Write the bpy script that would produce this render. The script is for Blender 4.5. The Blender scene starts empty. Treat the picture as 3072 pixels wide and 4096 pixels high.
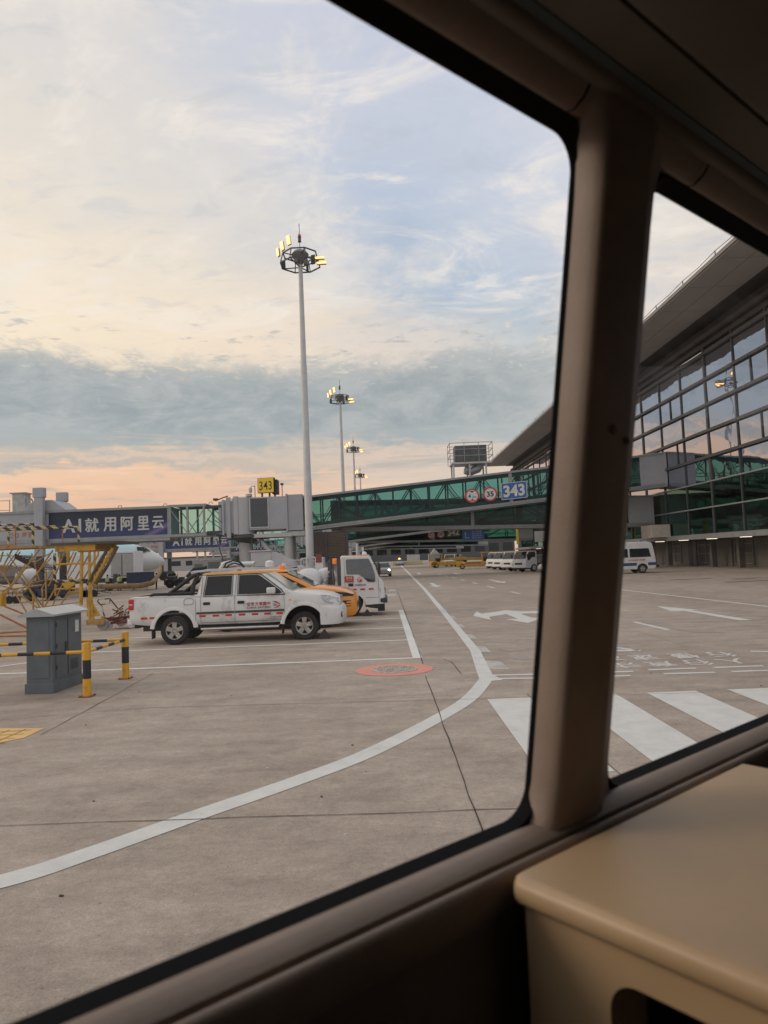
import bpy, bmesh, math, random
from mathutils import Vector, Matrix
random.seed(7)
sc = bpy.context.scene
COL = sc.collection
R = math.radians
# ------------------------------------------------------------------ camera
F_PX = 2840.0; CAM_H = 1.95; PITCH = R(3.67); ROLL = R(2.3)
_X = Vector((1, 0, 0)); _U = Vector((0, -math.sin(PITCH), math.cos(PITCH))); _F = Vector((0, math.cos(PITCH), math.sin(PITCH)))
_R = _X*math.cos(ROLL) - _U*math.sin(ROLL); _UP = _X*math.sin(ROLL) + _U*math.cos(ROLL)
cam = bpy.data.cameras.new('camera'); camo = bpy.data.objects.new('camera', cam); COL.objects.link(camo)
cam.sensor_fit = 'VERTICAL'; cam.sensor_height = 36; cam.lens = 36*F_PX/4096
cam.clip_start = 0.02; cam.clip_end = 3000
m3 = Matrix((_R, _UP, -_F)).transposed().to_4x4(); m3.translation = Vector((0, 0, CAM_H)); camo.matrix_world = m3
cam.dof.use_dof = True; cam.dof.focus_distance = 22; cam.dof.aperture_fstop = 6.5
sc.camera = camo
def ray(x, y):
    return _R*((x-1536)/F_PX) - _UP*((y-2048)/F_PX) + _F
def gp(x, y, z=0):
    d = ray(x, y); return Vector((0, 0, CAM_H)) + d*((z-CAM_H)/d.z)
def at(x, y, Y):
    d = ray(x, y); return Vector((0, 0, CAM_H)) + d*(Y/d.y)
def S(r, g, b):
    f = lambda c: (c/255/12.92) if c/255 <= .04045 else ((c/255+.055)/1.055)**2.4
    return (f(r), f(g), f(b))
# ------------------------------------------------------------------ sky, sun, exposure
SUN_EL = R(24); SUN_AZ = R(-88)
w = bpy.data.worlds.new('World'); sc.world = w; w.use_nodes = True
nt = w.node_tree; nt.nodes.clear(); N = nt.nodes; L = nt.links
def nd(t, **k):
    n = N.new(t)
    for a, b in k.items(): setattr(n, a, b)
    return n
def mth(op, a, b=None, c=None, clamp=False):
    n = nd('ShaderNodeMath', operation=op, use_clamp=clamp)
    for i, v in enumerate((a, b, c)):
        if v is None: continue
        if isinstance(v, (int, float)): n.inputs[i].default_value = v
        else: L.new(v, n.inputs[i])
    return n.outputs[0]
def vmt(op, a, b=None, c=None):
    n = nd('ShaderNodeVectorMath', operation=op)
    for i, v in enumerate((a, b, c)):
        if v is None: continue
        if isinstance(v, (tuple, list)): n.inputs[i].default_value = v
        else: L.new(v, n.inputs[i])
    return n
tc = nd('ShaderNodeTexCoord'); sep = nd('ShaderNodeSeparateXYZ'); L.new(tc.outputs['Generated'], sep.inputs[0])
dx, dy, dz = sep.outputs
el = mth('MULTIPLY', mth('ARCSINE', dz), 180/math.pi)
az = mth('MULTIPLY', mth('ARCTAN2', dx, dy), 180/math.pi)
comb = nd('ShaderNodeCombineXYZ'); L.new(az, comb.inputs[0]); L.new(el, comb.inputs[1])
def noise(vec, scale, detail=5, rough=.55, sc3=(1, 1, 1), rot=0, off=(0, 0, 0), dist=0):
    mp = nd('ShaderNodeMapping'); mp.inputs['Scale'].default_value = sc3; mp.inputs['Rotation'].default_value = (0, 0, rot); mp.inputs['Location'].default_value = off
    L.new(vec, mp.inputs[0]); n = nd('ShaderNodeTexNoise'); n.inputs['Scale'].default_value = scale; n.inputs['Detail'].default_value = detail
    n.inputs['Roughness'].default_value = rough; n.inputs['Distortion'].default_value = dist; L.new(mp.outputs[0], n.inputs['Vector']); return n
# warp the (azimuth, elevation) coordinate so that cloud edges are ragged
wn = noise(comb.outputs[0], .11, 6, .62, (1, 2.0, 1), 0)
wn2 = noise(comb.outputs[0], .55, 5, .65, (1, 2.4, 1), R(12), (9, 3, 0))
sub = vmt('SUBTRACT', wn.outputs['Color'], (.5, .5, .5)); mu = vmt('MULTIPLY', sub.outputs[0], (12, 5.2, 0))
sub2 = vmt('SUBTRACT', wn2.outputs['Color'], (.5, .5, .5)); mu2 = vmt('MULTIPLY', sub2.outputs[0], (5.0, 2.9, 0))
P = vmt('ADD', vmt('ADD', comb.outputs[0], mu.outputs[0]).outputs[0], mu2.outputs[0]).outputs[0]
SKY = [  # azimuth/elevation sample measured at (px, py), colour, spread in degrees (az, el)
 (0, 0, 222,217,214, 6,6), (250, 60, 221,217,216, 6,6), (420, 20, 196,202,218, 4,3), (560, 90, 206,209,221, 5,5), (720, 60, 198,204,222, 5,5),
 (0, 220, 226,220,212, 6,6), (300, 230, 222,218,216, 6,6), (600, 220, 212,213,221, 6,5), (850, 230, 200,206,222, 5,5), (1060, 330, 204,209,223, 5,5), (1180, 380, 212,215,226, 4,4),
 (0, 400, 238,227,212, 6,5), (300, 400, 226,220,212, 6,5), (560, 400, 219,217,216, 5,5), (760, 420, 196,204,219, 4,5), (980, 430, 192,202,218, 5,4), (1170, 470, 206,211,224, 4,3.5),
 (0, 560, 249,233,210, 6,5), (300, 560, 238,226,210, 6,5), (600, 560, 224,217,209, 4,4), (830, 530, 166,186,210, 3.6,5), (920, 620, 163,185,209, 3,3), (1060, 560, 184,198,216, 3.5,2.6), (1160, 560, 200,207,219, 3,3),
 (0, 670, 251,234,208, 6,3.5), (250, 680, 248,230,205, 6,3.5), (500, 670, 243,226,205, 6,3), (730, 690, 234,221,205, 4,3.2), (880, 690, 214,211,206, 2.6,2), (1040, 690, 189,198,206, 3.4,1.7), (1160, 630, 166,186,206, 2,1.8), (1180, 690, 186,196,202, 3,2),
 (60, 725, 247,229,203, 6,1.6), (350, 730, 249,228,201, 6,1.6), (620, 735, 243,223,202, 5,1.6), (880, 745, 236,219,203, 4,1.8), (1100, 760, 214,211,206, 3.5,1.8),
 (0, 830, 176,181,183, 6,1.3), (250, 835, 167,175,177, 7,1.7), (560, 850, 163,172,175, 7,1.9), (860, 860, 165,174,177, 6,1.9), (1120, 850, 181,187,187, 4,1.5), (1170, 800, 196,198,195, 3,1),
 (0, 915, 170,178,180, 6,1.6), (300, 915, 168,176,178, 7,1.5), (600, 925, 166,175,177, 7,1.4), (880, 930, 168,177,180, 6,1.3), (1120, 930, 180,186,187, 5,1.2),
 (40, 975, 205,190,176, 6,.7), (280, 985, 232,203,178, 6,.45), (560, 975, 214,196,180, 6,.7), (850, 985, 228,203,184, 6,.7), (1110, 975, 208,198,188, 5,1),
 (0, 1000, 176,176,172, 6,.35), (300, 1003, 184,180,173, 6,.35), (640, 1005, 204,190,176, 6,.5), (900, 1020, 222,203,187, 6,.9),
 (0, 1035, 244,205,172, 7,.8), (300, 1045, 238,200,170, 7,.8), (560, 1020, 188,182,174, 5,.4), (640, 1050, 222,194,172, 6,.7), (1000, 1050, 218,200,186, 7,1.2),
 (0, 1090, 232,190,160, 8,1.5), (500, 1090, 232,190,164, 8,1.5), (1000, 1110, 214,190,172, 9,2),
 (1450, 500, 222,219,217, 5,5), (1430, 600, 233,222,212, 4,3.5), (1560, 520, 229,218,210, 6,6), (1400, 700, 224,214,206, 5,4)]
acc = None; wsum = None
def add_sample(a0, e0, sa, se, col, wt=1.0):
    global acc, wsum
    d = vmt('MULTIPLY_ADD', P, (1/sa, 1/se, 0), (-a0/sa, -e0/se, 0)).outputs[0]
    dd = vmt('DOT_PRODUCT', d, d).outputs['Value']
    g = mth('POWER', math.exp(-.8), dd)
    if wt != 1.0: g = mth('MULTIPLY', g, wt)
    c3 = nd('ShaderNodeCombineXYZ')
    for i in range(3): L.new(g, c3.inputs[i])
    n = vmt('MULTIPLY_ADD', c3.outputs[0], tuple(col), acc if acc is not None else (0, 0, 0)); acc = n.outputs[0]
    wsum = mth('ADD', g, wsum if wsum is not None else 0.0)
for (px, py, r_, g_, b_, sa, se) in SKY:
    d = ray(px*1.8517, py*1.8517).normalized()
    add_sample(math.degrees(math.atan2(d.x, d.y)), math.degrees(math.asin(d.z)), sa, se, S(r_, g_, b_))
# the rest of the dome (behind, beside and above the photograph)
for a0, e0, sa, se, c, wt in [(-70, 10, 28, 14, (226, 196, 172), .03), (-70, 40, 34, 20, (224, 214, 206), .03), (70, 12, 30, 14, (190, 188, 190), .03), (70, 45, 40, 20, (196, 200, 212), .03),
        (-130, 12, 34, 20, (232, 226, 224), .03), (130, 12, 34, 20, (222, 222, 228), .03), (180, 15, 30, 22, (224, 224, 230), .03), (-180, 15, 30, 22, (224, 224, 230), .03),
        (0, 75, 200, 16, (232, 233, 238), .05), (0, 45, 400, 40, (218, 218, 224), .0002), (-42, 3, 10, 5, (236, 196, 166), .2), (42, 4, 16, 6, (196, 190, 184), .1)]:
    add_sample(a0, e0, sa, se, S(*c), wt)
div = vmt('DIVIDE', acc, None); c3 = nd('ShaderNodeCombineXYZ')
for i in range(3): L.new(wsum, c3.inputs[i])
L.new(c3.outputs[0], div.inputs[1])
# cloud structure: wisps aloft, a ragged grey bank low down, streaks above the horizon
def mixc(f, a, b):
    n = nd('ShaderNodeMix', data_type='RGBA'); L.new(f, n.inputs['Factor'])
    for k, v in (('A', a), ('B', b)):
        if isinstance(v, tuple): n.inputs[k].default_value = (*v, 1)
        else: L.new(v, n.inputs[k])
    return n.outputs['Result']
def ss(x, a, b, amp=1.0):
    n = nd('ShaderNodeMapRange', interpolation_type='SMOOTHSTEP'); L.new(x, n.inputs[0]); n.inputs[1].default_value = a; n.inputs[2].default_value = b; n.inputs[3].default_value = 0; n.inputs[4].default_value = amp; return n.outputs[0]
dome = nd('ShaderNodeCombineXYZ'); zz = mth('ADD', mth('MAXIMUM', dz, 0.0), .16)
L.new(mth('DIVIDE', dx, zz), dome.inputs[0]); L.new(mth('DIVIDE', dy, zz), dome.inputs[1])
n1 = noise(dome.outputs[0], 2.1, 9, .66, (1.0, 2.1, 1), R(38), (3, 1, 0), .9).outputs[0]
n2 = noise(dome.outputs[0], 6.0, 7, .62, (1.0, 1.8, 1), R(24), (7, 2, 0), .6).outputs[0]
n5 = noise(comb.outputs[0], .085, 7, .66, (1, 1.5, 1), R(-28), (2, 7, 0), .7).outputs[0]
hi = ss(el, 14, 21); cool = mth('MULTIPLY', hi, ss(az, -22, 6)); cool = mth('MAXIMUM', cool, mth('MULTIPLY', hi, .30))
col = div.outputs[0]
col = mixc(mth('MULTIPLY', ss(n1, .50, .30, .50), cool), col, S(186, 196, 212))
col = mixc(mth('MULTIPLY', ss(n5, .50, .68, .62), hi), col, S(236, 229, 222))
col = mixc(mth('MULTIPLY', ss(n1, .50, .66, .66), hi), col, S(246, 237, 227))
col = mixc(mth('MULTIPLY', ss(n2, .48, .32, .26), hi), col, S(178, 188, 200))
col = mixc(mth('MULTIPLY', ss(n2, .55, .74, .28), hi), col, S(244, 238, 230))
# ragged bank
b1 = noise(comb.outputs[0], .16, 8, .68, (1, 2.2, 1), R(6), (1, 2, 0), .5).outputs[0]
b2 = noise(comb.outputs[0], .55, 7, .66, (1, 2.6, 1), R(-5), (4, 9, 0), .5).outputs[0]
bn = mth('ADD', mth('MULTIPLY', mth('SUBTRACT', b1, .5), 7.5), mth('MULTIPLY', mth('SUBTRACT', b2, .5), 4.2))
fwd = ss(mth('ABSOLUTE', az), 80, 50)
edge = mth('ADD', bn, mth('ADD', 15.9, mth('MULTIPLY', mth('SINE', mth('MULTIPLY', az, .17)), .5)))
top = ss(mth('SUBTRACT', edge, el), -.7, 1.7)
s1 = noise(comb.outputs[0], .13, 7, .62, (.55, 7.5, 1), R(-1.5), (0, 5, 0), .4).outputs[0]
bot = ss(mth('ADD', mth('SUBTRACT', el, 10.2), mth('MULTIPLY', mth('SUBTRACT', s1, .5), 5.5)), -.5, .6)
hole = mth('SUBTRACT', 1.0, mth('MULTIPLY', ss(b2, .54, .70, .75), ss(el, 12.5, 15.5)))
bank = mth('MULTIPLY', mth('MULTIPLY', mth('MULTIPLY', top, bot), fwd), hole)
bcol = mixc(ss(b1, .34, .66), S(152, 162, 167), S(182, 185, 186)); bcol = mixc(ss(b2, .5, .75, .35), bcol, S(198, 198, 193))
bcol = mixc(ss(az, 6, 18, .45), bcol, S(196, 199, 197))
col = mixc(mth('MULTIPLY', bank, .93), col, bcol)
rim = mth('MULTIPLY', mth('MULTIPLY', ss(b2, .58, .70), ss(mth('ABSOLUTE', mth('SUBTRACT', edge, el)), 2.4, .2)), .45)
col = mixc(rim, col, S(248, 226, 200))
puff = mth('MULTIPLY', mth('MULTIPLY', ss(noise(comb.outputs[0], .42, 7, .66, (.8, 3.2, 1), R(4), (8, 8, 0), .3).outputs[0], .56, .68), mth('MULTIPLY', ss(el, 19.6, 17.6), ss(el, 12, 15))), mth('MULTIPLY', fwd, .75))
col = mixc(puff, col, S(180, 182, 182))
# streaks near the horizon
lo = mth('MULTIPLY', ss(el, 11.5, 9.0), ss(el, 1.0, 4.0))
col = mixc(mth('MULTIPLY', mth('MULTIPLY', ss(s1, .53, .66, .75), lo), fwd), col, S(180, 178, 174))
s2 = noise(comb.outputs[0], .22, 6, .6, (.4, 6, 1), R(2), (3, 1, 0), .3).outputs[0]
col = mixc(mth('MULTIPLY', mth('MULTIPLY', ss(s2, .55, .70, .5), ss(el, 11, 8.5)), fwd), col, S(252, 214, 178))
scl = nd('ShaderNodeVectorMath', operation='SCALE'); L.new(col, scl.inputs[0]); scl.inputs['Scale'].default_value = 1.065
tint = scl
bgc = nd('ShaderNodeBackground'); L.new(tint.outputs[0], bgc.inputs[0]); bgc.inputs[1].default_value = 1.0
sky = nd('ShaderNodeTexSky'); sky.sky_type = 'NISHITA'; sky.sun_disc = False; sky.sun_elevation = SUN_EL; sky.sun_rotation = SUN_AZ
bgs = nd('ShaderNodeBackground'); L.new(sky.outputs[0], bgs.inputs[0]); bgs.inputs[1].default_value = .06
mxs = nd('ShaderNodeMixShader'); mxs.inputs[0].default_value = .95; L.new(bgs.outputs[0], mxs.inputs[1]); L.new(bgc.outputs[0], mxs.inputs[2])
wo = nd('ShaderNodeOutputWorld'); L.new(mxs.outputs[0], wo.inputs[0])
sun = bpy.data.lights.new('sun', 'SUN'); sun.energy = .9; sun.angle = R(24); sun.color = (1, .84, .68)
so = bpy.data.objects.new('sun', sun); COL.objects.link(so)
so.rotation_euler = Vector((math.sin(SUN_AZ)*math.cos(SUN_EL), math.cos(SUN_AZ)*math.cos(SUN_EL), math.sin(SUN_EL))).to_track_quat('Z', 'Y').to_euler()
sc.view_settings.view_transform = 'Standard'; sc.view_settings.look = 'None'; sc.view_settings.exposure = 0; sc.view_settings.gamma = 1
sc.cycles.transparent_max_bounces = 32; sc.cycles.max_bounces = 8; sc.cycles.use_denoising = True
sc.cycles.sample_clamp_indirect = 6
# ------------------------------------------------------------------ materials
MATS = {}
def mat(name, col=(.5, .5, .5), rough=.5, metal=0, var=.12, vs=3.0, bump=0, bs=40, spec=.5, emit=None, es=0, coat=0, dirt=None, alpha=None):
    if name in MATS: return MATS[name]
    m = bpy.data.materials.new(name); m.use_nodes = True; t = m.node_tree; b = t.nodes['Principled BSDF']; MATS[name] = m
    b.inputs['Roughness'].default_value = rough; b.inputs['Metallic'].default_value = metal; b.inputs['Specular IOR Level'].default_value = spec
    b.inputs['Coat Weight'].default_value = coat; b.inputs['Coat Roughness'].default_value = .08
    co = t.nodes.new('ShaderNodeTexCoord')
    if emit:
        b.inputs['Emission Color'].default_value = (*emit, 1); b.inputs['Emission Strength'].default_value = es
    n = t.nodes.new('ShaderNodeTexNoise'); n.inputs['Scale'].default_value = vs; n.inputs['Detail'].default_value = 6; n.inputs['Roughness'].default_value = .65
    t.links.new(co.outputs['Object'], n.inputs['Vector'])
    rp = t.nodes.new('ShaderNodeValToRGB'); rp.color_ramp.elements[0].position = .3; rp.color_ramp.elements[1].position = .72
    lo = dirt if dirt else tuple(c*(1-var*1.6) for c in col)
    rp.color_ramp.elements[0].color = (*lo, 1); rp.color_ramp.elements[1].color = (*[min(1, c*(1+var*.5)) for c in col], 1)
    if dirt:
        e = rp.color_ramp.elements.new(.46); e.color = (*col, 1)
    t.links.new(n.outputs[0], rp.inputs[0]); t.links.new(rp.outputs[0], b.inputs['Base Color'])
    if bump:
        n2 = t.nodes.new('ShaderNodeTexNoise'); n2.inputs['Scale'].default_value = bs; n2.inputs['Detail'].default_value = 4
        t.links.new(co.outputs['Object'], n2.inputs['Vector']); bp = t.nodes.new('ShaderNodeBump'); bp.inputs['Strength'].default_value = bump; bp.inputs['Distance'].default_value = .01
        t.links.new(n2.outputs[0], bp.inputs['Height']); t.links.new(bp.outputs[0], b.inputs['Normal'])
    return m
def glass(name, col=(.2, .55, .45), gloss=.12, rough=.02, wav=0, gcol=(1, 1, 1), fk=1.0):
    if name in MATS: return MATS[name]
    m = bpy.data.materials.new(name); m.use_nodes = True; t = m.node_tree; t.nodes.clear(); MATS[name] = m
    o = t.nodes.new('ShaderNodeOutputMaterial'); mx = t.nodes.new('ShaderNodeMixShader'); tr = t.nodes.new('ShaderNodeBsdfTransparent'); gl = t.nodes.new('ShaderNodeBsdfGlossy')
    tr.inputs[0].default_value = (*col, 1); gl.inputs['Roughness'].default_value = rough; gl.inputs['Color'].default_value = (*gcol, 1)
    ge = t.nodes.new('ShaderNodeNewGeometry'); dt = t.nodes.new('ShaderNodeVectorMath'); dt.operation = 'DOT_PRODUCT'; t.links.new(ge.outputs['Incoming'], dt.inputs[0]); t.links.new(ge.outputs['Normal'], dt.inputs[1])
    def M_(op, a, b=None):
        n = t.nodes.new('ShaderNodeMath'); n.operation = op
        for i, v in enumerate((a, b)):
            if v is None: continue
            if isinstance(v, (int, float)): n.inputs[i].default_value = v
            else: t.links.new(v, n.inputs[i])
        return n.outputs[0]
    sch = M_('MULTIPLY_ADD', M_('POWER', M_('SUBTRACT', 1.0, M_('ABSOLUTE', dt.outputs['Value'])), 5.0), .94*fk); sch.node.inputs[2].default_value = gloss
    ad = t.nodes.new('ShaderNodeMath'); ad.operation = 'MINIMUM'; ad.inputs[1].default_value = 1.0; t.links.new(sch, ad.inputs[0])
    t.links.new(ad.outputs[0], mx.inputs[0]); t.links.new(tr.outputs[0], mx.inputs[1]); t.links.new(gl.outputs[0], mx.inputs[2]); t.links.new(mx.outputs[0], o.inputs[0])
    if wav:
        co = t.nodes.new('ShaderNodeTexCoord'); n2 = t.nodes.new('ShaderNodeTexNoise'); n2.inputs['Scale'].default_value = .8; n2.inputs['Detail'].default_value = .5; t.links.new(co.outputs['Object'], n2.inputs['Vector'])
        bp = t.nodes.new('ShaderNodeBump'); bp.inputs['Strength'].default_value = wav; bp.inputs['Distance'].default_value = .1; t.links.new(n2.outputs[0], bp.inputs['Height']); t.links.new(bp.outputs[0], gl.inputs['Normal'])
    return m
def stripe(name, a, b, k=6.0, axis=(0, 0, 1), rough=.6):
    if name in MATS: return MATS[name]
    m = mat(name, a, rough); t = m.node_tree; bs = t.nodes['Principled BSDF']
    co = t.nodes.new('ShaderNodeTexCoord'); d = t.nodes.new('ShaderNodeVectorMath'); d.operation = 'DOT_PRODUCT'; d.inputs[1].default_value = axis; t.links.new(co.outputs['Object'], d.inputs[0])
    mu_ = t.nodes.new('ShaderNodeMath'); mu_.operation = 'MULTIPLY'; mu_.inputs[1].default_value = k; t.links.new(d.outputs['Value'], mu_.inputs[0])
    f = t.nodes.new('ShaderNodeMath'); f.operation = 'FRACT'; t.links.new(mu_.outputs[0], f.inputs[0])
    g = t.nodes.new('ShaderNodeMath'); g.operation = 'GREATER_THAN'; g.inputs[1].default_value = .5; t.links.new(f.outputs[0], g.inputs[0])
    mx = t.nodes.new('ShaderNodeMix'); mx.data_type = 'RGBA'; t.links.new(g.outputs[0], mx.inputs['Factor'])
    src = bs.inputs['Base Color'].links[0].from_socket; t.links.new(src, mx.inputs['A']); mx.inputs['B'].default_value = (*b, 1); t.links.new(mx.outputs['Result'], bs.inputs['Base Color'])
    return m
WHITE = mat('white_paint', (.62, .61, .59), .42, var=.1, vs=2.2, coat=.25, dirt=(.40, .37, .33))
WHITE2 = mat('white_truck_paint', (.66, .66, .65), .4, var=.07, vs=1.5, coat=.2)
ORANGE = mat('orange_paint', (.72, .27, .02), .3, var=.06, coat=.6)
BLACK = mat('black_plastic', (.018, .018, .019), .55, var=.3)
RUBBER = mat('rubber', (.022, .021, .021), .85, var=.3, vs=8, bump=.2)
DGLASS = mat('dark_tinted_glass', (.010, .012, .014), .06, spec=.42, var=.1)
CLEARW = mat('windscreen_glass', (.03, .036, .04), .06, spec=.6, var=.3)
CHROME = mat('chrome', (.55, .55, .55), .18, metal=1, var=.1)
RIM = mat('cast_alloy', (.50, .46, .41), .5, metal=.25, var=.35, vs=12)
RED = mat('red_reflector', (.55, .02, .02), .35, var=.1)
AMBER = mat('amber_lens', (.85, .22, .02), .2, var=.1, emit=(1, .25, .02), es=.15)
LAMPG = mat('headlight_lens', (.55, .56, .56), .08, var=.4, vs=25, coat=1)
YEL = mat('yellow_paint', (.50, .275, .03), .55, var=.25, vs=5, dirt=(.22, .12, .03))
YELD = mat('weathered_yellow_paint', (.36, .215, .06), .6, var=.3, vs=6, dirt=(.15, .08, .03))
RUST = mat('rusty_red_paint', (.26, .07, .03), .7, var=.4, vs=7)
STEEL = mat('galvanised_steel', (.34, .35, .36), .45, metal=.35, var=.15, vs=4)
DSTEEL = mat('dark_steel', (.07, .075, .08), .55, metal=.2, var=.25, vs=3)
BGREY = mat('bridge_grey_panel', (.36, .37, .39), .5, var=.08, vs=1.1)
LGREY = mat('light_grey_paint', (.48, .48, .48), .5, var=.1, vs=1.3)
TRIMG = mat('grey_aluminium_trim', (.30, .31, .31), .45, metal=.3, var=.15, vs=2)
CABG = mat('grey_cabinet_paint', (.115, .135, .15), .5, var=.14, vs=3, bump=.05)
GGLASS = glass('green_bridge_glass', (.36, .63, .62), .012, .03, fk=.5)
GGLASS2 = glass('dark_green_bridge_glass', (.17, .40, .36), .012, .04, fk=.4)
BUSG = glass('bus_window_glass', (.985, .985, .975), .004, .0, fk=.5)
def smear(m):      # faint wiping marks and dust on the pane
    t = m.node_tree; o = [n for n in t.nodes if n.type == 'OUTPUT_MATERIAL'][0]; src = o.inputs[0].links[0].from_socket
    co = t.nodes.new('ShaderNodeTexCoord'); mp = t.nodes.new('ShaderNodeMapping'); mp.inputs['Scale'].default_value = (1, 1, 5); mp.inputs['Rotation'].default_value = (.4, .3, 0); t.links.new(co.outputs['Object'], mp.inputs[0])
    n = t.nodes.new('ShaderNodeTexNoise'); n.inputs['Scale'].default_value = 5; n.inputs['Detail'].default_value = 8; n.inputs['Roughness'].default_value = .7; t.links.new(mp.outputs[0], n.inputs['Vector'])
    r_ = t.nodes.new('ShaderNodeMapRange'); t.links.new(n.outputs[0], r_.inputs[0]); r_.inputs[1].default_value = .45; r_.inputs[2].default_value = .8; r_.inputs[3].default_value = .004; r_.inputs[4].default_value = .035
    tl = t.nodes.new('ShaderNodeBsdfTranslucent'); tl.inputs[0].default_value = (.8, .78, .74, 1); mx = t.nodes.new('ShaderNodeMixShader')
    t.links.new(r_.outputs[0], mx.inputs[0]); t.links.new(src, mx.inputs[1]); t.links.new(tl.outputs[0], mx.inputs[2]); t.links.new(mx.outputs[0], o.inputs[0])
smear(MATS['bus_window_glass']) if 'bus_window_glass' in MATS else None
CURT = glass('curtain_wall_glass', (.10, .17, .16), .62, .015, .09, (.76, .80, .92))
CURTG = glass('lower_curtain_wall_glass', (.10, .32, .26), .14, .03, .05, (.45, .85, .75))
LIT = mat('lit_floodlight', (1, .8, .5), .4, emit=(1, .58, .18), es=2.5)
HALO = mat('floodlight_halo_glow', (1, .5, .1), .4, emit=(1, .36, .05), es=1.6)  # orange emission painted in for the halo round lit lamps
STRIP = mat('lit_strip_lamp', (1, .9, .75), .4, emit=(1, .86, .66), es=1.8)
SKINM = mat('skin', (.42, .25, .17), .6)
# ------------------------------------------------------------------ mesh helpers
class MB:
    def __init__(s): s.v = []; s.f = []; s.m = []
    def add(s, vs, fs, m=0):
        o = len(s.v); s.v += [tuple(v) for v in vs]; s.f += [tuple(o+i for i in f) for f in fs]; s.m += [m]*len(fs)
    def box(s, c, d, m=0, rot=None):
        hx, hy, hz = d[0]/2, d[1]/2, d[2]/2
        vs = [Vector((x, y, z)) for x in (-hx, hx) for y in (-hy, hy) for z in (-hz, hz)]
        if rot is not None: vs = [rot @ v for v in vs]
        vs = [v+Vector(c) for v in vs]
        s.add(vs, [(0, 1, 3, 2), (4, 6, 7, 5), (0, 4, 5, 1), (2, 3, 7, 6), (0, 2, 6, 4), (1, 5, 7, 3)], m)
    def bx(s, x0, x1, y0, y1, z0, z1, m=0): s.box(((x0+x1)/2, (y0+y1)/2, (z0+z1)/2), (abs(x1-x0), abs(y1-y0), abs(z1-z0)), m)
    def beam(s, a, b, w_, h_=None, m=0):
        a = Vector(a); b = Vector(b); h_ = h_ or w_; d = (b-a); ln = d.length
        if ln < 1e-6: return
        d.normalize(); up = Vector((0, 0, 1)) if abs(d.z) < .95 else Vector((0, 1, 0)); sd = d.cross(up).normalized(); up = sd.cross(d)
        rot = Matrix((d, sd, up)).transposed(); s.box((a+b)/2, (ln, w_, h_), m, rot)
    def tube(s, pts, r, n=8, m=0, caps=True):
        pts = [Vector(p) for p in pts]; rs = r if isinstance(r, (list, tuple)) else [r]*len(pts); rings = []
        prev = None
        for i, p in enumerate(pts):
            d = (pts[min(i+1, len(pts)-1)]-pts[max(i-1, 0)]).normalized()
            if prev is None:
                up = Vector((0, 0, 1)) if abs(d.z) < .9 else Vector((1, 0, 0)); sd = d.cross(up).normalized()
            else: sd = (prev - d*prev.dot(d)).normalized()
            prev = sd; u2 = d.cross(sd)
            rings.append([p+(sd*math.cos(2*math.pi*k/n)+u2*math.sin(2*math.pi*k/n))*rs[i] for k in range(n)])
        s.loft(rings, m, caps)
    def loft(s, rings, m=0, caps=True, closed=True):
        n = len(rings[0]); vs = [v for r_ in rings for v in r_]; fs = []
        for i in range(len(rings)-1):
            for k in range(n if closed else n-1):
                fs.append((i*n+k, i*n+(k+1) % n, (i+1)*n+(k+1) % n, (i+1)*n+k))
        if caps: fs += [tuple(range(n-1, -1, -1)), tuple((len(rings)-1)*n+k for k in range(n))]
        s.add(vs, fs, m)
    def prism(s, pts, vec, m=0):
        pts = [Vector(p) for p in pts]; n = len(pts); v = Vector(vec)
        s.add(pts+[p+v for p in pts], [tuple(range(n-1, -1, -1)), tuple(range(n, 2*n))]+[(k, (k+1) % n, n+(k+1) % n, n+k) for k in range(n)], m)
    def lathe(s, prof, o, ax, n=20, m=0, caps=True):
        o = Vector(o); ax = Vector(ax).normalized(); t = Vector((0, 0, 1)) if abs(ax.z) < .9 else Vector((1, 0, 0)); a = ax.cross(t).normalized(); b = ax.cross(a)
        s.loft([[o+ax*h+(a*math.cos(2*math.pi*k/n)+b*math.sin(2*math.pi*k/n))*max(r_, 1e-4) for k in range(n)] for r_, h in prof], m, caps)
    def cyl(s, a, b, r0, r1=None, n=14, m=0):
        a = Vector(a); b = Vector(b); s.lathe([(r0, 0), (r0 if r1 is None else r1, (b-a).length)], a, b-a, n, m)
    def quad(s, *p, m=0): s.add(p, [tuple(range(len(p)))], m)
    def build(s, name, mats, parent=None, smooth=30, bevel=0, world=True, seg=2):
        me = bpy.data.meshes.new(name); vs = s.v
        if parent is not None and world:
            o = parent.location; vs = [(x-o.x, y-o.y, z-o.z) for x, y, z in vs]
        me.from_pydata(vs, [], s.f); me.update()
        for q in (mats if isinstance(mats, (list, tuple)) else [mats]): me.materials.append(q)
        me.polygons.foreach_set('material_index', s.m)
        bm = bmesh.new(); bm.from_mesh(me); bmesh.ops.recalc_face_normals(bm, faces=bm.faces); bm.to_mesh(me); bm.free()
        if smooth:
            me.shade_smooth(); me.set_sharp_from_angle(angle=R(smooth))
        o = bpy.data.objects.new(name, me); COL.objects.link(o)
        if parent is not None: o.parent = parent
        if bevel:
            bv = o.modifiers.new('bevel', 'BEVEL'); bv.width = bevel; bv.segments = seg; bv.limit_method = 'ANGLE'; bv.angle_limit = R(35)
        return o
def thing(name, label, cat, loc=(0, 0, 0), group=None, rz=0):
    o = bpy.data.objects.new(name, None); COL.objects.link(o); o.location = loc; o.rotation_euler = (0, 0, rz)
    o['label'] = label; o['category'] = cat
    if group: o['group'] = group
    o.empty_display_size = .3
    return o
def tag(o, label, cat, group=None):
    o['label'] = label; o['category'] = cat
    if group: o['group'] = group
    return o
def struct(o, kind='structure'): o['kind'] = kind; return o
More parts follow.
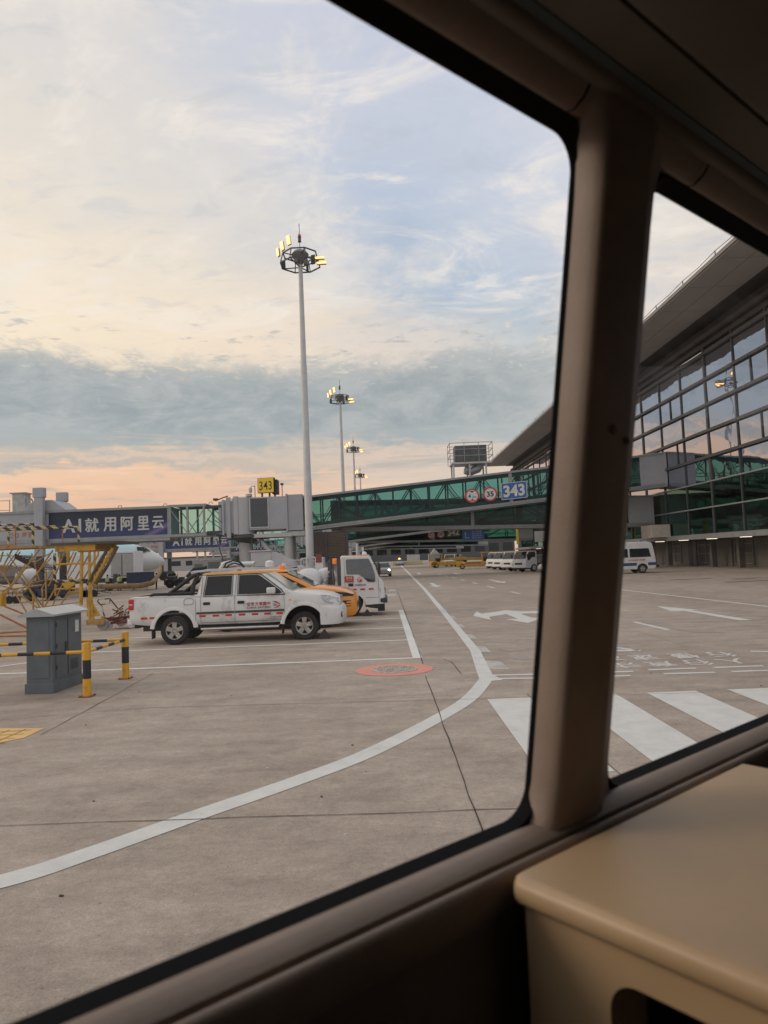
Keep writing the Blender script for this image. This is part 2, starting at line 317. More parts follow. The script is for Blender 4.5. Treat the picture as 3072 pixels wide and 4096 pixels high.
def dup(r, loc, label=None, rz=None):
    def cp(o, par):
        c = o.copy(); COL.objects.link(c)
        if par is not None: c.parent = par
        for ch in list(o.children): cp(ch, c)
        return c
    c = cp(r, None); c.location = loc
    if rz is not None: c.rotation_euler = (0, 0, rz)
    if label: c['label'] = label
    return c
def text(name, body, origin, right, up, h, m, parent=None, bold=0.0, width=None, ext=.002, align='CENTER', world=True, fat=0):
    cu = bpy.data.curves.new(name, 'FONT'); cu.body = body; cu.size = 1; cu.offset = bold; cu.extrude = 0; cu.align_x = align; cu.resolution_u = 4
    o = bpy.data.objects.new(name, cu); COL.objects.link(o); bpy.context.view_layer.update()
    me = bpy.data.meshes.new_from_object(o.evaluated_get(bpy.context.evaluated_depsgraph_get())); bpy.data.objects.remove(o)
    xs = [v.co.x for v in me.vertices]; ys = [v.co.y for v in me.vertices]; x0, x1, y0, y1 = min(xs), max(xs), min(ys), max(ys)
    ky = h/(y1-y0); kx = (width/(x1-x0)) if width else ky
    r_ = Vector(right).normalized(); u_ = Vector(up).normalized(); n_ = r_.cross(u_).normalized(); og = Vector(origin)
    if parent is not None and world: og = og-parent.location
    for v in me.vertices:
        v.co = og + r_*((v.co.x-(x0+x1)/2)*kx) + u_*((v.co.y-(y0+y1)/2)*ky) + n_*ext
    if fat:      # heavier strokes: the same glyphs again, each a hair further out
        vs = [v.co.copy() for v in me.vertices]; fs = [tuple(p.vertices) for p in me.polygons]; V2 = []; F2 = []
        for k, (a, b) in enumerate(((0, 0), (1, 0), (-1, 0), (0, 1), (0, -1))):
            F2 += [tuple(i+len(V2) for i in f) for f in fs]; V2 += [v+r_*(a*fat)+u_*(b*fat*.7)+n_*(.003*k) for v in vs]
        me = bpy.data.meshes.new(name); me.from_pydata(V2, [], F2); me.update()
    me.materials.clear(); me.materials.append(m)
    o = bpy.data.objects.new(name, me); COL.objects.link(o)
    if parent is not None: o.parent = parent
    return o
def sstep(t): t = max(0, min(1, t)); return t*t*(3-2*t)
def gz(x, y): return -.45*sstep((-x-9)/16)*sstep((y-28)/25)
# ------------------------------------------------------------------ ground
def ground_mat():
    m = bpy.data.materials.new('apron_concrete'); m.use_nodes = True; t = m.node_tree; b = t.nodes['Principled BSDF']; b.inputs['Roughness'].default_value = .8; b.inputs['Specular IOR Level'].default_value = .3
    co = t.nodes.new('ShaderNodeTexCoord')
    def ns(s, d=6, r=.6, sc3=(1, 1, 1), off=(0, 0, 0)):
        mp = t.nodes.new('ShaderNodeMapping'); mp.inputs['Scale'].default_value = sc3; mp.inputs['Location'].default_value = off; t.links.new(co.outputs['Object'], mp.inputs[0])
        n = t.nodes.new('ShaderNodeTexNoise'); n.inputs['Scale'].default_value = s; n.inputs['Detail'].default_value = d; n.inputs['Roughness'].default_value = r; t.links.new(mp.outputs[0], n.inputs['Vector']); return n.outputs[0]
    def rmp(s, a, b_, ca, cb):
        r_ = t.nodes.new('ShaderNodeValToRGB'); r_.color_ramp.elements[0].position = a; r_.color_ramp.elements[1].position = b_; r_.color_ramp.elements[0].color = (*ca, 1); r_.color_ramp.elements[1].color = (*cb, 1); t.links.new(s, r_.inputs[0]); return r_.outputs[0]
    def mul(a, b_):
        x = t.nodes.new('ShaderNodeMix'); x.data_type = 'RGBA'; x.blend_type = 'MULTIPLY'; x.inputs['Factor'].default_value = 1; t.links.new(a, x.inputs['A']); t.links.new(b_, x.inputs['B']); return x.outputs['Result']
    c = rmp(ns(.22, 8, .6, (1, .6, 1)), .3, .7, (.325, .270, .225), (.440, .378, .326))
    c = mul(c, rmp(ns(1.7, 8, .68, (.7, 1.3, 1), (5, 2, 0)), .32, .70, (.76, .75, .74), (1.18, 1.18, 1.17)))
    c = mul(c, rmp(ns(7, 8, .72), .36, .68, (.90, .90, .90), (1.09, 1.09, 1.09)))
    c = mul(c, rmp(ns(75, 4, .7), .32, .70, (.76, .75, .74), (1.20, 1.20, 1.20)))
    c = mul(c, rmp(ns(21, 6, .75, off=(3, 9, 0)), .34, .68, (.86, .86, .86), (1.13, 1.13, 1.13)))
    c = mul(c, rmp(ns(.9, 7, .7, (.25, 2.4, 1), (11, 4, 0)), .30, .44, (.90, .90, .91), (1, 1, 1)))       # wheel marks
    c = mul(c, rmp(ns(34, 2, .5, (1, 1, 1), (2, 2, 0)), .24, .30, (.42, .40, .38), (1, 1, 1)))             # pits
    c = mul(c, rmp(ns(26, 2, .5, (1, 1, 1), (8, 1, 0)), .70, .76, (1, 1, 1), (1.28, 1.28, 1.28)))         # pale specks
    def M_(op, a, b_=None, c_=None):
        n = t.nodes.new('ShaderNodeMath'); n.operation = op
        for i, v in enumerate((a, b_, c_)):
            if v is None: continue
            if isinstance(v, (int, float)): n.inputs[i].default_value = v
            else: t.links.new(v, n.inputs[i])
        return n.outputs[0]
    def sm(x, a, b_, hi_=1.0):
        n = t.nodes.new('ShaderNodeMapRange'); n.interpolation_type = 'SMOOTHSTEP'; t.links.new(x, n.inputs[0]); n.inputs[1].default_value = a; n.inputs[2].default_value = b_; n.inputs[4].default_value = hi_; return n.outputs[0]
    def dist(cx, cy, sx=1, sy=1):
        n = t.nodes.new('ShaderNodeVectorMath'); n.operation = 'MULTIPLY_ADD'; t.links.new(co.outputs['Object'], n.inputs[0]); n.inputs[1].default_value = (1/sx, 1/sy, 0); n.inputs[2].default_value = (-cx/sx, -cy/sy, 0)
        l = t.nodes.new('ShaderNodeVectorMath'); l.operation = 'LENGTH'; t.links.new(n.outputs[0], l.inputs[0]); return l.outputs['Value']
    nb_ = ns(2.6, 6, .65, off=(4, 4, 0)); tot = None     # oil stains on the stands, dark patch round the cabinet, curved tyre tracks
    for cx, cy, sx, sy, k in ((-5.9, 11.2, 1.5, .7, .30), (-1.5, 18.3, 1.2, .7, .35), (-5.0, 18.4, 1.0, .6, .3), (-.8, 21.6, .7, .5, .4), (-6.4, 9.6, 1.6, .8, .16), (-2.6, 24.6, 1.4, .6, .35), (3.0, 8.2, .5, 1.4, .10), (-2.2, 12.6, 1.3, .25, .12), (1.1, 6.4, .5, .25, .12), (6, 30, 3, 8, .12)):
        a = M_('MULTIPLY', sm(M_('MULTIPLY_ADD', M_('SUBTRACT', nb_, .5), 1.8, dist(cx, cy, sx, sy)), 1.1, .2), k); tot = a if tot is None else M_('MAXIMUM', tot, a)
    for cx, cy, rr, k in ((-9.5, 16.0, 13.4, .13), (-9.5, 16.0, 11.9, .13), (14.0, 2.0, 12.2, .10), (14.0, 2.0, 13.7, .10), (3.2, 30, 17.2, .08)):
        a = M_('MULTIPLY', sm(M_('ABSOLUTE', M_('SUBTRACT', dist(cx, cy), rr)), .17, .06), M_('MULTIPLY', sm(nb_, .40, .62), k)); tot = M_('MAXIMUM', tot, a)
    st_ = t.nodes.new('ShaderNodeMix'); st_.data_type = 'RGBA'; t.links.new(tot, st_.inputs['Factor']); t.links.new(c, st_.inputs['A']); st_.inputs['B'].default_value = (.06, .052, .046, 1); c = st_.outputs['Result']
    # slab joints far away
    sp = t.nodes.new('ShaderNodeSeparateXYZ'); t.links.new(co.outputs['Object'], sp.inputs[0])
    def line(sock, per, off, wd):
        a = t.nodes.new('ShaderNodeMath'); a.operation = 'MULTIPLY_ADD'; a.inputs[1].default_value = 1/per; a.inputs[2].default_value = off; t.links.new(sock, a.inputs[0])
        f = t.nodes.new('ShaderNodeMath'); f.operation = 'FRACT'; t.links.new(a.outputs[0], f.inputs[0])
        g = t.nodes.new('ShaderNodeMath'); g.operation = 'LESS_THAN'; g.inputs[1].default_value = wd/per; t.links.new(f.outputs[0], g.inputs[0]); return g.outputs[0]
    gx = line(sp.outputs[0], 5.2, -.57/5.2+10, .02); gy = line(sp.outputs[1], 4.3, -18.2/4.3+10, .03)
    far = t.nodes.new('ShaderNodeMath'); far.operation = 'GREATER_THAN'; far.inputs[1].default_value = 14; t.links.new(sp.outputs[1], far.inputs[0])
    mxx = t.nodes.new('ShaderNodeMath'); mxx.operation = 'MAXIMUM'; t.links.new(gx, mxx.inputs[0]); t.links.new(gy, mxx.inputs[1])
    mm = t.nodes.new('ShaderNodeMath'); mm.operation = 'MULTIPLY'; t.links.new(mxx.outputs[0], mm.inputs[0]); t.links.new(far.outputs[0], mm.inputs[1])
    m2 = t.nodes.new('ShaderNodeMath'); m2.operation = 'MULTIPLY'; m2.inputs[1].default_value = .45; t.links.new(mm.outputs[0], m2.inputs[0])
    x = t.nodes.new('ShaderNodeMix'); x.data_type = 'RGBA'; t.links.new(m2.outputs[0], x.inputs['Factor']); t.links.new(c, x.inputs['A']); x.inputs['B'].default_value = (.08, .07, .06, 1)
    t.links.new(x.outputs['Result'], b.inputs['Base Color'])
    bp = t.nodes.new('ShaderNodeBump'); bp.inputs['Strength'].default_value = .5; bp.inputs['Distance'].default_value = .006; t.links.new(ns(60, 6, .7), bp.inputs['Height']); t.links.new(bp.outputs[0], b.inputs['Normal'])
    return m
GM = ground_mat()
xs = [-1500, -600, -250, -120, -80, -60]+[-50+2*i for i in range(26)]+[4, 8, 30, 60, 150, 600, 1500]
ys = [-300, -60, 0, 10, 20, 26]+[28+2.5*i for i in range(11)]+[60, 80, 120, 200, 400, 900, 2000]
g = MB(); vs = [(x, y, gz(x, y)) for y in ys for x in xs]; nx = len(xs)
g.add(vs, [(j*nx+i, j*nx+i+1, (j+1)*nx+i+1, (j+1)*nx+i) for j in range(len(ys)-1) for i in range(nx-1)])
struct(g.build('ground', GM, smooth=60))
def paint_mat(name, col, wear=.45, hi=.62):
    m = bpy.data.materials.new(name); m.use_nodes = True; t = m.node_tree; b = t.nodes['Principled BSDF']; b.inputs['Roughness'].default_value = .7
    co = t.nodes.new('ShaderNodeTexCoord'); 
    n = t.nodes.new('ShaderNodeTexNoise'); n.inputs['Scale'].default_value = 3.2; n.inputs['Detail'].default_value = 9; n.inputs['Roughness'].default_value = .75; t.links.new(co.outputs['Object'], n.inputs['Vector'])
    r_ = t.nodes.new('ShaderNodeValToRGB'); e = r_.color_ramp.elements; e[0].position = wear-.16; e[1].position = wear; e[0].color = (.30, .25, .215, 1); e[1].color = (*[c*.86 for c in col], 1)
    k = e.new(hi); k.color = (*col, 1); t.links.new(n.outputs[0], r_.inputs[0]); t.links.new(r_.outputs[0], b.inputs['Base Color']); return m
PW = paint_mat('road_paint_white', (.62, .62, .595), .39)
PWT = paint_mat('road_paint_worn', (.50, .48, .45), .50, .7)
PWF = paint_mat('road_paint_faint', (.36, .31, .27), .5, .7)
PY = paint_mat('road_paint_yellow', (.72, .45, .16), .40)
PR = paint_mat('red_paint_ring', (.66, .26, .20), .28)
JT = mat('joint_sealant', (.045, .038, .034), .9, var=.4, vs=20)
def poly(pts, name, m, z=.004, mb=None):
    p = mb or MB(); p.add([(x, y, gz(x, y)+z) for x, y in pts], [tuple(range(len(pts)))]); 
    if mb is None: return struct(p.build(name, m, smooth=0))
def strip(p0, p1, wd, mb, z=.004, n=1):
    a = Vector(p0); b = Vector(p1); d = (b-a).normalized(); s_ = Vector((-d.y, d.x))*wd/2
    for i in range(n):
        q0 = a+(b-a)*i/n; q1 = a+(b-a)*(i+1)/n
        poly([tuple(q0-s_), tuple(q1-s_), tuple(q1+s_), tuple(q0+s_)], '', None, z, mb)
# lane edge line: curve then straight run to the distance
def ribbon(cl, mb, z=.004):
    pts = []
    for i, (x, y, wd) in enumerate(cl):
        a = Vector(cl[max(i-1, 0)][:2]); b = Vector(cl[min(i+1, len(cl)-1)][:2]); d = (b-a).normalized(); s_ = Vector((-d.y, d.x))*wd/2
        pts.append((Vector((x, y))-s_, Vector((x, y))+s_))
    for i in range(len(pts)-1): poly([tuple(pts[i][0]), tuple(pts[i+1][0]), tuple(pts[i+1][1]), tuple(pts[i][1])], '', None, z, mb)
def cr(P_, n=8):
    out = []
    for i in range(len(P_)-1):
        a, b, c, d = [Vector(P_[max(0, min(len(P_)-1, i+k))]) for k in (-1, 0, 1, 2)]
        for j in range(n):
            t = j/n; out.append(tuple(.5*((2*b)+(c-a)*t+(2*a-5*b+4*c-d)*t*t+(3*b-a-3*c+d)*t**3)))
    out.append(P_[-1]); return out
q = MB()
ribbon(cr([(-4.4, 3.55, .23), (-3.4, 4.15, .23), (-2.52, 4.63, .23), (-2.11, 5.03, .225), (-1.585, 5.65, .23), (-.875, 6.45, .23), (-.235, 7.28, .23), (.55, 8.67, .22), (1.06, 9.78, .22), (1.50, 11.25, .22)]), q)
ribbon([(1.50, 11.25, .24), (1.73, 14.55, .2), (1.88, 22.6, .19), (2.2, 42, .2), (2.7, 92, .25), (3.1, 137, .3), (4.2, 230, .3)], q, .0045)
poly([(1.40, 11.0), (1.72, 11.02), (1.66, 11.5), (1.42, 11.42)], '', None, .0052, q)
struct(q.build('edge_line_marking', PW, smooth=0))
q = MB(); strip((1.6, 11.2), (2.5, 11.05), .11, q); strip((1.62, 11.52), (2.5, 11.42), .11, q)
for x0, x1 in ((2.75, 3.85), (4.25, 4.93), (4.28, 4.98), (5.5, 6.4)): pass
for a, b in (((2.9, 11.03), (3.66, 10.99)), ((3.34, 10.95), (3.98, 10.94)), ((4.18, 11.02), (4.95, 10.98)), ((5.2, 10.98), (5.95, 10.95)), ((6.2, 10.96), (7, 10.94)),
             ((3.1, 11.37), (3.83, 11.35)), ((4.1, 11.43), (4.85, 11.41)), ((5.12, 11.40), (5.9, 11.38)), ((6.15, 11.40), (7, 11.38))):
    if a[0] == 3.34: continue
    strip(a, b, .11, q)
struct(q.build('stop_line_marking', PW, smooth=0))
for i, x0 in enumerate((1.28, 2.35, 3.42, 4.50, 5.58, 6.66)):
    q = MB(); poly([(x0, 6.35), (x0+.65, 6.35), (x0+.66, 9.66), (x0, 9.66)], '', None, .004, q); struct(q.build('crosswalk_marking', PW, smooth=0))
q = MB()
poly([(2.68, 22.57), (3.01, 24.33), (3.03, 23.23), (3.77, 23.98), (3.96, 24.3), (4.12, 24.1), (4.36, 23.55), (5.0, 23.45), (5.0, 22.5), (4.18, 22.69), (4.25, 21.19), (4.5, 21.0), (3.83, 19.63), (3.45, 20.98), (3.8, 20.99), (3.75, 22.74), (3.09, 21.98), (3.02, 20.96)], '', None, .004, q)
poly([(8.82, 23.47), (8.49, 21.47), (8.84, 21.45), (8.88, 18.1), (9.2, 18.1), (9.1, 21.53), (9.35, 21.49)], '', None, .004, q)
strip((10.7, 38), (11.6, 20.5), .16, q); strip((6.45, 18.8), (6.52, 16.7), .14, q); strip((6.17, 35.6), (6.2, 33.5), .14, q)
strip((4.2, 13.72), (4.75, 13.6), .2, q); strip((4.2, 14.6), (4.72, 13.62), .12, q); strip((6.5, 12.95), (6.95, 12.7), .14, q)
for k in range(6): strip((6.0-.1*k, 40+6.5*k), (5.98-.1*k, 42.6+6.5*k), .16, q)
for x0, y0 in ((3.1, 44), (7.6, 46), (7.2, 70), (3.6, 76)): poly([(x0, y0), (x0+.5, y0+2.5), (x0+.2, y0+2.5), (x0+.2, y0+7), (x0-.1, y0+7), (x0-.1, y0+2.5), (x0-.4, y0+2.5)], '', None, .004, q)
struct(q.build('lane_arrow_marking', PW, smooth=0))
q = MB()
for i in range(7):
    y0 = 12.0+2.0*i+.12*i*i; poly([(1.69+.03*i, y0+.15), (1.99+.02*i, y0), (1.99+.02*i, y0+.95), (1.70+.03*i, y0+1.15)], '', None, .0038, q)
struct(q.build('worn_dash_marking', PWT, smooth=0))
q = MB()
for pts in ([(2.25, 14.74), (2.5, 14.8), (2.75, 14.7), (2.72, 14.34), (2.5, 14.2), (2.33, 14.22)], [(2.23, 13.64), (2.62, 13.61), (2.55, 13.02), (2.35, 13.0), (2.24, 13.2)], [(2.1, 16.1), (2.9, 16.2), (2.7, 15.5), (2.3, 15.6)],
            [(4.3, 13.5), (4.9, 13.4), (4.95, 12.8), (4.45, 12.9)], [(4.0, 14.9), (4.6, 15.0), (4.75, 14.2), (4.5, 14.1)], [(6.6, 16.9), (7.3, 16.6), (7.4, 15.8), (6.8, 16.1)], [(6.7, 19.2), (7.1, 18.6), (6.9, 17.4), (6.6, 18.0)]):
    poly(pts, '', None, .0034, q)
struct(q.build('faded_patch_marking', PWF, smooth=0))
# parking bays
q = MB(); poly([(.44, 13.75), (.62, 13.75), (.56, 26.2), (.38, 26.2)], '', None, .0042, q)
for y0 in (13.8, 16.8, 19.8, 22.8, 26.0): strip((.44 if y0 > 13.9 else .46, y0), (-8.2, y0+.1), .135, q, .0046)
strip((-8.2, 13.9), (-10.6, 13.1), .12, q, .005); strip((-7.2, 16.0), (-9.5, 13.6), .12, q, .005)
struct(q.build('parking_bay_marking', paint_mat('bay_paint_white', (.68, .68, .65), .30), smooth=0))
q = MB()
for k in range(3): strip((-4.6-.1*k, 26.5+2.9*k), (-22, 27.5+2.9*k), .09, q, .005, 8)
for k in range(4): strip((-7.3, 17.2+1.35*k), (-15, 17.6+1.35*k), .09, q, .005)
strip((-7.4, 20.5), (-13, 15.2), .10, q, .0056); strip((-6.9, 19.0), (-10.5, 15.0), .12, q, .0056)
for k in range(5): strip((-12-3*k, 40+6*k), (-48, 41+6*k), .16, q, .006, 16)
struct(q.build('stand_line_marking', PWT, smooth=0))
q = MB(); poly([(-4.85, 8.0), (-4.34, 8.5), (-4.33, 8.97), (-4.88, 9.06), (-5.3, 9.05), (-5.3, 8.0)], '', None, .004, q); struct(q.build('yellow_marking', PY, smooth=0))
q = MB()
for k in range(4): strip((-5.1, 8.25+.2*k), (-4.45, 8.3+.2*k), .025, q, .006)
for k in range(3): strip((-5.0+.2*k, 8.1), (-4.95+.2*k, 8.95), .02, q, .007)
struct(q.build('yellow_marking_writing', mat('worn_marking_gap', (.34, .24, .14), .8), smooth=0))
# lettering on the road, read from the far side
for body, y0, y1, cx in (('注意行人', 11.7, 12.2, (3.9, 4.5, 5.1, 5.7)), ('减速慢行', 12.45, 13.0, (3.9, 4.5, 5.2, 5.85))):
    for ch, x in zip(body, cx):
        struct(text('road_lettering', ch, (x, (y0+y1)/2, .004), (-1, 0, 0), (0, -1, 0), y1-y0+.06, paint_mat('lettering_paint', (.60, .58, .55), .38), width=.46, ext=.0, bold=.02))
for k, x in enumerate((-1.0, -.3)):
    q = MB(); poly([(x*.1+.1, 36+5*k), (x*.1+.55, 36+5*k), (x*.1+.55, 38.2+5*k), (x*.1+.1, 38.2+5*k)], '', None, .004, q); struct(q.build('bay_number_marking', PWT, smooth=0))
# joints and cracks
q = MB()
def crack(pts, wd, z=.006):
    out = []
    for i in range(len(pts)-1):
        a = Vector(pts[i]); b = Vector(pts[i+1]); n = max(2, int((b-a).length/.35))
        for k in range(n):
            p = a+(b-a)*k/n; out.append((p.x+random.uniform(-.008, .008), p.y+random.uniform(-.012, .012), wd*random.uniform(.6, 1.3)))
    out.append((*pts[-1], wd)); ribbon(out, q, z)
crack([(.60, 2.0), (.60, 5.2), (.57, 11.7)], .0105); crack([(.57, 11.7), (1.15, 11.75)], .008); crack([(1.15, 11.75), (1.12, 13.1), (1.0, 13.5)], .010)
crack([(.60, 13.0), (.60, 40)], .013); crack([(-8, 5.66), (-3, 5.62), (.98, 5.54), (3.2, 5.5)], .011); crack([(-5.5, 9.5), (-3.36, 10.0), (.55, 9.74), (4.5, 9.5)], .008)
crack([(-4.2, 8.6), (-4.21, 9.0), (-4.26, 11.1), (-4.35, 13.2)], .010); crack([(1.86, 9.9), (1.9, 8.4), (1.95, 6.0)], .008); crack([(2.1, 18.0), (6, 18.3), (11, 18.0)], .014); crack([(-.4, 15.3), (-2.0, 15.6)], .01)
for pts in ([(19.0, 39.0), (20.5, 39.4)], [(17.2, 36.2), (20.2, 36.6)], [(16.2, 41.0), (18.8, 41.2)]): crack(pts, .35)
struct(q.build('pavement_joint', JT, smooth=0))
q = MB()
for k in range(60):
    x = random.uniform(-4, 6); y = random.uniform(3, 14); r_ = random.uniform(.004, .012)
    q.box((x, y, r_*.4), (r_*2.2, r_, r_*.8), k % 2, Matrix.Rotation(random.uniform(0, 3), 3, 'Z'))
struct(q.build('gravel_debris', [mat('dark_grit', (.06, .05, .045), .9), mat('pale_grit', (.6, .58, .54), .9)], smooth=0), 'stuff')
# manhole
mh = thing('manhole_cover', 'round cast manhole cover inside a painted salmon red ring on the concrete', 'manhole', (.07, 12.5, 0))
q = MB(); n = 40
q.add([(.07+r_*math.cos(2*math.pi*k/n), 12.5+r_*.97*math.sin(2*math.pi*k/n), .004) for r_ in (.68, .40) for k in range(n)], [(k, (k+1) % n, n+(k+1) % n, n+k) for k in range(n)])
q.build('painted_ring', PR, mh, smooth=0)
q = MB(); q.lathe([(.405, .0), (.405, .012), (.36, .014), (.36, .006), (.34, .006), (.33, .011), (.001, .011)], (.07, 12.5, 0), (0, 0, 1), 40, 0)
for k in range(-6, 7):
    hw = math.sqrt(max(0, .31**2-(k*.048)**2)); q.bx(.07-hw, .07+hw, 12.5+k*.048-.009, 12.5+k*.048+.009, .0111, .017); q.bx(.07+k*.048-.006, .07+k*.048+.006, 12.5-hw, 12.5+hw, .0111, .0155)
q.build('iron_cover', mat('worn_cast_iron', (.56, .50, .43), .6, metal=.2, var=.4, vs=14), mh, smooth=20)
# ------------------------------------------------------------------ cabinet, bollards
cb = thing('utility_cabinet', 'grey metal utility cabinet with pale gabled lid and a paper notice', 'cabinet', (-5.58, 11.95, 0))
q = MB(); q.bx(-5.80, -5.36, 11.52, 12.40, .02, 1.22); q.build('housing', CABG, cb, bevel=.006)
q = MB(); q.bx(-5.82, -5.34, 11.50, 12.42, 0, .16); q.build('plinth', CABG, cb, bevel=.004)
q = MB(); q.loft([[(-5.88, y, 1.225), (-5.88, y, 1.255), (-5.58, y, 1.36), (-5.28, y, 1.255), (-5.28, y, 1.225)] for y in (11.42, 12.5)]); q.build('lid', mat('pale_weathered_lid', (.40, .42, .43), .35, var=.15, coat=.2), cb, smooth=10)
q = MB(); q.bx(-5.357, -5.35, 11.60, 12.34, .22, 1.16); q.build('door', CABG, cb, bevel=.003)
q = MB(); q.bx(-5.351, -5.342, 11.94, 11.955, .24, 1.15); q.bx(-5.35, -5.33, 11.86, 11.90, .62, .78); q.build('door_handle', DSTEEL, cb.children[-1], world=False) if False else q.build('latch', DSTEEL, cb)
for z in (.36, .70, 1.04):
    q = MB(); q.bx(-5.352, -5.338, 11.60, 11.625, z, z+.07); q.build('hinge', DSTEEL, cb, smooth=0)
q = MB()
for k in range(6): q.bx(-5.351, -5.343, 12.02, 12.26, .30+.03*k, .312+.03*k)
q.build('vent_louvre', DSTEEL, cb, smooth=0)
q = MB(); q.bx(-5.74, -5.42, 11.512, 11.518, .24, 1.15); q.build('end_panel', CABG, cb, bevel=.003)
q = MB(); q.bx(-5.3498, -5.3478, 12.18, 12.29, .90, 1.10); q.build('notice', mat('paper_notice', (.66, .66, .62), .8, var=.2, vs=30), cb); cb.rotation_euler = (0, 0, R(-4)); cb.scale = (1, 1.06, 1)
YB = [mat('bollard_yellow', (.66, .34, .02), .5, var=.12, vs=9, dirt=(.4, .19, .03)), mat('bollard_black', (.02, .02, .024), .55)]
def bollard(x, y, lab):
    b = thing('bollard', lab, 'bollard', (x, y, 0), 'yellow and black bollards round the grey cabinet')
    q = MB()
    for z0, z1, m_ in ((.0, .275, 0), (.275, .56, 1), (.56, .81, 0)): q.lathe([(.062, z0), (.062, z1)], (x, y, 0), (0, 0, 1), 24, m_, False)
    q.lathe([(.062, .81), (.058, .82), (.001, .822)], (x, y, 0), (0, 0, 1), 24, 0, False); q.build('post', YB, b)
    q = MB(); q.bx(x-.1, x+.1, y-.1, y+.1, .001, .012)
    for a in (-.08, .08):
        for c in (-.08, .08): q.cyl((x+a, y+c, .012), (x+a, y+c, .03), .01, n=6)
    q.build('base_plate', RUST, b)
bollard(-4.68, 11.08, 'yellow and black bollard nearest the grey cabinet door, in front of the rails')
bollard(-4.68, 12.7, 'yellow and black bollard behind the cabinet, at the corner beside the pickup truck')
bollard(-7.3, 11.08, 'yellow and black bollard at the near end of the rail left of the cabinet')
bollard(-7.3, 12.7, 'yellow and black bollard at the far end of the rail left of the cabinet')
def rail(p0, p1, lab):
    q = MB(); a = Vector(p0); b = Vector(p1); n = max(3, int((b-a).length/.155/1.6))
    for k in range(n): q.cyl(a+(b-a)*k/n, a+(b-a)*(k+1)/n, .027, n=12, m=k % 2)
    tag(q.build('barrier_rail', YB), lab, 'rail', 'striped rails between the bollards')
rail((-4.74, 11.08, .68), (-7.24, 11.08, .68), 'striped rail crossing in front of the grey cabinet')
rail((-4.74, 12.7, .68), (-7.24, 12.7, .68), 'striped rail running behind the grey cabinet')
rail((-4.68, 11.14, .68), (-4.68, 12.64, .68), 'short striped rail joining the two bollards right of the cabinet')
rail((-7.3, 11.14, .68), (-7.3, 12.64, .68), 'short striped rail joining the two bollards left of the cabinet')
# ------------------------------------------------------------------ the bus the photo is taken from
TH = R(50); BD = Vector((math.sin(TH), math.cos(TH), 0)); BN = Vector((-math.cos(TH), math.sin(TH), 0))
def B(u, v, z): p = BD*u+BN*v; p.z = z; return p
TILT = .158
def pv(z): return .54-(z-1.65)*TILT        # window plane
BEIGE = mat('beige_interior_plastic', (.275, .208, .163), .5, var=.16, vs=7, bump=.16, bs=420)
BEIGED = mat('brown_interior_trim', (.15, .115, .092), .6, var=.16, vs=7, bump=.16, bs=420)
HEADL = mat('headliner_fabric', (.155, .13, .105), .9, var=.1, vs=9, bump=.2, bs=500)
BSTRIP = mat('ceiling_rubber_strip', (.10, .12, .12), .7, var=.15)
BWHT = mat('bus_outside_paint', (.6, .6, .6), .4)
GASK = mat('black_window_gasket', (.006, .006, .007), .75, spec=.2)
bus = thing('airport_bus', 'apron bus seen from inside, beige trim and black gasketed side windows', 'bus', tuple(B(0, 0, 0)))
U0, U1, VF = -2.6, 3.6, -1.45
def rrect(u0, u1, z0, z1, r, n=7):
    P_ = []
    for cx, cz, a0 in ((u1-r, z1-r, 0), (u0+r, z1-r, 90), (u0+r, z0+r, 180), (u1-r, z0+r, 270)):
        for k in range(n+1): a = R(a0+90*k/n); P_.append((cx+r*math.cos(a), cz+r*math.sin(a)))
    return P_
WINS = [(-.95, .645, 1.652, 2.390, .035), (.795, 2.40, 1.652, 2.388, .030), (-2.45, -1.10, 1.652, 2.397, .035)]
def ring_between(q, inner, outer, dv_in, dv_out, m=0):
    n = len(inner); vs = [B(u, pv(z)+dv_in, z) for u, z in inner]+[B(u, pv(z)+dv_out, z) for u, z in outer]
    q.add(vs, [(k, (k+1) % n, n+(k+1) % n, n+k) for k in range(n)], m)
for i, (u0, u1, z0, z1, r) in enumerate(WINS):
    q = MB(); a = rrect(u0, u1, z0, z1, r); b = rrect(u0-.010, u1+.008, z0-.006, z1+.012, r+.012); c = rrect(u0-.03, u1+.03, z0-.03, z1+.03, r+.03)
    ring_between(q, a, b, .004, -.012); ring_between(q, b, c, -.012, -.006); ring_between(q, a, c, .004, .002)
    gk = q.build('window_gasket', GASK, bus, smooth=40)
    q = MB(); pane = rrect(u0-.004, u1+.004, z0-.004, z1+.004, r)
    q.add([B(u, pv(z)+.002, z) for u, z in pane], [tuple(range(len(pane)))]); q.build('window_pane', BUSG, bus, smooth=0)
def xsec(name, prof, u0, u1, m, smooth=35, par=bus):
    q = MB(); q.loft([[B(u, v, z) for v, z in prof] for u in (u0, u1)]); return q.build(name, m, par, smooth=smooth)
# sill ledge and bead below the windows
xsec('window_sill', [(.535, 1.638), (.528, 1.6465), (.522, 1.6485), (.512, 1.6485), (.500, 1.6435), (.4955, 1.6405), (.4955, 1.630), (.50, 1.60), (.54, 1.60)], U0, U1, BEIGE, 50)
xsec('sill_groove', [(.4960, 1.629), (.4895, 1.629), (.4905, 1.60), (.5, 1.6)], U0, U1, GASK, 20)
xsec('sill_bead', [(.4905, 1.6345), (.4885, 1.6385), (.4850, 1.6385), (.4815, 1.6360), (.4800, 1.6320), (.4800, 1.625), (.4835, 1.612), (.490, 1.598), (.505, 1.58), (.52, 1.6)], U0, U1, BEIGE, 60)
xsec('wall_panel', [(.498, 1.60), (.500, 1.585), (.502, 1.5), (.502, .85), (.56, .85), (.56, 1.60)], U0, U1, BEIGED, 40)
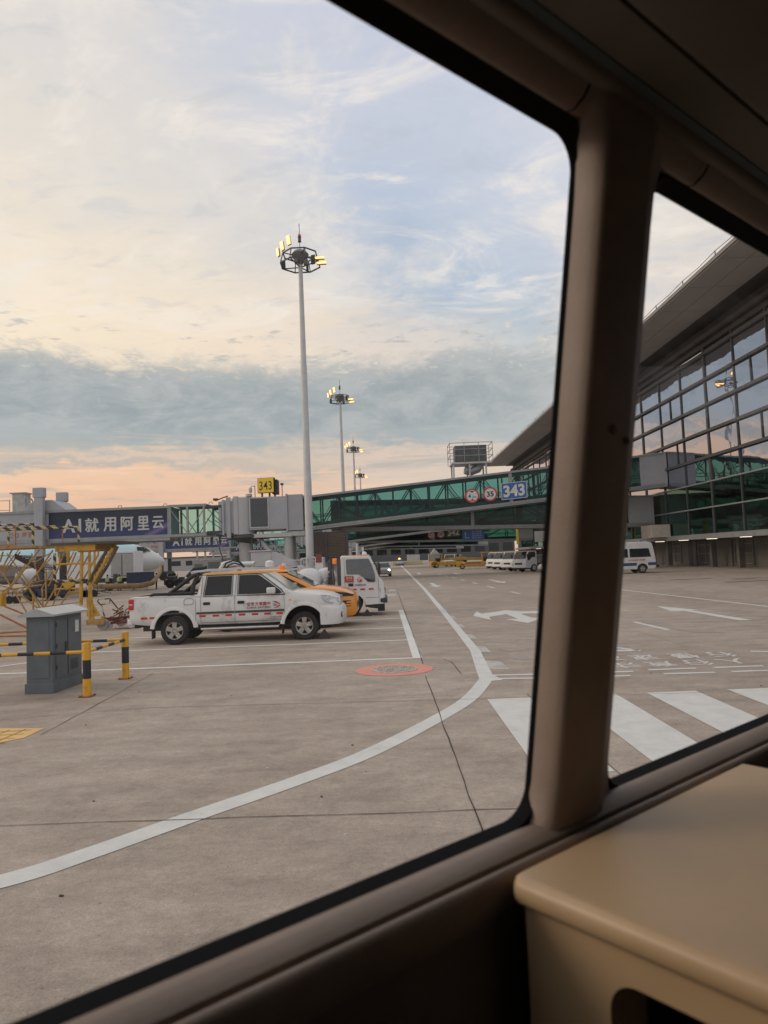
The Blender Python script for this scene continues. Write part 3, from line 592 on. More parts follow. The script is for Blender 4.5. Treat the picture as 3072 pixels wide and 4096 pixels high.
# header trim, headliner and ceiling
t_ = pv(2.40)
xsec('header_trim', [(t_-.001, 2.409), (t_-.006, 2.402), (t_-.018, 2.402), (t_-.030, 2.412), (t_-.040, 2.424), (t_-.0445, 2.4315), (t_-.04, 2.46), (t_+.03, 2.46)], U0, U1, BEIGE, 60)
zc = lambda v, k: (v, 1.95+v*k)
xsec('headliner_edge', [zc(.3835, 1.226), zc(.372, 1.262), zc(.3655, 1.302), (.36, 2.50), (.43, 2.50)], U0, U1, HEADL, 60)
xsec('ceiling_strip', [zc(.3655, 1.303), zc(.357, 1.343), (.357, 2.50), (.36, 2.50)], U0, U1, BSTRIP, 20)
xsec('ceiling_edge_panel', [zc(.356, 1.350), zc(.335, 1.44), zc(.3135, 1.535), zc(.312, 1.543), (.30, 2.50), (.36, 2.50)], U0, U1, HEADL, 60)
xsec('ceiling', [zc(.306, 1.565), zc(.296, 1.60), zc(.25, 1.95), (.15, 2.46), (-.8, 2.47), (-1.3, 2.42), (-1.3, 2.55), (.31, 2.55)], U0, U1, HEADL, 60)
for us in (.606, .86):
    q = MB(); hp = [(t_-.0065, 2.4012), (t_-.0187, 2.4014), (t_-.0307, 2.4115), (t_-.0408, 2.4235), (t_-.0452, 2.4312)]; q.loft([[B(us+.012*math.sin(i*.7)+d, v, z) for i, (v, z) in enumerate(hp)]+[B(us+.012*math.sin(i*.7)+d, v+.004, z+.003) for i, (v, z) in reversed(list(enumerate(hp)))] for d in (0, .0016)]); q.build('trim_seam', GASK, bus, smooth=0)
# pillars
def pillar(u0, u1):
    q = MB(); rings = []
    for z in (1.638, 1.655, 1.69, 1.75, 2.0, 2.2, 2.33, 2.372, 2.40, 2.43):
        fl = .016*max(0, (1.675-z)/.035)**1.8 if z < 1.69 else (.020*max(0, (z-2.36)/.05)**1.6 if z > 2.36 else 0); fl = min(fl, .03)
        p = [(u0+.001-fl, -.011), (u0+.0015-fl*.8, -.026), (u0+.003-fl*.6, -.035), (u0+.0065-fl*.4, -.0395), (u0+.014-fl*.2, -.041), (u1-.064+fl*.2, -.042), (u1-.056+fl*.4, -.040), (u1-.049+fl*.6, -.034), (u1-.004+fl*.8, -.0135), (u1-.004, -.002), (u0+.003-fl, -.002)]
        rings.append([B(u, pv(z)+dv, z) for u, dv in p])
    q.loft(rings); return q.build('window_pillar', BEIGE, bus, smooth=50)
pillar(.645, .789); pillar(-1.103, -.945); pillar(2.395, 2.56); pillar(U0-.1, -2.44)
q = MB(); q.lathe([(.0055, 0), (.0055, .002), (.003, .0025), (.001, .0025)], B(.694, pv(2.08)-.0425, 2.08), -BN, 16); q.lathe([(.0045, 0), (.0045, .002), (.001, .002)], B(.722, pv(2.07)-.0425, 2.07), -BN, 16)
q.build('pillar_hook', BEIGED, bus)
# outside skin, other side, ends and floor (they close the room that the light enters)
def slab(name, P_, m, th=.02, inn=None):
    q = MB(); q.prism(P_, inn, 0); return q.build(name, m, bus, smooth=0)
slab('lower_body_side', [B(U0, .60, .45), B(U1, .60, .45), B(U1, .555, 1.595), B(U0, .555, 1.595)], BWHT, inn=BN*.01)
slab('upper_body_side', [B(U0, .445, 2.455), B(U1, .445, 2.455), B(U1, .40, 2.64), B(U0, .40, 2.64)], BWHT, inn=BN*.01)
slab('roof_skin', [B(U0, .42, 2.64), B(U1, .42, 2.64), B(U1, VF, 2.64), B(U0, VF, 2.64)], BWHT, inn=Vector((0, 0, .02)))
slab('floor_panel', [B(U0, .60, .80), B(U1, .60, .80), B(U1, VF, .80), B(U0, VF, .80)], mat('bus_floor', (.10, .095, .09), .8), inn=Vector((0, 0, .05)))
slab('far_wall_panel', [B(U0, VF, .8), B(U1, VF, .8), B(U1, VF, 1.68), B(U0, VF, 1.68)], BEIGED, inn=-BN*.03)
slab('far_header_panel', [B(U0, VF+.1, 2.30), B(U1, VF+.1, 2.30), B(U1, VF+.05, 2.64), B(U0, VF+.05, 2.64)], BEIGED, inn=-BN*.03)
LSCRN = mat('light_screen_cloth', (.10, .085, .07), .9, var=.2, vs=12)  # folded screens added out of view to cut light from the far windows
for k, u in enumerate((-1.7, -.1, 1.5, 2.9)):
    q = MB(); q.loft([[B(u-.72+.03*j, VF+.06+.02*(j % 2), z) for j in range(44)]+[B(u-.72+.03*j, VF+.05+.02*(j % 2), z) for j in range(43, -1, -1)] for z in (1.66, 2.32)]); q.build('added_light_screen', LSCRN, bus, smooth=0)
for u in (U0+.1, -.9, .7, 2.2, U1-.1): slab('far_window_pillar', [B(u-.08, VF, 1.68), B(u+.08, VF, 1.68), B(u+.08, VF+.1, 2.30), B(u-.08, VF+.1, 2.30)], BEIGED, inn=-BN*.03)
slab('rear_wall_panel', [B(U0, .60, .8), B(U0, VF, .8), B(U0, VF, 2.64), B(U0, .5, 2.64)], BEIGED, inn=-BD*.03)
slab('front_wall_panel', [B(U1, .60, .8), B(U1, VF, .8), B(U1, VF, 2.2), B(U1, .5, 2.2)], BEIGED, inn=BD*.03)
# moulded cabinet beside the window
TAN = mat('tan_moulded_plastic', (.55, .385, .225), .42, var=.07, vs=7, bump=.03, bs=300)
box = thing('seat_side_console', 'tan moulded console with rounded lip and arched recess below the bus window', 'console', tuple(B(.8, .3, .80)))
zt = 1.620
def lipring(ins, z):
    u0, u1, v0, v1, r = .566+ins, 1.10, .04+ins, .5005-ins*.3, max(.012-ins*.5, .004)
    out = []
    for cu_, cv, a0 in ((u1-.002, v1-.002, 0), (u0+r, v1-r, 90), (u0+r, v0+r, 180), (u1-.002, v0+.002, 270)):
        for k in range(6): a = R(a0+18*k); rr = .002 if cu_ > 1 else r; out.append(B(cu_+rr*math.cos(a), cv+rr*math.sin(a), z))
    return out
q = MB(); q.loft([lipring(.012, zt-.026), lipring(.004, zt-.025), lipring(.001, zt-.021), lipring(0, zt-.014), lipring(.001, zt-.007), lipring(.004, zt-.002), lipring(.009, zt), lipring(.016, zt)])
q.build('top_panel', TAN, box, smooth=60)
# end panel with arched opening (drawn in v,z)
u = .580; pts_out = [(.472, zt-.024), (.476, .9), (.052, .9), (.052, zt-.024)]
arch = [(.400, .95), (.402, 1.50)]+[(.372+.030*math.cos(R(a)), 1.536+.030*math.sin(R(a))*1.0) for a in range(0, 91, 15)]+[(.30, 1.560), (.2, 1.555), (.13, 1.54), (.11, 1.52), (.105, .95)]
q = MB()
for uu, s_ in ((u, 1),):
    th = .012
    for v0, v1, z0, z1 in ((.402, .492, .9, zt-.024), (.052, .105, .9, zt-.024)): q.prism([B(uu, v0, z0), B(uu, v1, z0), B(uu, v1, z1), B(uu, v0, z1)], BD*th)
    top = [p for p in arch if p[1] >= 1.5 or p[1] == 1.52]
    a2 = [(.402, 1.50)]+[(.372+.030*math.cos(R(a)), 1.532+.030*math.sin(R(a))) for a in range(0, 91, 10)]+[(.30, 1.562), (.20, 1.560), (.135, 1.552)]+[(.129+.024*math.cos(R(a)), 1.528+.024*math.sin(R(a))) for a in range(90, 181, 15)]+[(.105, 1.50)]
    for i in range(len(a2)-1):
        (va, za), (vb, zb) = a2[i], a2[i+1]
        if abs(va-vb) > 1e-5: q.prism([B(uu, va, za), B(uu, vb, zb), B(uu, vb, zt-.024), B(uu, va, zt-.024)], BD*th)
    rim = [(v, z) for v, z in a2]; rim = [(.402, .95)]+rim+[(.105, .95)]
    for i in range(len(rim)-1):
        (va, za), (vb, zb) = rim[i], rim[i+1]; q.prism([B(uu, va, za), B(uu, vb, zb), B(uu, vb*.97+.0076, zb-.003), B(uu, va*.97+.0076, za-.003)], BD*.06)
q.build('end_panel', TAN, box, smooth=30)
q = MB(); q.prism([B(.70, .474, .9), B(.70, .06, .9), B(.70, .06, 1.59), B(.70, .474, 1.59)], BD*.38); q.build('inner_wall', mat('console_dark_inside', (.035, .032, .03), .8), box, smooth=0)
q = MB(); q.loft([[B(u_, .39-.0*k, 1.475+.012*math.sin(math.pi*k/8)) if False else B(u_, .39-.28*k/8, 1.468+.020*math.sin(math.pi*k/8)) for k in range(9)]+[B(u_, .11, 1.30), B(u_, .39, 1.30)] for u_ in (.60, .69)]); q.build('recess_cushion', mat('dark_vinyl', (.05, .045, .042), .6), box, smooth=50)
box.scale = (.94, .94, .94); box.location = (box.location.x*.94, box.location.y*.94, 1.95-(1.95-box.location.z)*.94)
print('CONSOLE', box.location)
# ------------------------------------------------------------------ terminal
XF = 25.0; Y0, Y1 = 26.7, 134.7
term = thing('terminal_building', 'long glass fronted terminal with sloping grey roof overhang on the right', 'terminal', (30, 75, 0))
ROOFM = mat('roof_soffit_panel', (.36, .34, .33), .6, var=.06, vs=.4)
DARKF = mat('dark_fascia', (.045, .045, .047), .6, var=.15, vs=1)
DMULL = mat('dark_mullion', (.060, .066, .070), .5, metal=.1, var=.2)
q = MB()
NB = 24; bay = 4.5
for k in range(NB):   # soffit in panels with shadow gaps
    ya, yb = Y0+k*bay, Y0+(k+1)*bay-.05
    for (xa, za, xb, zb) in ((19.95, 18.46, 21.72, 18.46), (21.77, 18.46, 23.57, 18.46)):
        q.prism([(xa, ya, za), (xb, ya, zb), (xb, ya, zb+.08), (xa, ya, za+.08)], (0, yb-ya, 0))
q.build('soffit', ROOFM, term, smooth=0)
q = MB(); q.loft([[(19.85, y, 18.52), (19.80, y, 18.72), (25, y, 19.6), (34, y, 20.6), (60, y, 21.4), (60, y, 20.4), (34, y, 19.6), (25, y, 18.9), (22, y, 18.62), (19.95, y, 18.58)] for y in (Y0-1, Y1)]); q.build('roof', mat('roof_metal', (.30, .295, .29), .5, metal=.2, var=.08), term, smooth=0)
q = MB()
for k in range(NB): q.cyl((19.8, Y0+k*bay, 18.7), (19.8, Y0+k*bay, 18.95), .03, n=6); q.tube([(19.8, Y0+k*bay, 18.93), (19.8, Y0+(k+.5)*bay, 18.84), (19.8, Y0+(k+1)*bay, 18.93)], .02, 5)
q.build('roof_edge_cable', DSTEEL, term)
q = MB(); q.prism([(23.6, Y0-1, 18.40), (25.3, Y0-1, 18.40), (25.3, Y0-1, 18.6), (23.6, Y0-1, 18.58)], (0, Y1-Y0+1, 0)); q.prism([(24.9, Y0-1, 17.0), (25.3, Y0-1, 17.0), (25.3, Y0-1, 18.4), (24.9, Y0-1, 18.4)], (0, Y1-Y0+1, 0)); q.build('fascia_beam', DARKF, term, smooth=0)
q = MB(); q.cyl((24.6, Y0-1, 17.6), (24.6, Y1, 17.6), .25, n=12); q.build('gutter_pipe', DARKF, term)
ZL = [2.75, 4.80, 6.76, 8.66, 10.64, 12.62, 14.58, 16.55, 16.9]
ym = [49.3+4.5*k for k in range(-5, 19)]
q0 = random.Random(3)
for i, y in enumerate(ym[:-1]):
    q = MB(); q2 = MB()
    for j in range(len(ZL)-1):
        z0, z1 = ZL[j]+.06, ZL[j+1]-.06
        if z1 < z0: continue
        dxx = q0.uniform(-.03, .03); dy2 = q0.uniform(-.02, .02)
        if j < 2: q2.quad((XF+.02+dxx, y+.05, z0), (XF+.02, y+4.45, z0), (XF+.02+dy2, y+4.45, z1), (XF+.02, y+.05, z1))
        else: q.quad((XF+.02+dxx, y+.05, z0), (XF+.02, y+4.45, z0), (XF+.02+dy2, y+4.45, z1), (XF+.02, y+.05, z1))
    if i % 3 == 1:
        q.bx(XF-.06, XF+.01, y+2.2, y+2.3, 12.7, 14.5, 1); q.bx(XF-.06, XF+.01, y+1.3, y+1.4, 8.8, 10.5, 1)
    q.build('window_bay', [CURT, DMULL], term, smooth=0); q2.build('lower_window_bay', CURTG, term, smooth=0)
q = MB(); q.bx(23.3, 24.9, 62.0, 64.6, 2.75, 3.85); q.build('service_box', mat('cream_service_box', (.55, .48, .42), .6), term, smooth=0)
for i, y in enumerate(ym):
    q = MB(); wd = .13 if i % 3 else .24; q.bx(XF-.07, XF+.2, y-wd/2, y+wd/2, 2.75, 17.2); q.build('mullion', DMULL if 1 else STEEL, term, smooth=0)
for j, z in enumerate(ZL[:-1]):
    q = MB()
    if j < 3: q.bx(XF-.14, XF+.1, Y0, Y1-.6, z-.05, z+.05)
    else: q.bx(XF-.16, XF+.1, Y0, Y1-.6, z-.10, z+.10); q.bx(XF-.22, XF-.15, Y0, Y1-.6, z-.13, z+.0)
    q.build('transom', TRIMG if j < 3 else DMULL, term, smooth=0)
# rooms seen dimly through the glass
q = MB(); q.bx(XF+6, XF+6.2, Y0, Y1, 2.75, 17)
for z in (2.6, 6.7, 10.7): q.bx(XF+.3, XF+6, Y0, Y1, z-.15, z+.1)
for k in range(NB): q.bx(XF+3, XF+3.4, Y0+k*bay, Y0+k*bay+.4, 2.7, 17)
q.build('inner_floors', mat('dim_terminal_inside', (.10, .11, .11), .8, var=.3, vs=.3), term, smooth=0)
q = MB(); q.bx(XF+.25, 60, Y0-1, Y0-.8, 0, 18.6); q.bx(XF, 60, Y1-.6, Y1-.5, 0, 18.8); q.bx(59.8, 60, Y0, Y1, 0, 20); q.build('end_wall', LGREY, term, smooth=0)
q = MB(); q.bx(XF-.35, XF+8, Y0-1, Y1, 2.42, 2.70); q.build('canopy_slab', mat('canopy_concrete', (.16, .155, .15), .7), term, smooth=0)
q = MB(); q.bx(XF-.40, XF-.35, Y0-1, Y1, 2.40, 2.72); q.build('canopy_edge', TRIMG, term, smooth=0)
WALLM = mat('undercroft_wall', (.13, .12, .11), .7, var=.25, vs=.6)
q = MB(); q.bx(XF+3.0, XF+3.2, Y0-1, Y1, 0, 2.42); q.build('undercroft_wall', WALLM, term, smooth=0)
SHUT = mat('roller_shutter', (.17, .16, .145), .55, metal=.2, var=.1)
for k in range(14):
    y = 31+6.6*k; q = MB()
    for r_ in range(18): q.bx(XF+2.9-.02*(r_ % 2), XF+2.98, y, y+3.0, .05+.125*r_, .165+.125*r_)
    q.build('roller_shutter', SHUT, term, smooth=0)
    q = MB()
    for z in (.35, 1.15, 1.9): q.bx(XF+2.88, XF+2.97, y+3.3, y+6.2, z, z+.05)
    for yy in (3.3, 4.7, 6.15): q.bx(XF+2.88, XF+2.96, y+yy, y+yy+.05, .3, 2.2)
    q.build('undercroft_window', [TRIMG], term, smooth=0)
for y in ym:
    q = MB(); q.bx(XF+1.6, XF+2.0, y-.2, y+.2, 0, 2.42); q.build('undercroft_column', WALLM, term, smooth=0)
for k in range(16):
    q = MB(); q.bx(XF+.3, XF+1.1, 40+5.3*k, 40.14+5.3*k, 2.38, 2.415); q.build('strip_lamp', STRIP, term, smooth=0)
for k, y in enumerate((72, 93)):
    q = MB(); q.bx(17.2, 17.5, y, y+.2, 3.0, 5.4, 1); q.bx(XF-5.4, XF-.4, y+.05, y+.15, 3.2, 4.6, 0); q.build('projecting_panel', [LGREY, mat('yellow_panel', (.62, .48, .05), .5)], term, smooth=0)
term.scale = (1.064,)*3; term.location = (30*1.064, 75*1.064, 1.95-1.95*1.064)
# ------------------------------------------------------------------ glazed corridors from the terminal to the gates
def corridor(i, Yc, x0, x1, zb0, zb1, ht, wd, label, nm, gm, nb, grp, split=None):
    c = thing(nm, label, 'corridor', (x1, Yc+wd/2, 0), grp)
    zb = lambda x: zb0+(zb1-zb0)*(x-x0)/(x1-x0)
    def bar(q, xa, xb, dz0, dz1, ya, yb, m=0):
        q.prism([(xa, ya, zb(xa)+dz0), (xb, ya, zb(xb)+dz0), (xb, ya, zb(xb)+dz1), (xa, ya, zb(xa)+dz1)], (0, yb-ya, 0), m)
    ya, yb = Yc, Yc+wd
    q = MB(); bar(q, x0, x1, -.05, .30, ya-.10, ya+.08); bar(q, x0, x1, -.05, .30, yb-.08, yb+.1); bar(q, x0, x1, .12, .16, ya-.16, ya-.10); bar(q, x0, x1, -.05, .02, ya-.16, ya-.10)
    q.build('floor_beam', TRIMG, c, smooth=0)
    q = MB(); bar(q, x0, x1, .02, .14, ya+.08, yb-.08); q.build('floor', DSTEEL, c, smooth=0)
    q = MB(); bar(q, x0, x1, ht-.16, ht, ya-.12, ya+.08); bar(q, x0, x1, ht-.16, ht, yb-.08, yb+.12); bar(q, x0, x1, ht-.02, ht+.05, ya+.08, yb-.08); q.build('roof', TRIMG, c, smooth=0)
    L_ = (x1-x0)/nb
    for k in range(nb):
        xa, xb = x0+k*L_, x0+(k+1)*L_
        q = MB(); q.quad((xa, ya+.01, zb(xa)+.3), (xb, ya+.01, zb(xb)+.3), (xb, ya+.01, zb(xb)+ht-.16), (xa, ya+.01, zb(xa)+ht-.16)); q.build('front_pane', gm, c, smooth=0)
        q = MB(); q.quad((xa, yb-.01, zb(xa)+.3), (xb, yb-.01, zb(xb)+.3), (xb, yb-.01, zb(xb)+ht-.16), (xa, yb-.01, zb(xa)+ht-.16)); q.build('rear_pane', gm, c, smooth=0)
    q = MB()
    for k in range(nb+1):
        x = x0+k*L_
        for y in (ya+.14, yb-.14): q.beam((x, y, zb(x)+.2), (x, y, zb(x)+ht-.1), .13, .10)
        if k < nb:
            xn = x+L_
            for y in (ya+.14, yb-.14):
                p, r_ = ((x, zb(x)+.3), (xn, zb(xn)+ht-.3)) if k % 2 else ((xn, zb(xn)+.3), (x, zb(x)+ht-.3))
                q.beam((p[0], y, p[1]), (r_[0], y, r_[1]), .06, .07); q.beam((p[0]-.22, y, p[1]), (r_[0]-.22, y, r_[1]), .04, .05)
    q.build('truss', DSTEEL, c, smooth=0)
    q = MB(); bar(q, x0, x1, 1.30, 1.36, ya+.22, ya+.26); bar(q, x0, x1, 1.05, 1.09, ya+.22, ya+.26); bar(q, x0, x1, 1.30, 1.36, yb-.26, yb-.22); q.build('handrail', DSTEEL, c, smooth=0)
    q = MB(); bar(q, x0, x1, ht-.52, ht-.16, ya+.02, ya+.06); bar(q, x0, x1, .3, .62, ya+.02, ya+.05); q.build('spandrel_band', mat('green_black_spandrel', (.02, .05, .045), .3), c, smooth=0)
    if split:
        q = MB(); bar(q, split-.16, split+.16, .2, ht-.05, ya-.06, ya+.1); q.build('joint_frame', TRIMG, c, smooth=0)
    q = MB(); bar(q, x0-.6, x0+.02, -.05, ht+.05, ya-.08, yb+.08); bar(q, x1-2.4, x1+.1, -.05, ht+.06, ya-.06, yb+.06) ; q.build('end_vestibule', BGREY, c, smooth=0)
    return c
names = ['nearest', 'second', 'third', 'fourth']
ups = ['upper glazed corridor carrying the red speed limit disc and blue 343 sign', 'upper glazed corridor carrying the 342 number, beyond the 343 one', 'third upper glazed corridor, just beyond the one numbered 342', 'last upper glazed corridor visible, under the smallest floodlight mast']
los = ['lower glazed corridor directly below the blue 343 sign', 'lower glazed corridor below the 342 number', 'lower glazed corridor beyond the one under the 342 number', 'farthest lower glazed corridor above the far vehicles']
for i in range(4):
    dY = [0, 57, 113, 170][i]
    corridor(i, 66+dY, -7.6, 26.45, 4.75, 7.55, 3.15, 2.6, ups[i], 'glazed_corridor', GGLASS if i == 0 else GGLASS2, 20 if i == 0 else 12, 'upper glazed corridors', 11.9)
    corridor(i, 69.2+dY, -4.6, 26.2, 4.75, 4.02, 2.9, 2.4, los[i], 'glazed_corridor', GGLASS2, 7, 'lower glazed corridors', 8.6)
for dY, lab in ((0, 'nearer'), (57, 'farther')):   # signs on the corridor face
    def sgn(p, lbl): return thing('road_sign', lbl, 'sign', p)
    wh = mat('sign_white', (.66, .66, .66), .4); rd = mat('sign_red', (.55, .03, .03), .4); bl = mat('sign_blue', (.03, .13, .42), .4); bk = mat('sign_black', (.015, .015, .015), .5)
    n_ = 343 if dY == 0 else 342; yf = 65.83+dY; zo = 0
    if dY: yf = 126.1; zo = 1.78
    for k, (x, z, tx) in enumerate(((8.25, 7.35-zo, '4.2m'), (9.93, 7.45-zo, '35'))):
        s_ = sgn((x, yf, z), '%s red rimmed round %s sign on the %s corridor' % ('large crisp' if dY == 0 else 'small dim', 'height limit' if k == 0 else 'speed limit', 'nearest' if dY == 0 else 'second, shaded'))
        q = MB(); q.lathe([(.67, 0), (.67, .05)], (x, yf+.03, z), (0, -1, 0), 32); q.build('rim', rd, s_)
        q = MB(); q.lathe([(.52, 0), (.52, .01)], (x, yf-.02, z), (0, -1, 0), 32); q.build('face', wh, s_)
        if k == 0:
            text('lettering', '4', (x-.25, yf-.032, z-.03), (1, 0, .08), (0, 0, 1), .38, bk, s_, .02); text('lettering', '.2m', (x+.16, yf-.032, z-.10), (1, 0, .08), (0, 0, 1), .22, bk, s_, .01)
            q = MB(); q.prism([(x-.24, yf-.03, z+.45), (x+.24, yf-.03, z+.45), (x, yf-.03, z+.28)], (0, -.004, 0)); q.prism([(x-.24, yf-.03, z-.45), (x+.24, yf-.03, z-.45), (x, yf-.03, z-.29)], (0, -.004, 0)); q.build('arrow_marks', bk, s_, smooth=0)
        else: text('lettering', tx, (x, yf-.032, z), (1, 0, .08), (0, 0, 1), .50, bk, s_, .03, width=.66)
    s_ = thing('gate_number_sign', ('bright blue panel with white gate figures on the nearest corridor' if dY == 0 else 'dark panel with white gate figures on the second, shaded corridor'), 'sign', (12.2, yf, 7.6-zo))
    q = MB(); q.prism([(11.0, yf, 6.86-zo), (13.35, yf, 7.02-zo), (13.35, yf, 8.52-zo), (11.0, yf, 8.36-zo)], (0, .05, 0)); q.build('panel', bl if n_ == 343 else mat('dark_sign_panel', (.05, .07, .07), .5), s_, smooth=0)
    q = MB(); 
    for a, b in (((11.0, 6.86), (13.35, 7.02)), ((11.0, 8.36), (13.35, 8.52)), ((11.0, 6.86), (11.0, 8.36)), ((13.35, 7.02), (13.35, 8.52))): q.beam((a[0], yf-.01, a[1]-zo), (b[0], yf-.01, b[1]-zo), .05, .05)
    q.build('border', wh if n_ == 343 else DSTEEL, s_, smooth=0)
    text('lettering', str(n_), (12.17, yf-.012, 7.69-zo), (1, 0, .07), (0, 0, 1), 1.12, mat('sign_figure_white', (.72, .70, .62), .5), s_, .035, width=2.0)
s_ = thing('direction_sign', 'dark blue direction sign with arrow and four lines, beside the 342 number', 'sign', (15.4, 126.1, 5.3))
q = MB(); q.bx(13.7, 17.6, 126.08, 126.16, 4.45, 6.25); q.build('panel', bl, s_, smooth=0)
for k in range(4): text('lettering', '出口方向通道'[:5-(k % 2)], (16.3, 126.07, 5.95-.38*k), (1, 0, 0), (0, 0, 1), .24, wh, s_, 0, width=1.7)
q = MB(); q.bx(14.2, 14.3, 126.06, 126.075, 4.8, 5.7); q.bx(14.2, 14.9, 126.06, 126.075, 4.8, 4.9); q.prism([(14.05, 126.06, 5.6), (14.45, 126.06, 5.6), (14.25, 126.06, 5.9)], (0, .01, 0)); q.build('arrow_marks', wh, s_, smooth=0)
# plant platform on the first corridor
pf = thing('rooftop_plant_platform', 'railed steel platform with grey air handling unit on the 343 corridor roof', 'platform', (8.2, 67.2, 9.2))
q = MB()
for x in (6.7, 8.2, 9.75):
    for y in (66.3, 68.3): q.beam((x, y, 8.9), (x, y, 10.55), .14)
q.bx(6.5, 10.3, 66.1, 68.5, 10.42, 10.58)
q.build('frame', LGREY, pf, smooth=0)
q = MB(); q.bx(6.9, 9.9, 66.5, 68.2, 10.6, 12.2); q.bx(6.95, 8.3, 66.47, 66.5, 10.7, 12.1); q.build('air_handling_unit', mat('plant_unit_grey', (.12, .125, .13), .5, var=.3, vs=1), pf, bevel=.03)
q = MB()
for y in (66.1, 68.5):
    for z in (11.2, 11.8, 12.4): q.beam((6.4, y, z), (10.4, y, z), .05)
    for x in (6.4, 7.75, 9.1, 10.4): q.beam((x, y, 10.5), (x, y, 12.4), .05)
for x in (6.4, 10.4):
    for z in (11.2, 11.8, 12.4): q.beam((x, 66.1, z), (x, 68.5, z), .05)
q.build('guard_rail', STEEL, pf, smooth=0)
q = MB(); q.tube([(9.3, 67.2, 10.5), (9.0, 67, 10.0), (8.4, 66.9, 9.75), (7.8, 66.8, 9.9)], [.45, .45, .4, .4], 8); q.build('duct', STEEL, pf)
# ------------------------------------------------------------------ jet bridges
NAVY = None
def navy():
    m = bpy.data.materials.new('advert_print'); m.use_nodes = True; t = m.node_tree; b = t.nodes['Principled BSDF']; b.inputs['Roughness'].default_value = .45
    co = t.nodes.new('ShaderNodeTexCoord'); sp = t.nodes.new('ShaderNodeSeparateXYZ'); t.links.new(co.outputs['Generated'], sp.inputs[0])
    r_ = t.nodes.new('ShaderNodeValToRGB'); e = r_.color_ramp.elements; e[0].position = 0; e[0].color = (.022, .035, .135, 1); e[1].position = .7; e[1].color = (.012, .02, .04, 1); t.links.new(sp.outputs[2], r_.inputs[0])
    # the printed lilac light streak at the lower right corner
    a = t.nodes.new('ShaderNodeMath'); a.operation = 'MULTIPLY_ADD'; a.inputs[1].default_value = -2.3; a.inputs[2].default_value = 1.94; t.links.new(sp.outputs[0], a.inputs[0])
    d = t.nodes.new('ShaderNodeMath'); d.operation = 'ADD'; t.links.new(a.outputs[0], d.inputs[0]); t.links.new(sp.outputs[2], d.inputs[1])
    ab = t.nodes.new('ShaderNodeMath'); ab.operation = 'ABSOLUTE'; t.links.new(d.outputs[0], ab.inputs[0])
    rr = t.nodes.new('ShaderNodeValToRGB'); rr.color_ramp.elements[0].color = (1, 1, 1, 1); rr.color_ramp.elements[1].position = .16; rr.color_ramp.elements[1].color = (0, 0, 0, 1); t.links.new(ab.outputs[0], rr.inputs[0])
    r0 = t.nodes.new('ShaderNodeMath'); r0.operation = 'MULTIPLY'; t.links.new(rr.outputs[0], r0.inputs[0]); g0 = t.nodes.new('ShaderNodeMath'); g0.operation = 'GREATER_THAN'; g0.inputs[1].default_value = .72; t.links.new(sp.outputs[0], g0.inputs[0]); t.links.new(g0.outputs[0], r0.inputs[1])
    mx = t.nodes.new('ShaderNodeMix'); mx.data_type = 'RGBA'; t.links.new(r0.outputs[0], mx.inputs['Factor']); t.links.new(r_.outputs[0], mx.inputs['A']); mx.inputs['B'].default_value = (.17, .13, .27, 1); t.links.new(mx.outputs['Result'], b.inputs['Base Color']); return m
NAVY = navy(); TXTM = mat('advert_letter_silver', (.52, .52, .50), .5, var=.1)
GLT = glass('clear_green_tunnel_glass', (.62, .88, .86), .01, .02, fk=.4)
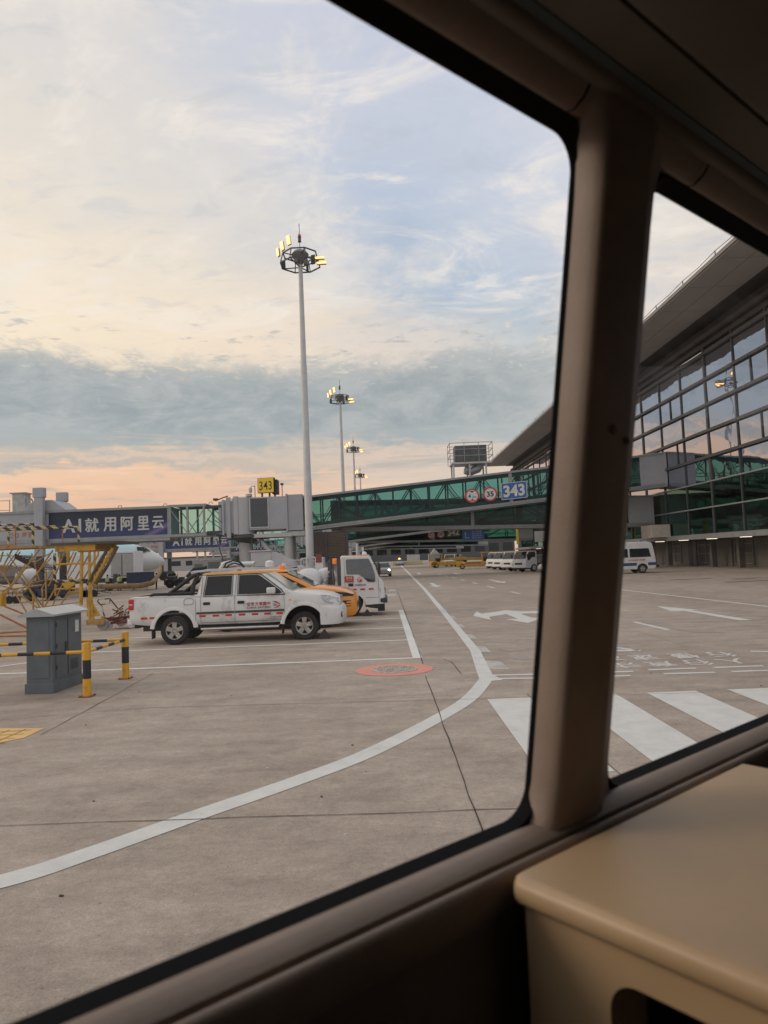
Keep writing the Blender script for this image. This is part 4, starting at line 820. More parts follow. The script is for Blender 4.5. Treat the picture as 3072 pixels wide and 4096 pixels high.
def jet_bridge(i, Yc, dx, ln):
    num = 343-i
    c = thing('jet_bridge', ['grey jet bridge with large navy advert beside gate sign 343', 'grey jet bridge with smaller navy advert behind the 343 one', 'distant grey jet bridge beyond gate 342', 'farthest grey jet bridge'][i], 'jet bridge', (-11.5, Yc+1.5, 0), 'jet bridges')
    ya, yb = Yc-.5, Yc+3.1
    z0, z1 = 4.62, 7.52
    xl, xr = -36.4+dx, -19.95+dx       # outer tunnel
    q = MB(); q.bx(xl, xr-.02, ya, yb, z0+.02, z1-.02); q.build('outer_tunnel', BGREY, c, smooth=0)
    q = MB()
    for y in (ya-.06, yb+.06): q.bx(xl-.2, -19.8+dx, y-.06, y+.06, z1-.2, z1+.02); q.bx(xl-.2, -19.8+dx, y-.06, y+.06, z0-.02, z0+.26); q.bx(xl-.2, -19.8+dx, y-.10, y+.10, z0-.28, z0-.06)
    for k in range(3): q.bx(-31.0+dx+5.5*k, -30.9+dx+5.5*k, ya-.02, ya, z0+.2, z1)
    q.build('tunnel_rail', TRIMG, c, smooth=0)
    # telescoping glazed tunnel: two steps
    for xa, xb, e in ((-19.9+dx, -16.45, .0), (-16.45, -14.9, .18)):
        if e == 0: xa_, xb_ = -19.9+dx, -16.45
        else: xa_, xb_ = xa, xb
        zt_, zb_ = z1-e+.08, z0+e+.02
        q = MB()
        for y in (ya+e, yb-e):
            q.bx(xa_, xb_, y-.09, y+.09, zt_-.22, zt_); q.bx(xa_, xb_, y-.09, y+.09, zb_, zb_+.22)
            for x in ([xa_+.12, (xa_+xb_)/2, xb_-.2] if e == 0 else [xb_-.06]): q.bx(x-.09, x+.09, y-.095, y+.095, zb_, zt_)
            if e == 0:
                nseg = max(2, int((xb_-xa_)/1.7)); w_ = (xb_-xa_)/nseg
                for k in range(nseg):
                    p = [(xa_+k*w_, zt_-.2), (xa_+(k+1)*w_, zb_+.2)] if k % 2 == 0 else [(xa_+k*w_, zb_+.2), (xa_+(k+1)*w_, zt_-.2)]
                    q.beam((p[0][0], y, p[0][1]), (p[1][0], y, p[1][1]), .09, .07)
            else: q.beam((xa_, y, zt_-.2), (xb_, y, zb_+.8), .08, .06); q.beam((xa_, y, zb_+1.4), (xb_, y, zb_+.2), .08, .06)
        q.bx(xa_, xb_, ya+e+.09, yb-e-.09, zb_, zb_+.1); q.bx(xa_, xb_, ya+e+.09, yb-e-.09, zt_-.05, zt_)
        q.build('glazed_tunnel_frame', TRIMG if e == 0 else DSTEEL, c, smooth=0)
        q = MB()
        for y in (ya+e+.02, yb-e-.02): q.quad((xa_, y, zb_+.2), (xb_, y, zb_+.2), (xb_, y, zt_-.2), (xa_, y, zt_-.2))
        q.build('tunnel_pane', GLT, c, smooth=0)
    q = MB(); q.bx(-15.35, -13.95, ya+.15, yb-.15, 4.75, 7.75); q.bx(-15.0, -14.8, ya-.0, yb, 4.6, 7.9); q.bx(-14.6, -14.2, ya, ya+.3, 4.3, 8.1); q.build('transition_box', BGREY, c, bevel=.03)
    q = MB(); q.lathe([(1.15, 4.6), (1.15, 8.0), (1.0, 8.1), (.01, 8.15)], (-13.15, Yc+.55, 0), (0, 0, 1), 28); q.bx(-13.9, -13.5, ya-.1, ya+.6, 4.65, 8.15); q.cyl((-12.5, Yc-.2, 8.1), (-12.5, Yc-.2, 8.35), .3); q.build('rotunda', mat('rotunda_panel', (.42, .42, .43), .5, var=.06, vs=.6), c, smooth=40)
    q = MB(); q.lathe([(2.0, 4.3), (2.0, 4.55), (1.2, 4.0), (.65, 3.8)][::1], (-12.9, Yc+1.3, 0), (0, 0, 1), 24); q.bx(-14.6, -11.2, ya+.4, yb-.4, 4.15, 4.5); q.build('rotunda_base', DSTEEL, c)
    q = MB(); q.bx(-12.45, -8.9, ya-.1, yb+.1, 4.95, 8.0); q.build('gate_vestibule', BGREY, c, bevel=.03)
    q = MB(); q.bx(-12.3, -10.75, ya-.115, ya-.10, 5.25, 7.85); q.build('vestibule_window', mat('bridge_dark_window', (.02, .03, .028), .1, spec=.7), c, smooth=0)
    q = MB(); 
    for a, b_ in (((-12.38, 5.17), (-12.38, 7.93)), ((-10.67, 5.17), (-10.67, 7.93)), ((-12.38, 5.17), (-10.67, 5.17)), ((-12.38, 7.93), (-10.67, 7.93))): q.beam((a[0], ya-.12, a[1]), (b_[0], ya-.12, b_[1]), .09, .08)
    q.build('vestibule_window_frame', LGREY, c, smooth=0)
    q = MB(); q.bx(-8.95, -7.5, ya+.02, yb, 4.80, 8.12); q.bx(-9.05, -8.9, ya-.12, yb+.12, 4.7, 8.2); q.build('link_box', BGREY, c, smooth=0)
    q = MB(); q.bx(-12.2, -8.6, ya, ya+.35, 4.25, 4.6); q.bx(-12.2, -8.6, yb-.35, yb, 4.25, 4.6); q.bx(-9.6, -7.4, ya+.1, yb-.1, 4.3, 4.72); q.build('support_beam', LGREY, c, smooth=0)
    for x, r_, y in ((-9.0, .42, Yc+.1), (-9.0, .42, Yc+2.4), (-13.2, .62, Yc+1.2)):
        q = MB(); q.cyl((x, y, -.4), (x, y, 4.3), r_, n=20); q.build('support_column', LGREY, c)
    # drive columns and bogie at the outer end
    q = MB(); 
    for y in (ya-.55, yb+.45): q.bx(-31.95+dx, -31.15+dx, y-.35, y+.2, 3.3, 9.35); q.bx(-32.05+dx, -31.05+dx, y-.4, y+.25, 8.7, 9.6)
    q.prism([(-33.6+dx, ya, z1), (-32.4+dx, ya, z1+1.0), (-30.7+dx, ya, z1+1.0), (-29.4+dx, ya, z1)], (0, yb-ya, 0)); q.build('lift_column', BGREY, c, bevel=.04)
    q = MB()
    for y in (ya-.55, yb+.45): q.bx(-31.85+dx, -31.25+dx, y-.25, y+.15, .6, 4.4)
    q.bx(-32.2+dx, -30.9+dx, ya-.7, yb+.7, .5, 1.1); q.build('inner_lift_column', DSTEEL, c, bevel=.04)
    for y in (ya-.7, yb+.7):
        for x in (-31.3,):
            q = MB(); q.lathe([(.30, -.28), (.62, -.28), (.7, -.2), (.7, .2), (.62, .28), (.30, .28)], (x+dx, y, .27), (0, 1, 0), 22); wh_ = q.build('bogie_wheel', RUBBER, c)
    q = MB()
    for k in range(7): q.tube([(-35.5+dx+.0*k, ya-.08, 6.6), (-35.4+dx, ya-.08, 6.7)], .03) if k == 0 else None
    for x in (-34.6, -33.4, -32.4): q.tube([(x+dx-.5, ya-.06, 5.95), (x+dx-.38, ya-.06, 6.25), (x+dx, ya-.06, 6.38), (x+dx+.38, ya-.06, 6.25), (x+dx+.5, ya-.06, 5.95)], .03)
    q.build('cable_loop', BLACK, c)
    text('logo_lettering', '阿里云', (-32.7+dx, ya-.012, 5.35), (1, 0, 0), (0, 0, 1), .5, mat('logo_orange', (.42, .14, .07), .6), c, .02)
    q = MB(); 
    for s_ in (-1, 1): q.tube([(-34.25+dx+s_*.08, ya-.02, 5.52), (-34.25+dx+s_*.36, ya-.02, 5.52), (-34.25+dx+s_*.42, ya-.02, 5.44), (-34.25+dx+s_*.42, ya-.02, 5.26), (-34.25+dx+s_*.36, ya-.02, 5.18), (-34.25+dx+s_*.08, ya-.02, 5.18)], .035, 6)
    q.bx(-34.4+dx, -34.1+dx, ya-.03, ya-.01, 5.33, 5.37); q.build('logo_mark', MATS['logo_orange'], c, smooth=0)
    # cables and top fittings
    q = MB()
    for x in (-16.0+dx*0, -20.2, -24.4+dx): q.tube([(x-.18, ya, z1+.02), (x-.12, ya, z1+.2), (x+.12, ya, z1+.2), (x+.18, ya, z1+.02)], .03, 6)
    q.tube([(-11.6, ya+.2, 4.3), (-11.5, ya+.2, 3.4), (-11.9, ya+.2, 2.8), (-12.3, ya+.2, 3.3), (-12.35, ya+.2, 4.2)], .06, 6); q.tube([(-15.6, ya+.2, 4.3), (-15.0, ya+.2, 2.2), (-14.4, ya+.2, 1.9), (-13.6, ya+.2, 2.8)], .05, 6)
    q.tube([(-15.8, ya+1, 7.9), (-15.0, ya+1, 8.2), (-14.6, ya+1, 8.3)], .06, 6); q.bx(-15.9, -15.5, ya+.5, ya+.9, 7.9, 8.1); q.build('service_cable', DSTEEL, c)
    b = MB(); b.prism([(-31.0+dx, ya-.03, z0+.28), (-20.05+dx, ya-.03, z0+.28), (-20.05+dx, ya-.03, z1-.22), (-31.0+dx, ya-.03, z1-.22)], (0, .025, 0))
    ad = thing('advertising_banner', ['large navy banner with silver writing on the nearest jet bridge', 'smaller navy banner with silver writing on the bridge behind', 'distant navy banner on the third bridge', 'farthest and smallest navy banner on the last bridge'][i], 'banner', (-25.5+dx, ya-.03, 5.8), 'navy banners on the jet bridges')
    b.build('printed_panel', NAVY, ad, smooth=0)
    for ch, x, wd in (('AI', -28.02, 1.45), ('就', -25.0+.0, 1.25), ('用', -23.6+.25, 1.15), ('阿', -22.35+.6, 1.1), ('里', -21.0+.85, 1.05), ('云', -19.7+.95, 1.0)): pass
    for ch, x, wd in (('A', -29.15, 1.22), ('I', -28.12, .24), ('就', -27.0, 1.22), ('用', -25.35, 1.12), ('阿', -23.75, 1.12), ('里', -22.25, 1.02), ('云', -20.9, 1.02)):
        text('lettering', ch, (x+dx, ya-.045, 6.03-.035*(x+25)*.0), (1, 0, 0), (0, 0, 1), 1.26 if ch not in '云' else 1.12, TXTM, ad, 0 if ch not in 'AI' else .03, width=wd, fat=.035 if ch not in 'AI' else 0)
    return c
jet_bridge(0, 66, 0, 0); jet_bridge(1, 123, -6.9, 0); jet_bridge(2, 180, -8, 0); jet_bridge(3, 237, -10, 0)
for i, (x, y) in enumerate(((-10.6, 66.6),)):
    s_ = thing('rooftop_gate_sign', 'yellow lightbox reading 343 on legs above the grey vestibule', 'sign', (-10.6, 66.8, 8.0))
    rot = Matrix.Rotation(R(12), 3, 'Z')
    q = MB(); q.box((-10.95, 66.4, 9.15), (1.62, .42, 1.42), 0, Matrix.Rotation(R(-10), 3, 'Z')); q.box((-10.15, 66.85, 9.0), (.5, 1.3, 1.35), 0); q.build('housing', mat('sign_black_box', (.02, .02, .02), .6), s_, bevel=.02)
    q = MB(); q.box((-10.99, 66.18, 9.15), (1.56, .02, 1.36), 0, Matrix.Rotation(R(-10), 3, 'Z')); q.build('yellow_face', mat('sign_yellow_face', (.62, .42, .03), .5, emit=(.8, .5, .03), es=.12), s_, smooth=0)
    text('lettering', '343', (-10.99, 66.165, 9.12), (math.cos(R(10)), -math.sin(R(10)), 0), (0, 0, 1), .82, MATS['sign_black'], s_, .004, width=1.22)
    q = MB()
    for x in (-11.4, -10.7, -10.2): q.cyl((x, 66.6, 7.95), (x, 66.6, 8.5), .09, n=8)
    q.build('leg', DSTEEL, s_)
for x, lab, dm in ((-12.0, 'dome security camera on a short pole left of the yellow 343 sign', 1), (-9.45, 'small box security camera on a pole right of the yellow 343 sign', 0)):
    s_ = thing('security_camera', lab, 'camera', (x, 66.2, 8))
    q = MB(); q.cyl((x, 66.2, 7.9), (x, 66.2, 9.15), .045, n=8)
    if dm: q.tube([(x, 66.2, 9.1), (x-.25, 66.2, 9.12), (x-.42, 66.2, 9.0)], .04, 6)
    q.build('pole', STEEL, s_)
    q = MB()
    if dm: q.lathe([(.05, .2), (.15, .15), (.17, 0), (.15, -.22), (.08, -.32), (.01, -.34)], (x-.42, 66.2, 8.8), (0, 0, 1), 14)
    else: q.bx(x-.12, x+.12, 66.0, 66.4, 9.1, 9.28)
    q.build('camera_head', LGREY if dm else DSTEEL, s_)
# roof top box and rail at the far left of the nearest bridge
s_ = thing('bridge_roof_unit', 'pale braced roof unit with railing on the left end of the nearest bridge', 'roof unit', (-34.5, 67, 7.5))
q = MB(); q.bx(-34.8, -33.6, 66.3, 67.4, 7.5, 9.35); q.bx(-35.0, -33.5, 66.2, 67.5, 9.3, 9.42); q.build('housing', mat('weathered_cream_paint', (.42, .43, .40), .6, var=.25, vs=2), s_, bevel=.02)
q = MB(); q.beam((-33.5, 66.4, 8.9), (-32.9, 66.4, 7.5), .1); q.beam((-33.5, 67.3, 8.9), (-32.9, 67.3, 7.5), .1)
for x in (-37.5, -36.3, -35.1): q.cyl((x, 66.4, 7.4), (x, 66.4, 8.75), .04, n=6)
for z in (8.7, 7.8): q.cyl((-38, 66.4, z), (-35.1, 66.4, z), .035, n=6)
q.build('railing', STEEL, s_)
# stairs, louvred room and cover below the first corridor
st = thing('service_stair', 'grey steel service stair under the 343 bridge', 'stair', (-10.5, 67, 0))
q = MB()
for y in (66.0, 67.0): q.beam((-11.9, y, 4.3), (-8.2, y, .1), .12, .3); q.beam((-11.9, y, 5.2), (-8.2, y, 1.05), .05)
for k in range(14): q.bx(-11.8+.26*k, -11.5+.26*k, 66.0, 67.0, 4.15-.3*k, 4.2-.3*k)
q.build('flight', LGREY, st, smooth=0)
rm = thing('louvred_plant_room', 'brown louvred plant room hung below the 343 corridor beside the tall mast', 'plant room', (-5.0, 67.4, 1.9))
q = MB(); q.bx(-7.2, -3.55, 66.2, 68.6, 2.05, 4.55); q.build('housing', mat('brown_louvre', (.07, .05, .04), .7, var=.2), rm, smooth=0)
q = MB()
for k in range(16): q.bx(-5.4, -3.7, 66.15, 66.2, 2.2+.14*k, 2.27+.14*k)
q.build('louvre', mat('brown_louvre_blade', (.13, .09, .065), .6), rm, smooth=0)
q = MB()
for x in (-7.2, -5.5, -3.55): q.bx(x-.08, x+.08, 66.08, 66.16, 1.9, 4.6)
q.bx(-7.3, -3.45, 66.08, 66.16, 1.85, 2.05); q.beam((-7.4, 66.1, .7), (-5.4, 66.1, 1.9), .14); q.beam((-8.2, 66.1, 3.4), (-5.4, 66.1, 1.95), .14); q.build('frame', DSTEEL, rm, smooth=0)
for x in (-5.9, -4.6):
    q = MB(); q.cyl((x, 67.4, 0), (x, 67.4, 2.0), .4, n=18); q.build('support_column', LGREY, rm)
# ------------------------------------------------------------------ floodlight masts
def mast(loc, label):
    c = thing('floodlight_mast', label, 'light mast', loc, 'tall floodlight masts along the road'); x, y, _ = loc
    q = MB(); q.lathe([(.36, 0), (.34, 9.2), (.315, 9.25), (.28, 19.5), (.255, 19.6), (.19, 28.8)], loc, (0, 0, 1), 20, caps=True); q.lathe([(.44, 0), (.44, .5), (.38, .55)], loc, (0, 0, 1), 16); q.build('pole', LGREY, c)
    q = MB(); zt_ = 29.0; ring = [(1.85*math.cos(R(a)), 1.85*math.sin(R(a))) for a in range(22, 382, 45)]
    for zz_, s2 in ((zt_-.2, 1.0), (zt_+.75, .86)):
        for k in range(8): a, b = ring[k], ring[(k+1) % 8]; q.beam((x+a[0]*s2, y+a[1]*s2, zz_), (x+b[0]*s2, y+b[1]*s2, zz_), .1)
    for k in range(8):
        a = ring[k]; q.beam((x+a[0], y+a[1], zt_-.2), (x+a[0]*.86, y+a[1]*.86, zt_+.75), .08)
        if k % 2: q.beam((x+a[0], y+a[1], zt_-.2), (x, y, zt_-.45), .08)
        else: q.beam((x+a[0]*.86, y+a[1]*.86, zt_+.75), (x, y, zt_+.55), .07)
    q.build('lamp_ring', DSTEEL, c, smooth=0)
    q = MB(); q.lathe([(.2, zt_-.2), (.28, zt_), (.75, zt_+.55), (.8, zt_+.75), (.55, zt_+1.05), (.12, zt_+1.2), (.04, zt_+1.25)], (x, y, 0), (0, 0, 1), 16); q.bx(x-.5, x-.15, y-.5, y-.1, zt_-.1, zt_+.5); q.bx(x+.3, x+.7, y-.2, y+.2, zt_-.2, zt_+.25); q.build('hub', mat('mast_hub_paint', (.16, .15, .145), .5), c)
    q = MB(); q.cyl((x, y, zt_+1.2), (x, y, zt_+3.6), .03, n=6); q.lathe([(.17, zt_+1.95), (.14, zt_+2.05), (.14, zt_+2.35), (.18, zt_+2.4)], (x, y, 0), (0, 0, 1), 12); q.lathe([(.05, zt_+3.5), (.001, zt_+3.75)], (x, y, 0), (0, 0, 1), 6); q.build('finial', DSTEEL, c)
    q = MB(); q.lathe([(.15, zt_+2.4), (.14, zt_+2.6), (.001, zt_+2.75)], (x, y, 0), (0, 0, 1), 12); q.build('beacon', RED, c)
    def lamp(px, pz, w_, h_, rz_, tilt, lit, py=-1.2, roll=0):
        rot = Matrix.Rotation(R(rz_), 3, 'Z') @ Matrix.Rotation(R(tilt), 3, 'X') @ Matrix.Rotation(R(roll), 3, 'Y')
        p = Vector((x+px, y+py, zt_+pz)); q = MB(); q.box(p, (w_+.08, .18, h_+.08), 0, rot); o = q.build('floodlight', DSTEEL, c, bevel=.03)
        if lit: q = MB(); q.box(p + rot @ Vector((0, -.085, 0)), (w_+.10, .05, h_+.10), 0, rot); f = q.build('lens_halo', HALO, None, smooth=0, bevel=.06); f.parent = o; f.location = -c.location  # glowing box wider than the lens stands in for its halo of light
        q = MB(); q.box(p + rot @ Vector((0, -.115, 0)), (w_-.05, .03, h_-.05), 0, rot); f = q.build('lens', LIT if lit else LAMPG, None, smooth=0); f.parent = o; f.location = -c.location
        
    lamp(-1.50, 1.35, .26, .84, -30, -8, True, -.6, -14); lamp(-.85, 1.62, .28, .86, -22, -8, True, -1.1, -12); lamp(-1.95, 1.0, .20, .8, -44, -6, True, -.1, -16)
    lamp(1.85, -.05, .78, .16, 12, -20, True, -.9, -8); lamp(2.0, -.52, .78, .16, 12, -20, True, -.9, -8)
    lamp(-1.6, .05, .3, .7, 200, 6, False, .4); lamp(1.1, .6, .3, .8, 160, 4, False, .8); lamp(.5, .1, .3, .7, 100, 0, False, 1.2)
    return c
ms = mast((-6.7, 63, 0), 'nearest and tallest floodlight mast in front of the 343 bridge')
for p, l in (((-6.75, 120, 0), 'second floodlight mast, standing just right of the tallest one'), ((-7.05, 177, 0), 'third floodlight mast, midway in the receding row'), ((-7.4, 234, 0), 'smallest and farthest floodlight mast, low over the corridor roof')):
    dup(ms, p, l)
# ------------------------------------------------------------------ vehicles (built facing +X, then placed)
def wheel(par, x, y, z, r, wd, spokes=5, rimm=None, gap=True, name='wheel'):
    w_ = bpy.data.objects.new(name, None)
    q = MB(); h = wd/2
    q.lathe([(r*.62, -h*.9), (r*.66, -h), (r*.90, -h), (r*.985, -h*.72), (r, -h*.3), (r, h*.3), (r*.985, h*.72), (r*.90, h), (r*.66, h), (r*.62, h*.9)], (x, y, z), (0, 1, 0), 32, 0, False); ty = q.build('tyre', RUBBER, None)
    q = MB(); s_ = -1 if y < 0 else 1; rr = r*.62; f = y+s_*h*.85
    q.lathe([(rr, -h*.9), (rr*1.05, -h*.95), (rr*1.05, h*.95), (rr, h*.9)] if s_ > 0 else [(rr, -h*.9), (rr*1.05, -h*.95), (rr*1.05, h*.95), (rr, h*.9)], (x, y, z), (0, 1, 0), 32, 0, False)
    q.lathe([(rr, 0), (rr*.93, -.012*1), (rr*.90, -.05)], (x, f, z), (0, s_, 0), 32, 0, False)
    for k in range(spokes):
        a = 2*math.pi*k/spokes+math.pi/2; t = 2*math.pi/spokes
        c0 = Vector((math.cos(a), 0, math.sin(a))); c1 = Vector((-math.sin(a), 0, math.cos(a)))
        pts = [c0*rr*.20-c1*rr*.22, c0*rr*.92-c1*rr*.26, c0*rr*.97+c1*0, c0*rr*.92+c1*rr*.26, c0*rr*.20+c1*rr*.22]
        q.prism([Vector((x, f-s_*.035, z))+p for p in pts], (0, s_*.03, 0))
    q.lathe([(rr*.40, -.04), (rr*.36, .005), (rr*.26, .012), (rr*.24, -.005), (.001, -.005)], (x, f, z), (0, s_, 0), 20)
    rm_ = q.build('rim', rimm or RIM, None)
    q = MB(); q.lathe([(rr*.99, -.10), (rr*.99, -.075), (.001, -.075)], (x, f, z), (0, s_, 0), 24); br = q.build('brake_disc', mat('brake_dark', (.02, .018, .016), .7), None)
    ty.name = name; ty.parent = par; rm_.parent = ty; br.parent = ty
    ty.name = name
    bpy.data.objects.remove(w_)
    return ty
def cut(o, cutters, m):
    for cc in cutters:
        cc.data.materials.clear(); cc.data.materials.append(m)
        md = o.modifiers.new('cut', 'BOOLEAN'); md.object = cc; md.operation = 'DIFFERENCE'; md.solver = 'EXACT'; md.material_mode = 'TRANSFER'
    bpy.context.view_layer.update()
    me = bpy.data.meshes.new_from_object(o.evaluated_get(bpy.context.evaluated_depsgraph_get())); nm = o.data.name
    o.modifiers.clear(); o.data = me
    me.shade_smooth(); me.set_sharp_from_angle(angle=R(32))
    for cc in cutters: bpy.data.objects.remove(cc)
def carring(x, zb, zt, w, wt, zs=None):
    zs = zs or (zt-.12); h = [(0, zb), (w*.80, zb), (w*.93, zb+.02), (w*.985, zb+.09), (w, zb+.2*(zs-zb)+.08), (w, zb+.6*(zs-zb)+.05), (w-.008, zs), (w-.03, zs+(zt-zs)*.55), (wt+.03, zt-.018), (wt-.03, zt), (0, zt+.012)]
    return [(x, y, z) for y, z in h]+[(x, -y, z) for y, z in h[-2:0:-1]]
def layer(x0, x1, w, z, r=.12, n=4):
    out = []
    for cx, cy, a0 in ((x1-r, w-r, 0), (x0+r, w-r, 90), (x0+r, -w+r, 180), (x1-r, -w+r, 270)):
        for k in range(n+1): a = R(a0+90*k/n); out.append((cx+r*math.cos(a), cy+r*math.sin(a), z))
    return out
def sidepanel(q, pts, yf, th=.012, m=0, side=-1):
    # polygon drawn in (x,z) on a side surface whose half width is yf(z)
    a = [Vector((x, side*(yf(z)), z)) for x, z in pts]; q.prism(a, (0, side*th, 0), m)
# ---- pickup
def pickup():
    T = thing('pickup_truck', 'white double cab pickup truck with orange roof and red side reflectors', 'pickup truck', (0, 0, 0))
    q = MB(); W = .84
    st = [(.03, .62, 1.10, .74, .70), (.06, .56, 1.19, .79, .74), (.16, .52, 1.215, .825, .77), (.6, .47, 1.22, W, .79), (1.1, .46, 1.21, W, .79), (1.66, .46, 1.20, W, .79), (1.70, .46, 1.20, W, .79), (2.6, .45, 1.195, W, .79), (3.5, .45, 1.195, W, .79), (3.95, .45, 1.20, W, .78),
          (4.12, .45, 1.205, W-.005, .76), (4.4, .44, 1.185, W-.01, .74), (4.75, .42, 1.15, W-.02, .70), (5.0, .40, 1.10, W-.04, .64), (5.15, .38, 1.04, W-.09, .58), (5.24, .40, .95, W-.15, .54), (5.27, .46, .86, W-.19, .52)]
    q.loft([carring(*s) for s in st]); body = q.build('body', [WHITE, BLACK], T, smooth=35)
    cs = []
    for x in (1.16, 4.38):
        for s_ in (-1, 1):
            c = MB(); c.cyl((x, s_*.30, .36), (x, s_*.95, .36), .49, .50, n=40); cs.append(c.build('cutter', BLACK, T))
    c = MB(); c.bx(.10, 1.60, -.71, .71, .72, 1.5); cs.append(c.build('cutter', BLACK, T))
    cut(body, cs, BLACK)
    for x in (1.16, 4.38):
        for s_ in (-1, 1):
            q = MB(); prof = []
            for a in range(6, 176, 8):
                ca, sa = math.cos(R(a)), math.sin(R(a)); prof.append([(x+ca*.49, s_*(W-.02), .36+sa*.49), (x+ca*.495, s_*(W+.022), .36+sa*.495), (x+ca*.53, s_*(W+.026), .36+sa*.53), (x+ca*.60, s_*(W-.004), .36+sa*.59), (x+ca*.58, s_*(W-.06), .36+sa*.57)])
            q.loft(prof); q.build('wheel_arch_flare', WHITE, T, smooth=60)
            q = MB(); q.bx(x-.56, x-.53, s_*.60, s_*.84, .17, .5) ; q.build('mud_flap', RUBBER, T, bevel=.01)
            wheel(T, x, s_*.71, .35, .35, .24)
    # cab greenhouse
    yf = lambda z: .80-(z-1.18)*(.155/.54)
    q = MB(); q.loft([layer(1.69, 4.18, .80, 1.17), layer(1.72, 4.00, yf(1.27), 1.27), layer(1.77, 3.62, yf(1.55), 1.55), layer(1.80, 3.43, yf(1.68), 1.68)]); q.build('cab', WHITE, T, smooth=35, bevel=.02)
    q = MB(); q.loft([layer(1.795, 3.45, yf(1.68)+.008, 1.684, .14), layer(1.80, 3.43, yf(1.705)+.004, 1.705, .14), layer(1.86, 3.33, .60, 1.735, .16), layer(2.0, 3.15, .50, 1.752, .2)]); q.build('roof', mat('faded_orange_roof', (.56, .29, .08), .5, var=.2), T, smooth=60)
    q = MB(); a = 1.20; b = 1.655
    q.prism([(4.085, -.70, 1.215), (4.085, .70, 1.215), (3.475, .60, 1.655), (3.475, -.60, 1.655)], (.02, 0, .03)); q.build('windscreen', mat('windscreen_pale', (.32, .34, .34), .06, spec=1, var=.15, coat=1), T, smooth=0)
    q = MB(); q.prism([(1.742, -.62, 1.24), (1.742, .62, 1.24), (1.79, .54, 1.62), (1.79, -.54, 1.62)], (-.02, 0, 0)); q.build('rear_screen', DGLASS, T, smooth=0)
    for s_ in (-1, 1):
        q = MB(); sidepanel(q, [(1.92, 1.185), (2.585, 1.185), (2.595, 1.655), (1.98, 1.655)], yf, .010, 0, s_); q.build('rear_window', DGLASS, T, smooth=0)
        q = MB(); sidepanel(q, [(2.76, 1.185), (3.86, 1.165), (3.80, 1.25), (3.30, 1.625), (3.22, 1.655), (2.775, 1.655)], yf, .010, 0, s_); q.build('front_window', DGLASS, T, smooth=0)
        q = MB()
        for P_ in ([(1.895, 1.16), (2.61, 1.16), (2.62, 1.68), (1.955, 1.68)], [(2.735, 1.16), (3.92, 1.14), (3.83, 1.265), (3.33, 1.65), (3.23, 1.68), (2.75, 1.68)]):
            for k in range(len(P_)):
                p0, p1 = P_[k], P_[(k+1) % len(P_)]; q.beam((p0[0], s_*(yf(p0[1])+.004), p0[1]), (p1[0], s_*(yf(p1[1])+.004), p1[1]), .012, .022)
        q.build('window_seal', BLACK, T, smooth=0)
        q = MB()
        yb_ = W+.0015
        def ln(p0, p1): q.beam((p0[0], s_*yb_, p0[1]), (p1[0], s_*yb_, p1[1]), .004, .009)
        for x in (1.70, 1.83, 2.675, 3.90):
            ln((x, .52 if x > 1.75 else .47), (x, 1.12)); 
        ln((1.83, .52), (3.90, .52)); 
        for x in (1.83, 2.675): q.beam((x, s_*(W-.02), 1.12), (x+.03, s_*(yf(1.66)+.012), 1.66), .006, .012)
        for P_ in ([(1.42, .98), (1.62, .98), (1.65, 1.02), (1.65, 1.10), (1.62, 1.13), (1.46, 1.13), (1.42, 1.09)],):
            for k in range(len(P_)): ln(P_[k], P_[(k+1) % len(P_)])
        q.build('panel_gap', BLACK, T, smooth=0)
        q = MB()
        for x in (1.98, 2.83): q.bx(x-.085, x+.085, s_*W, s_*(W+.022), .955, 1.025)
        q.build('door_handle', BLACK, T, bevel=.02)
        q = MB(); q.bx(1.72, 2.665, s_*W, s_*(W+.02), .735, .785); q.bx(2.685, 3.89, s_*W, s_*(W+.02), .735, .785); q.build('side_moulding', mat('faded_black_plastic', (.05, .05, .05), .6), T, bevel=.005)
        q = MB()
        for x in (.42, .74, 1.87, 2.20, 2.52, 2.85, 3.17, 3.48, 3.78): 
            if .60 < x < .86: x = .64
            q.bx(x-.08, x+.08, s_*W, s_*(W+.004), .66, .71)
        q.build('reflector_strip', RED, T, smooth=0)
        q = MB(); q.tube([(1.78, s_*.70, .42), (1.84, s_*.86, .37), (3.75, s_*.86, .37), (3.82, s_*.70, .42)], .035, 10); q.build('side_step', CHROME, T)
        q = MB(); q.prism([(3.50, s_*.90, 1.18), (3.50, s_*1.04, 1.18), (3.50, s_*1.05, 1.33), (3.50, s_*.90, 1.33)], (.21, 0, 0)); q.build('mirror', WHITE, T, bevel=.03)
        q = MB(); q.prism([(3.66, s_*.78, 1.16), (3.84, s_*.78, 1.16), (3.70, s_*.94, 1.20), (3.60, s_*.94, 1.20)], (0, 0, .05)); q.build('mirror_arm', BLACK, T)
        # lamps
        q = MB(); q.prism([(4.80, s_*(W-.022), 1.10), (5.02, s_*(W-.06), 1.075), (5.20, s_*(W-.17), 1.0), (5.235, s_*(W-.20), .90), (5.06, s_*(W-.055), .865), (4.90, s_*(W-.022), .93)], (.015, s_*.022, 0)); q.build('headlight', LAMPG, T, bevel=.008)
        q = MB(); q.bx(-.005+.04, .17, s_*(.80-.03), s_*(.80+.042), .90, 1.16); tl = q.build('tail_light', RED, T, bevel=.02)
        q = MB(); q.bx(.0+.035, .15, s_*.80, s_*(.80+.046), 1.0, 1.05); q.build('lamp_band', LAMPG, T, bevel=.01)
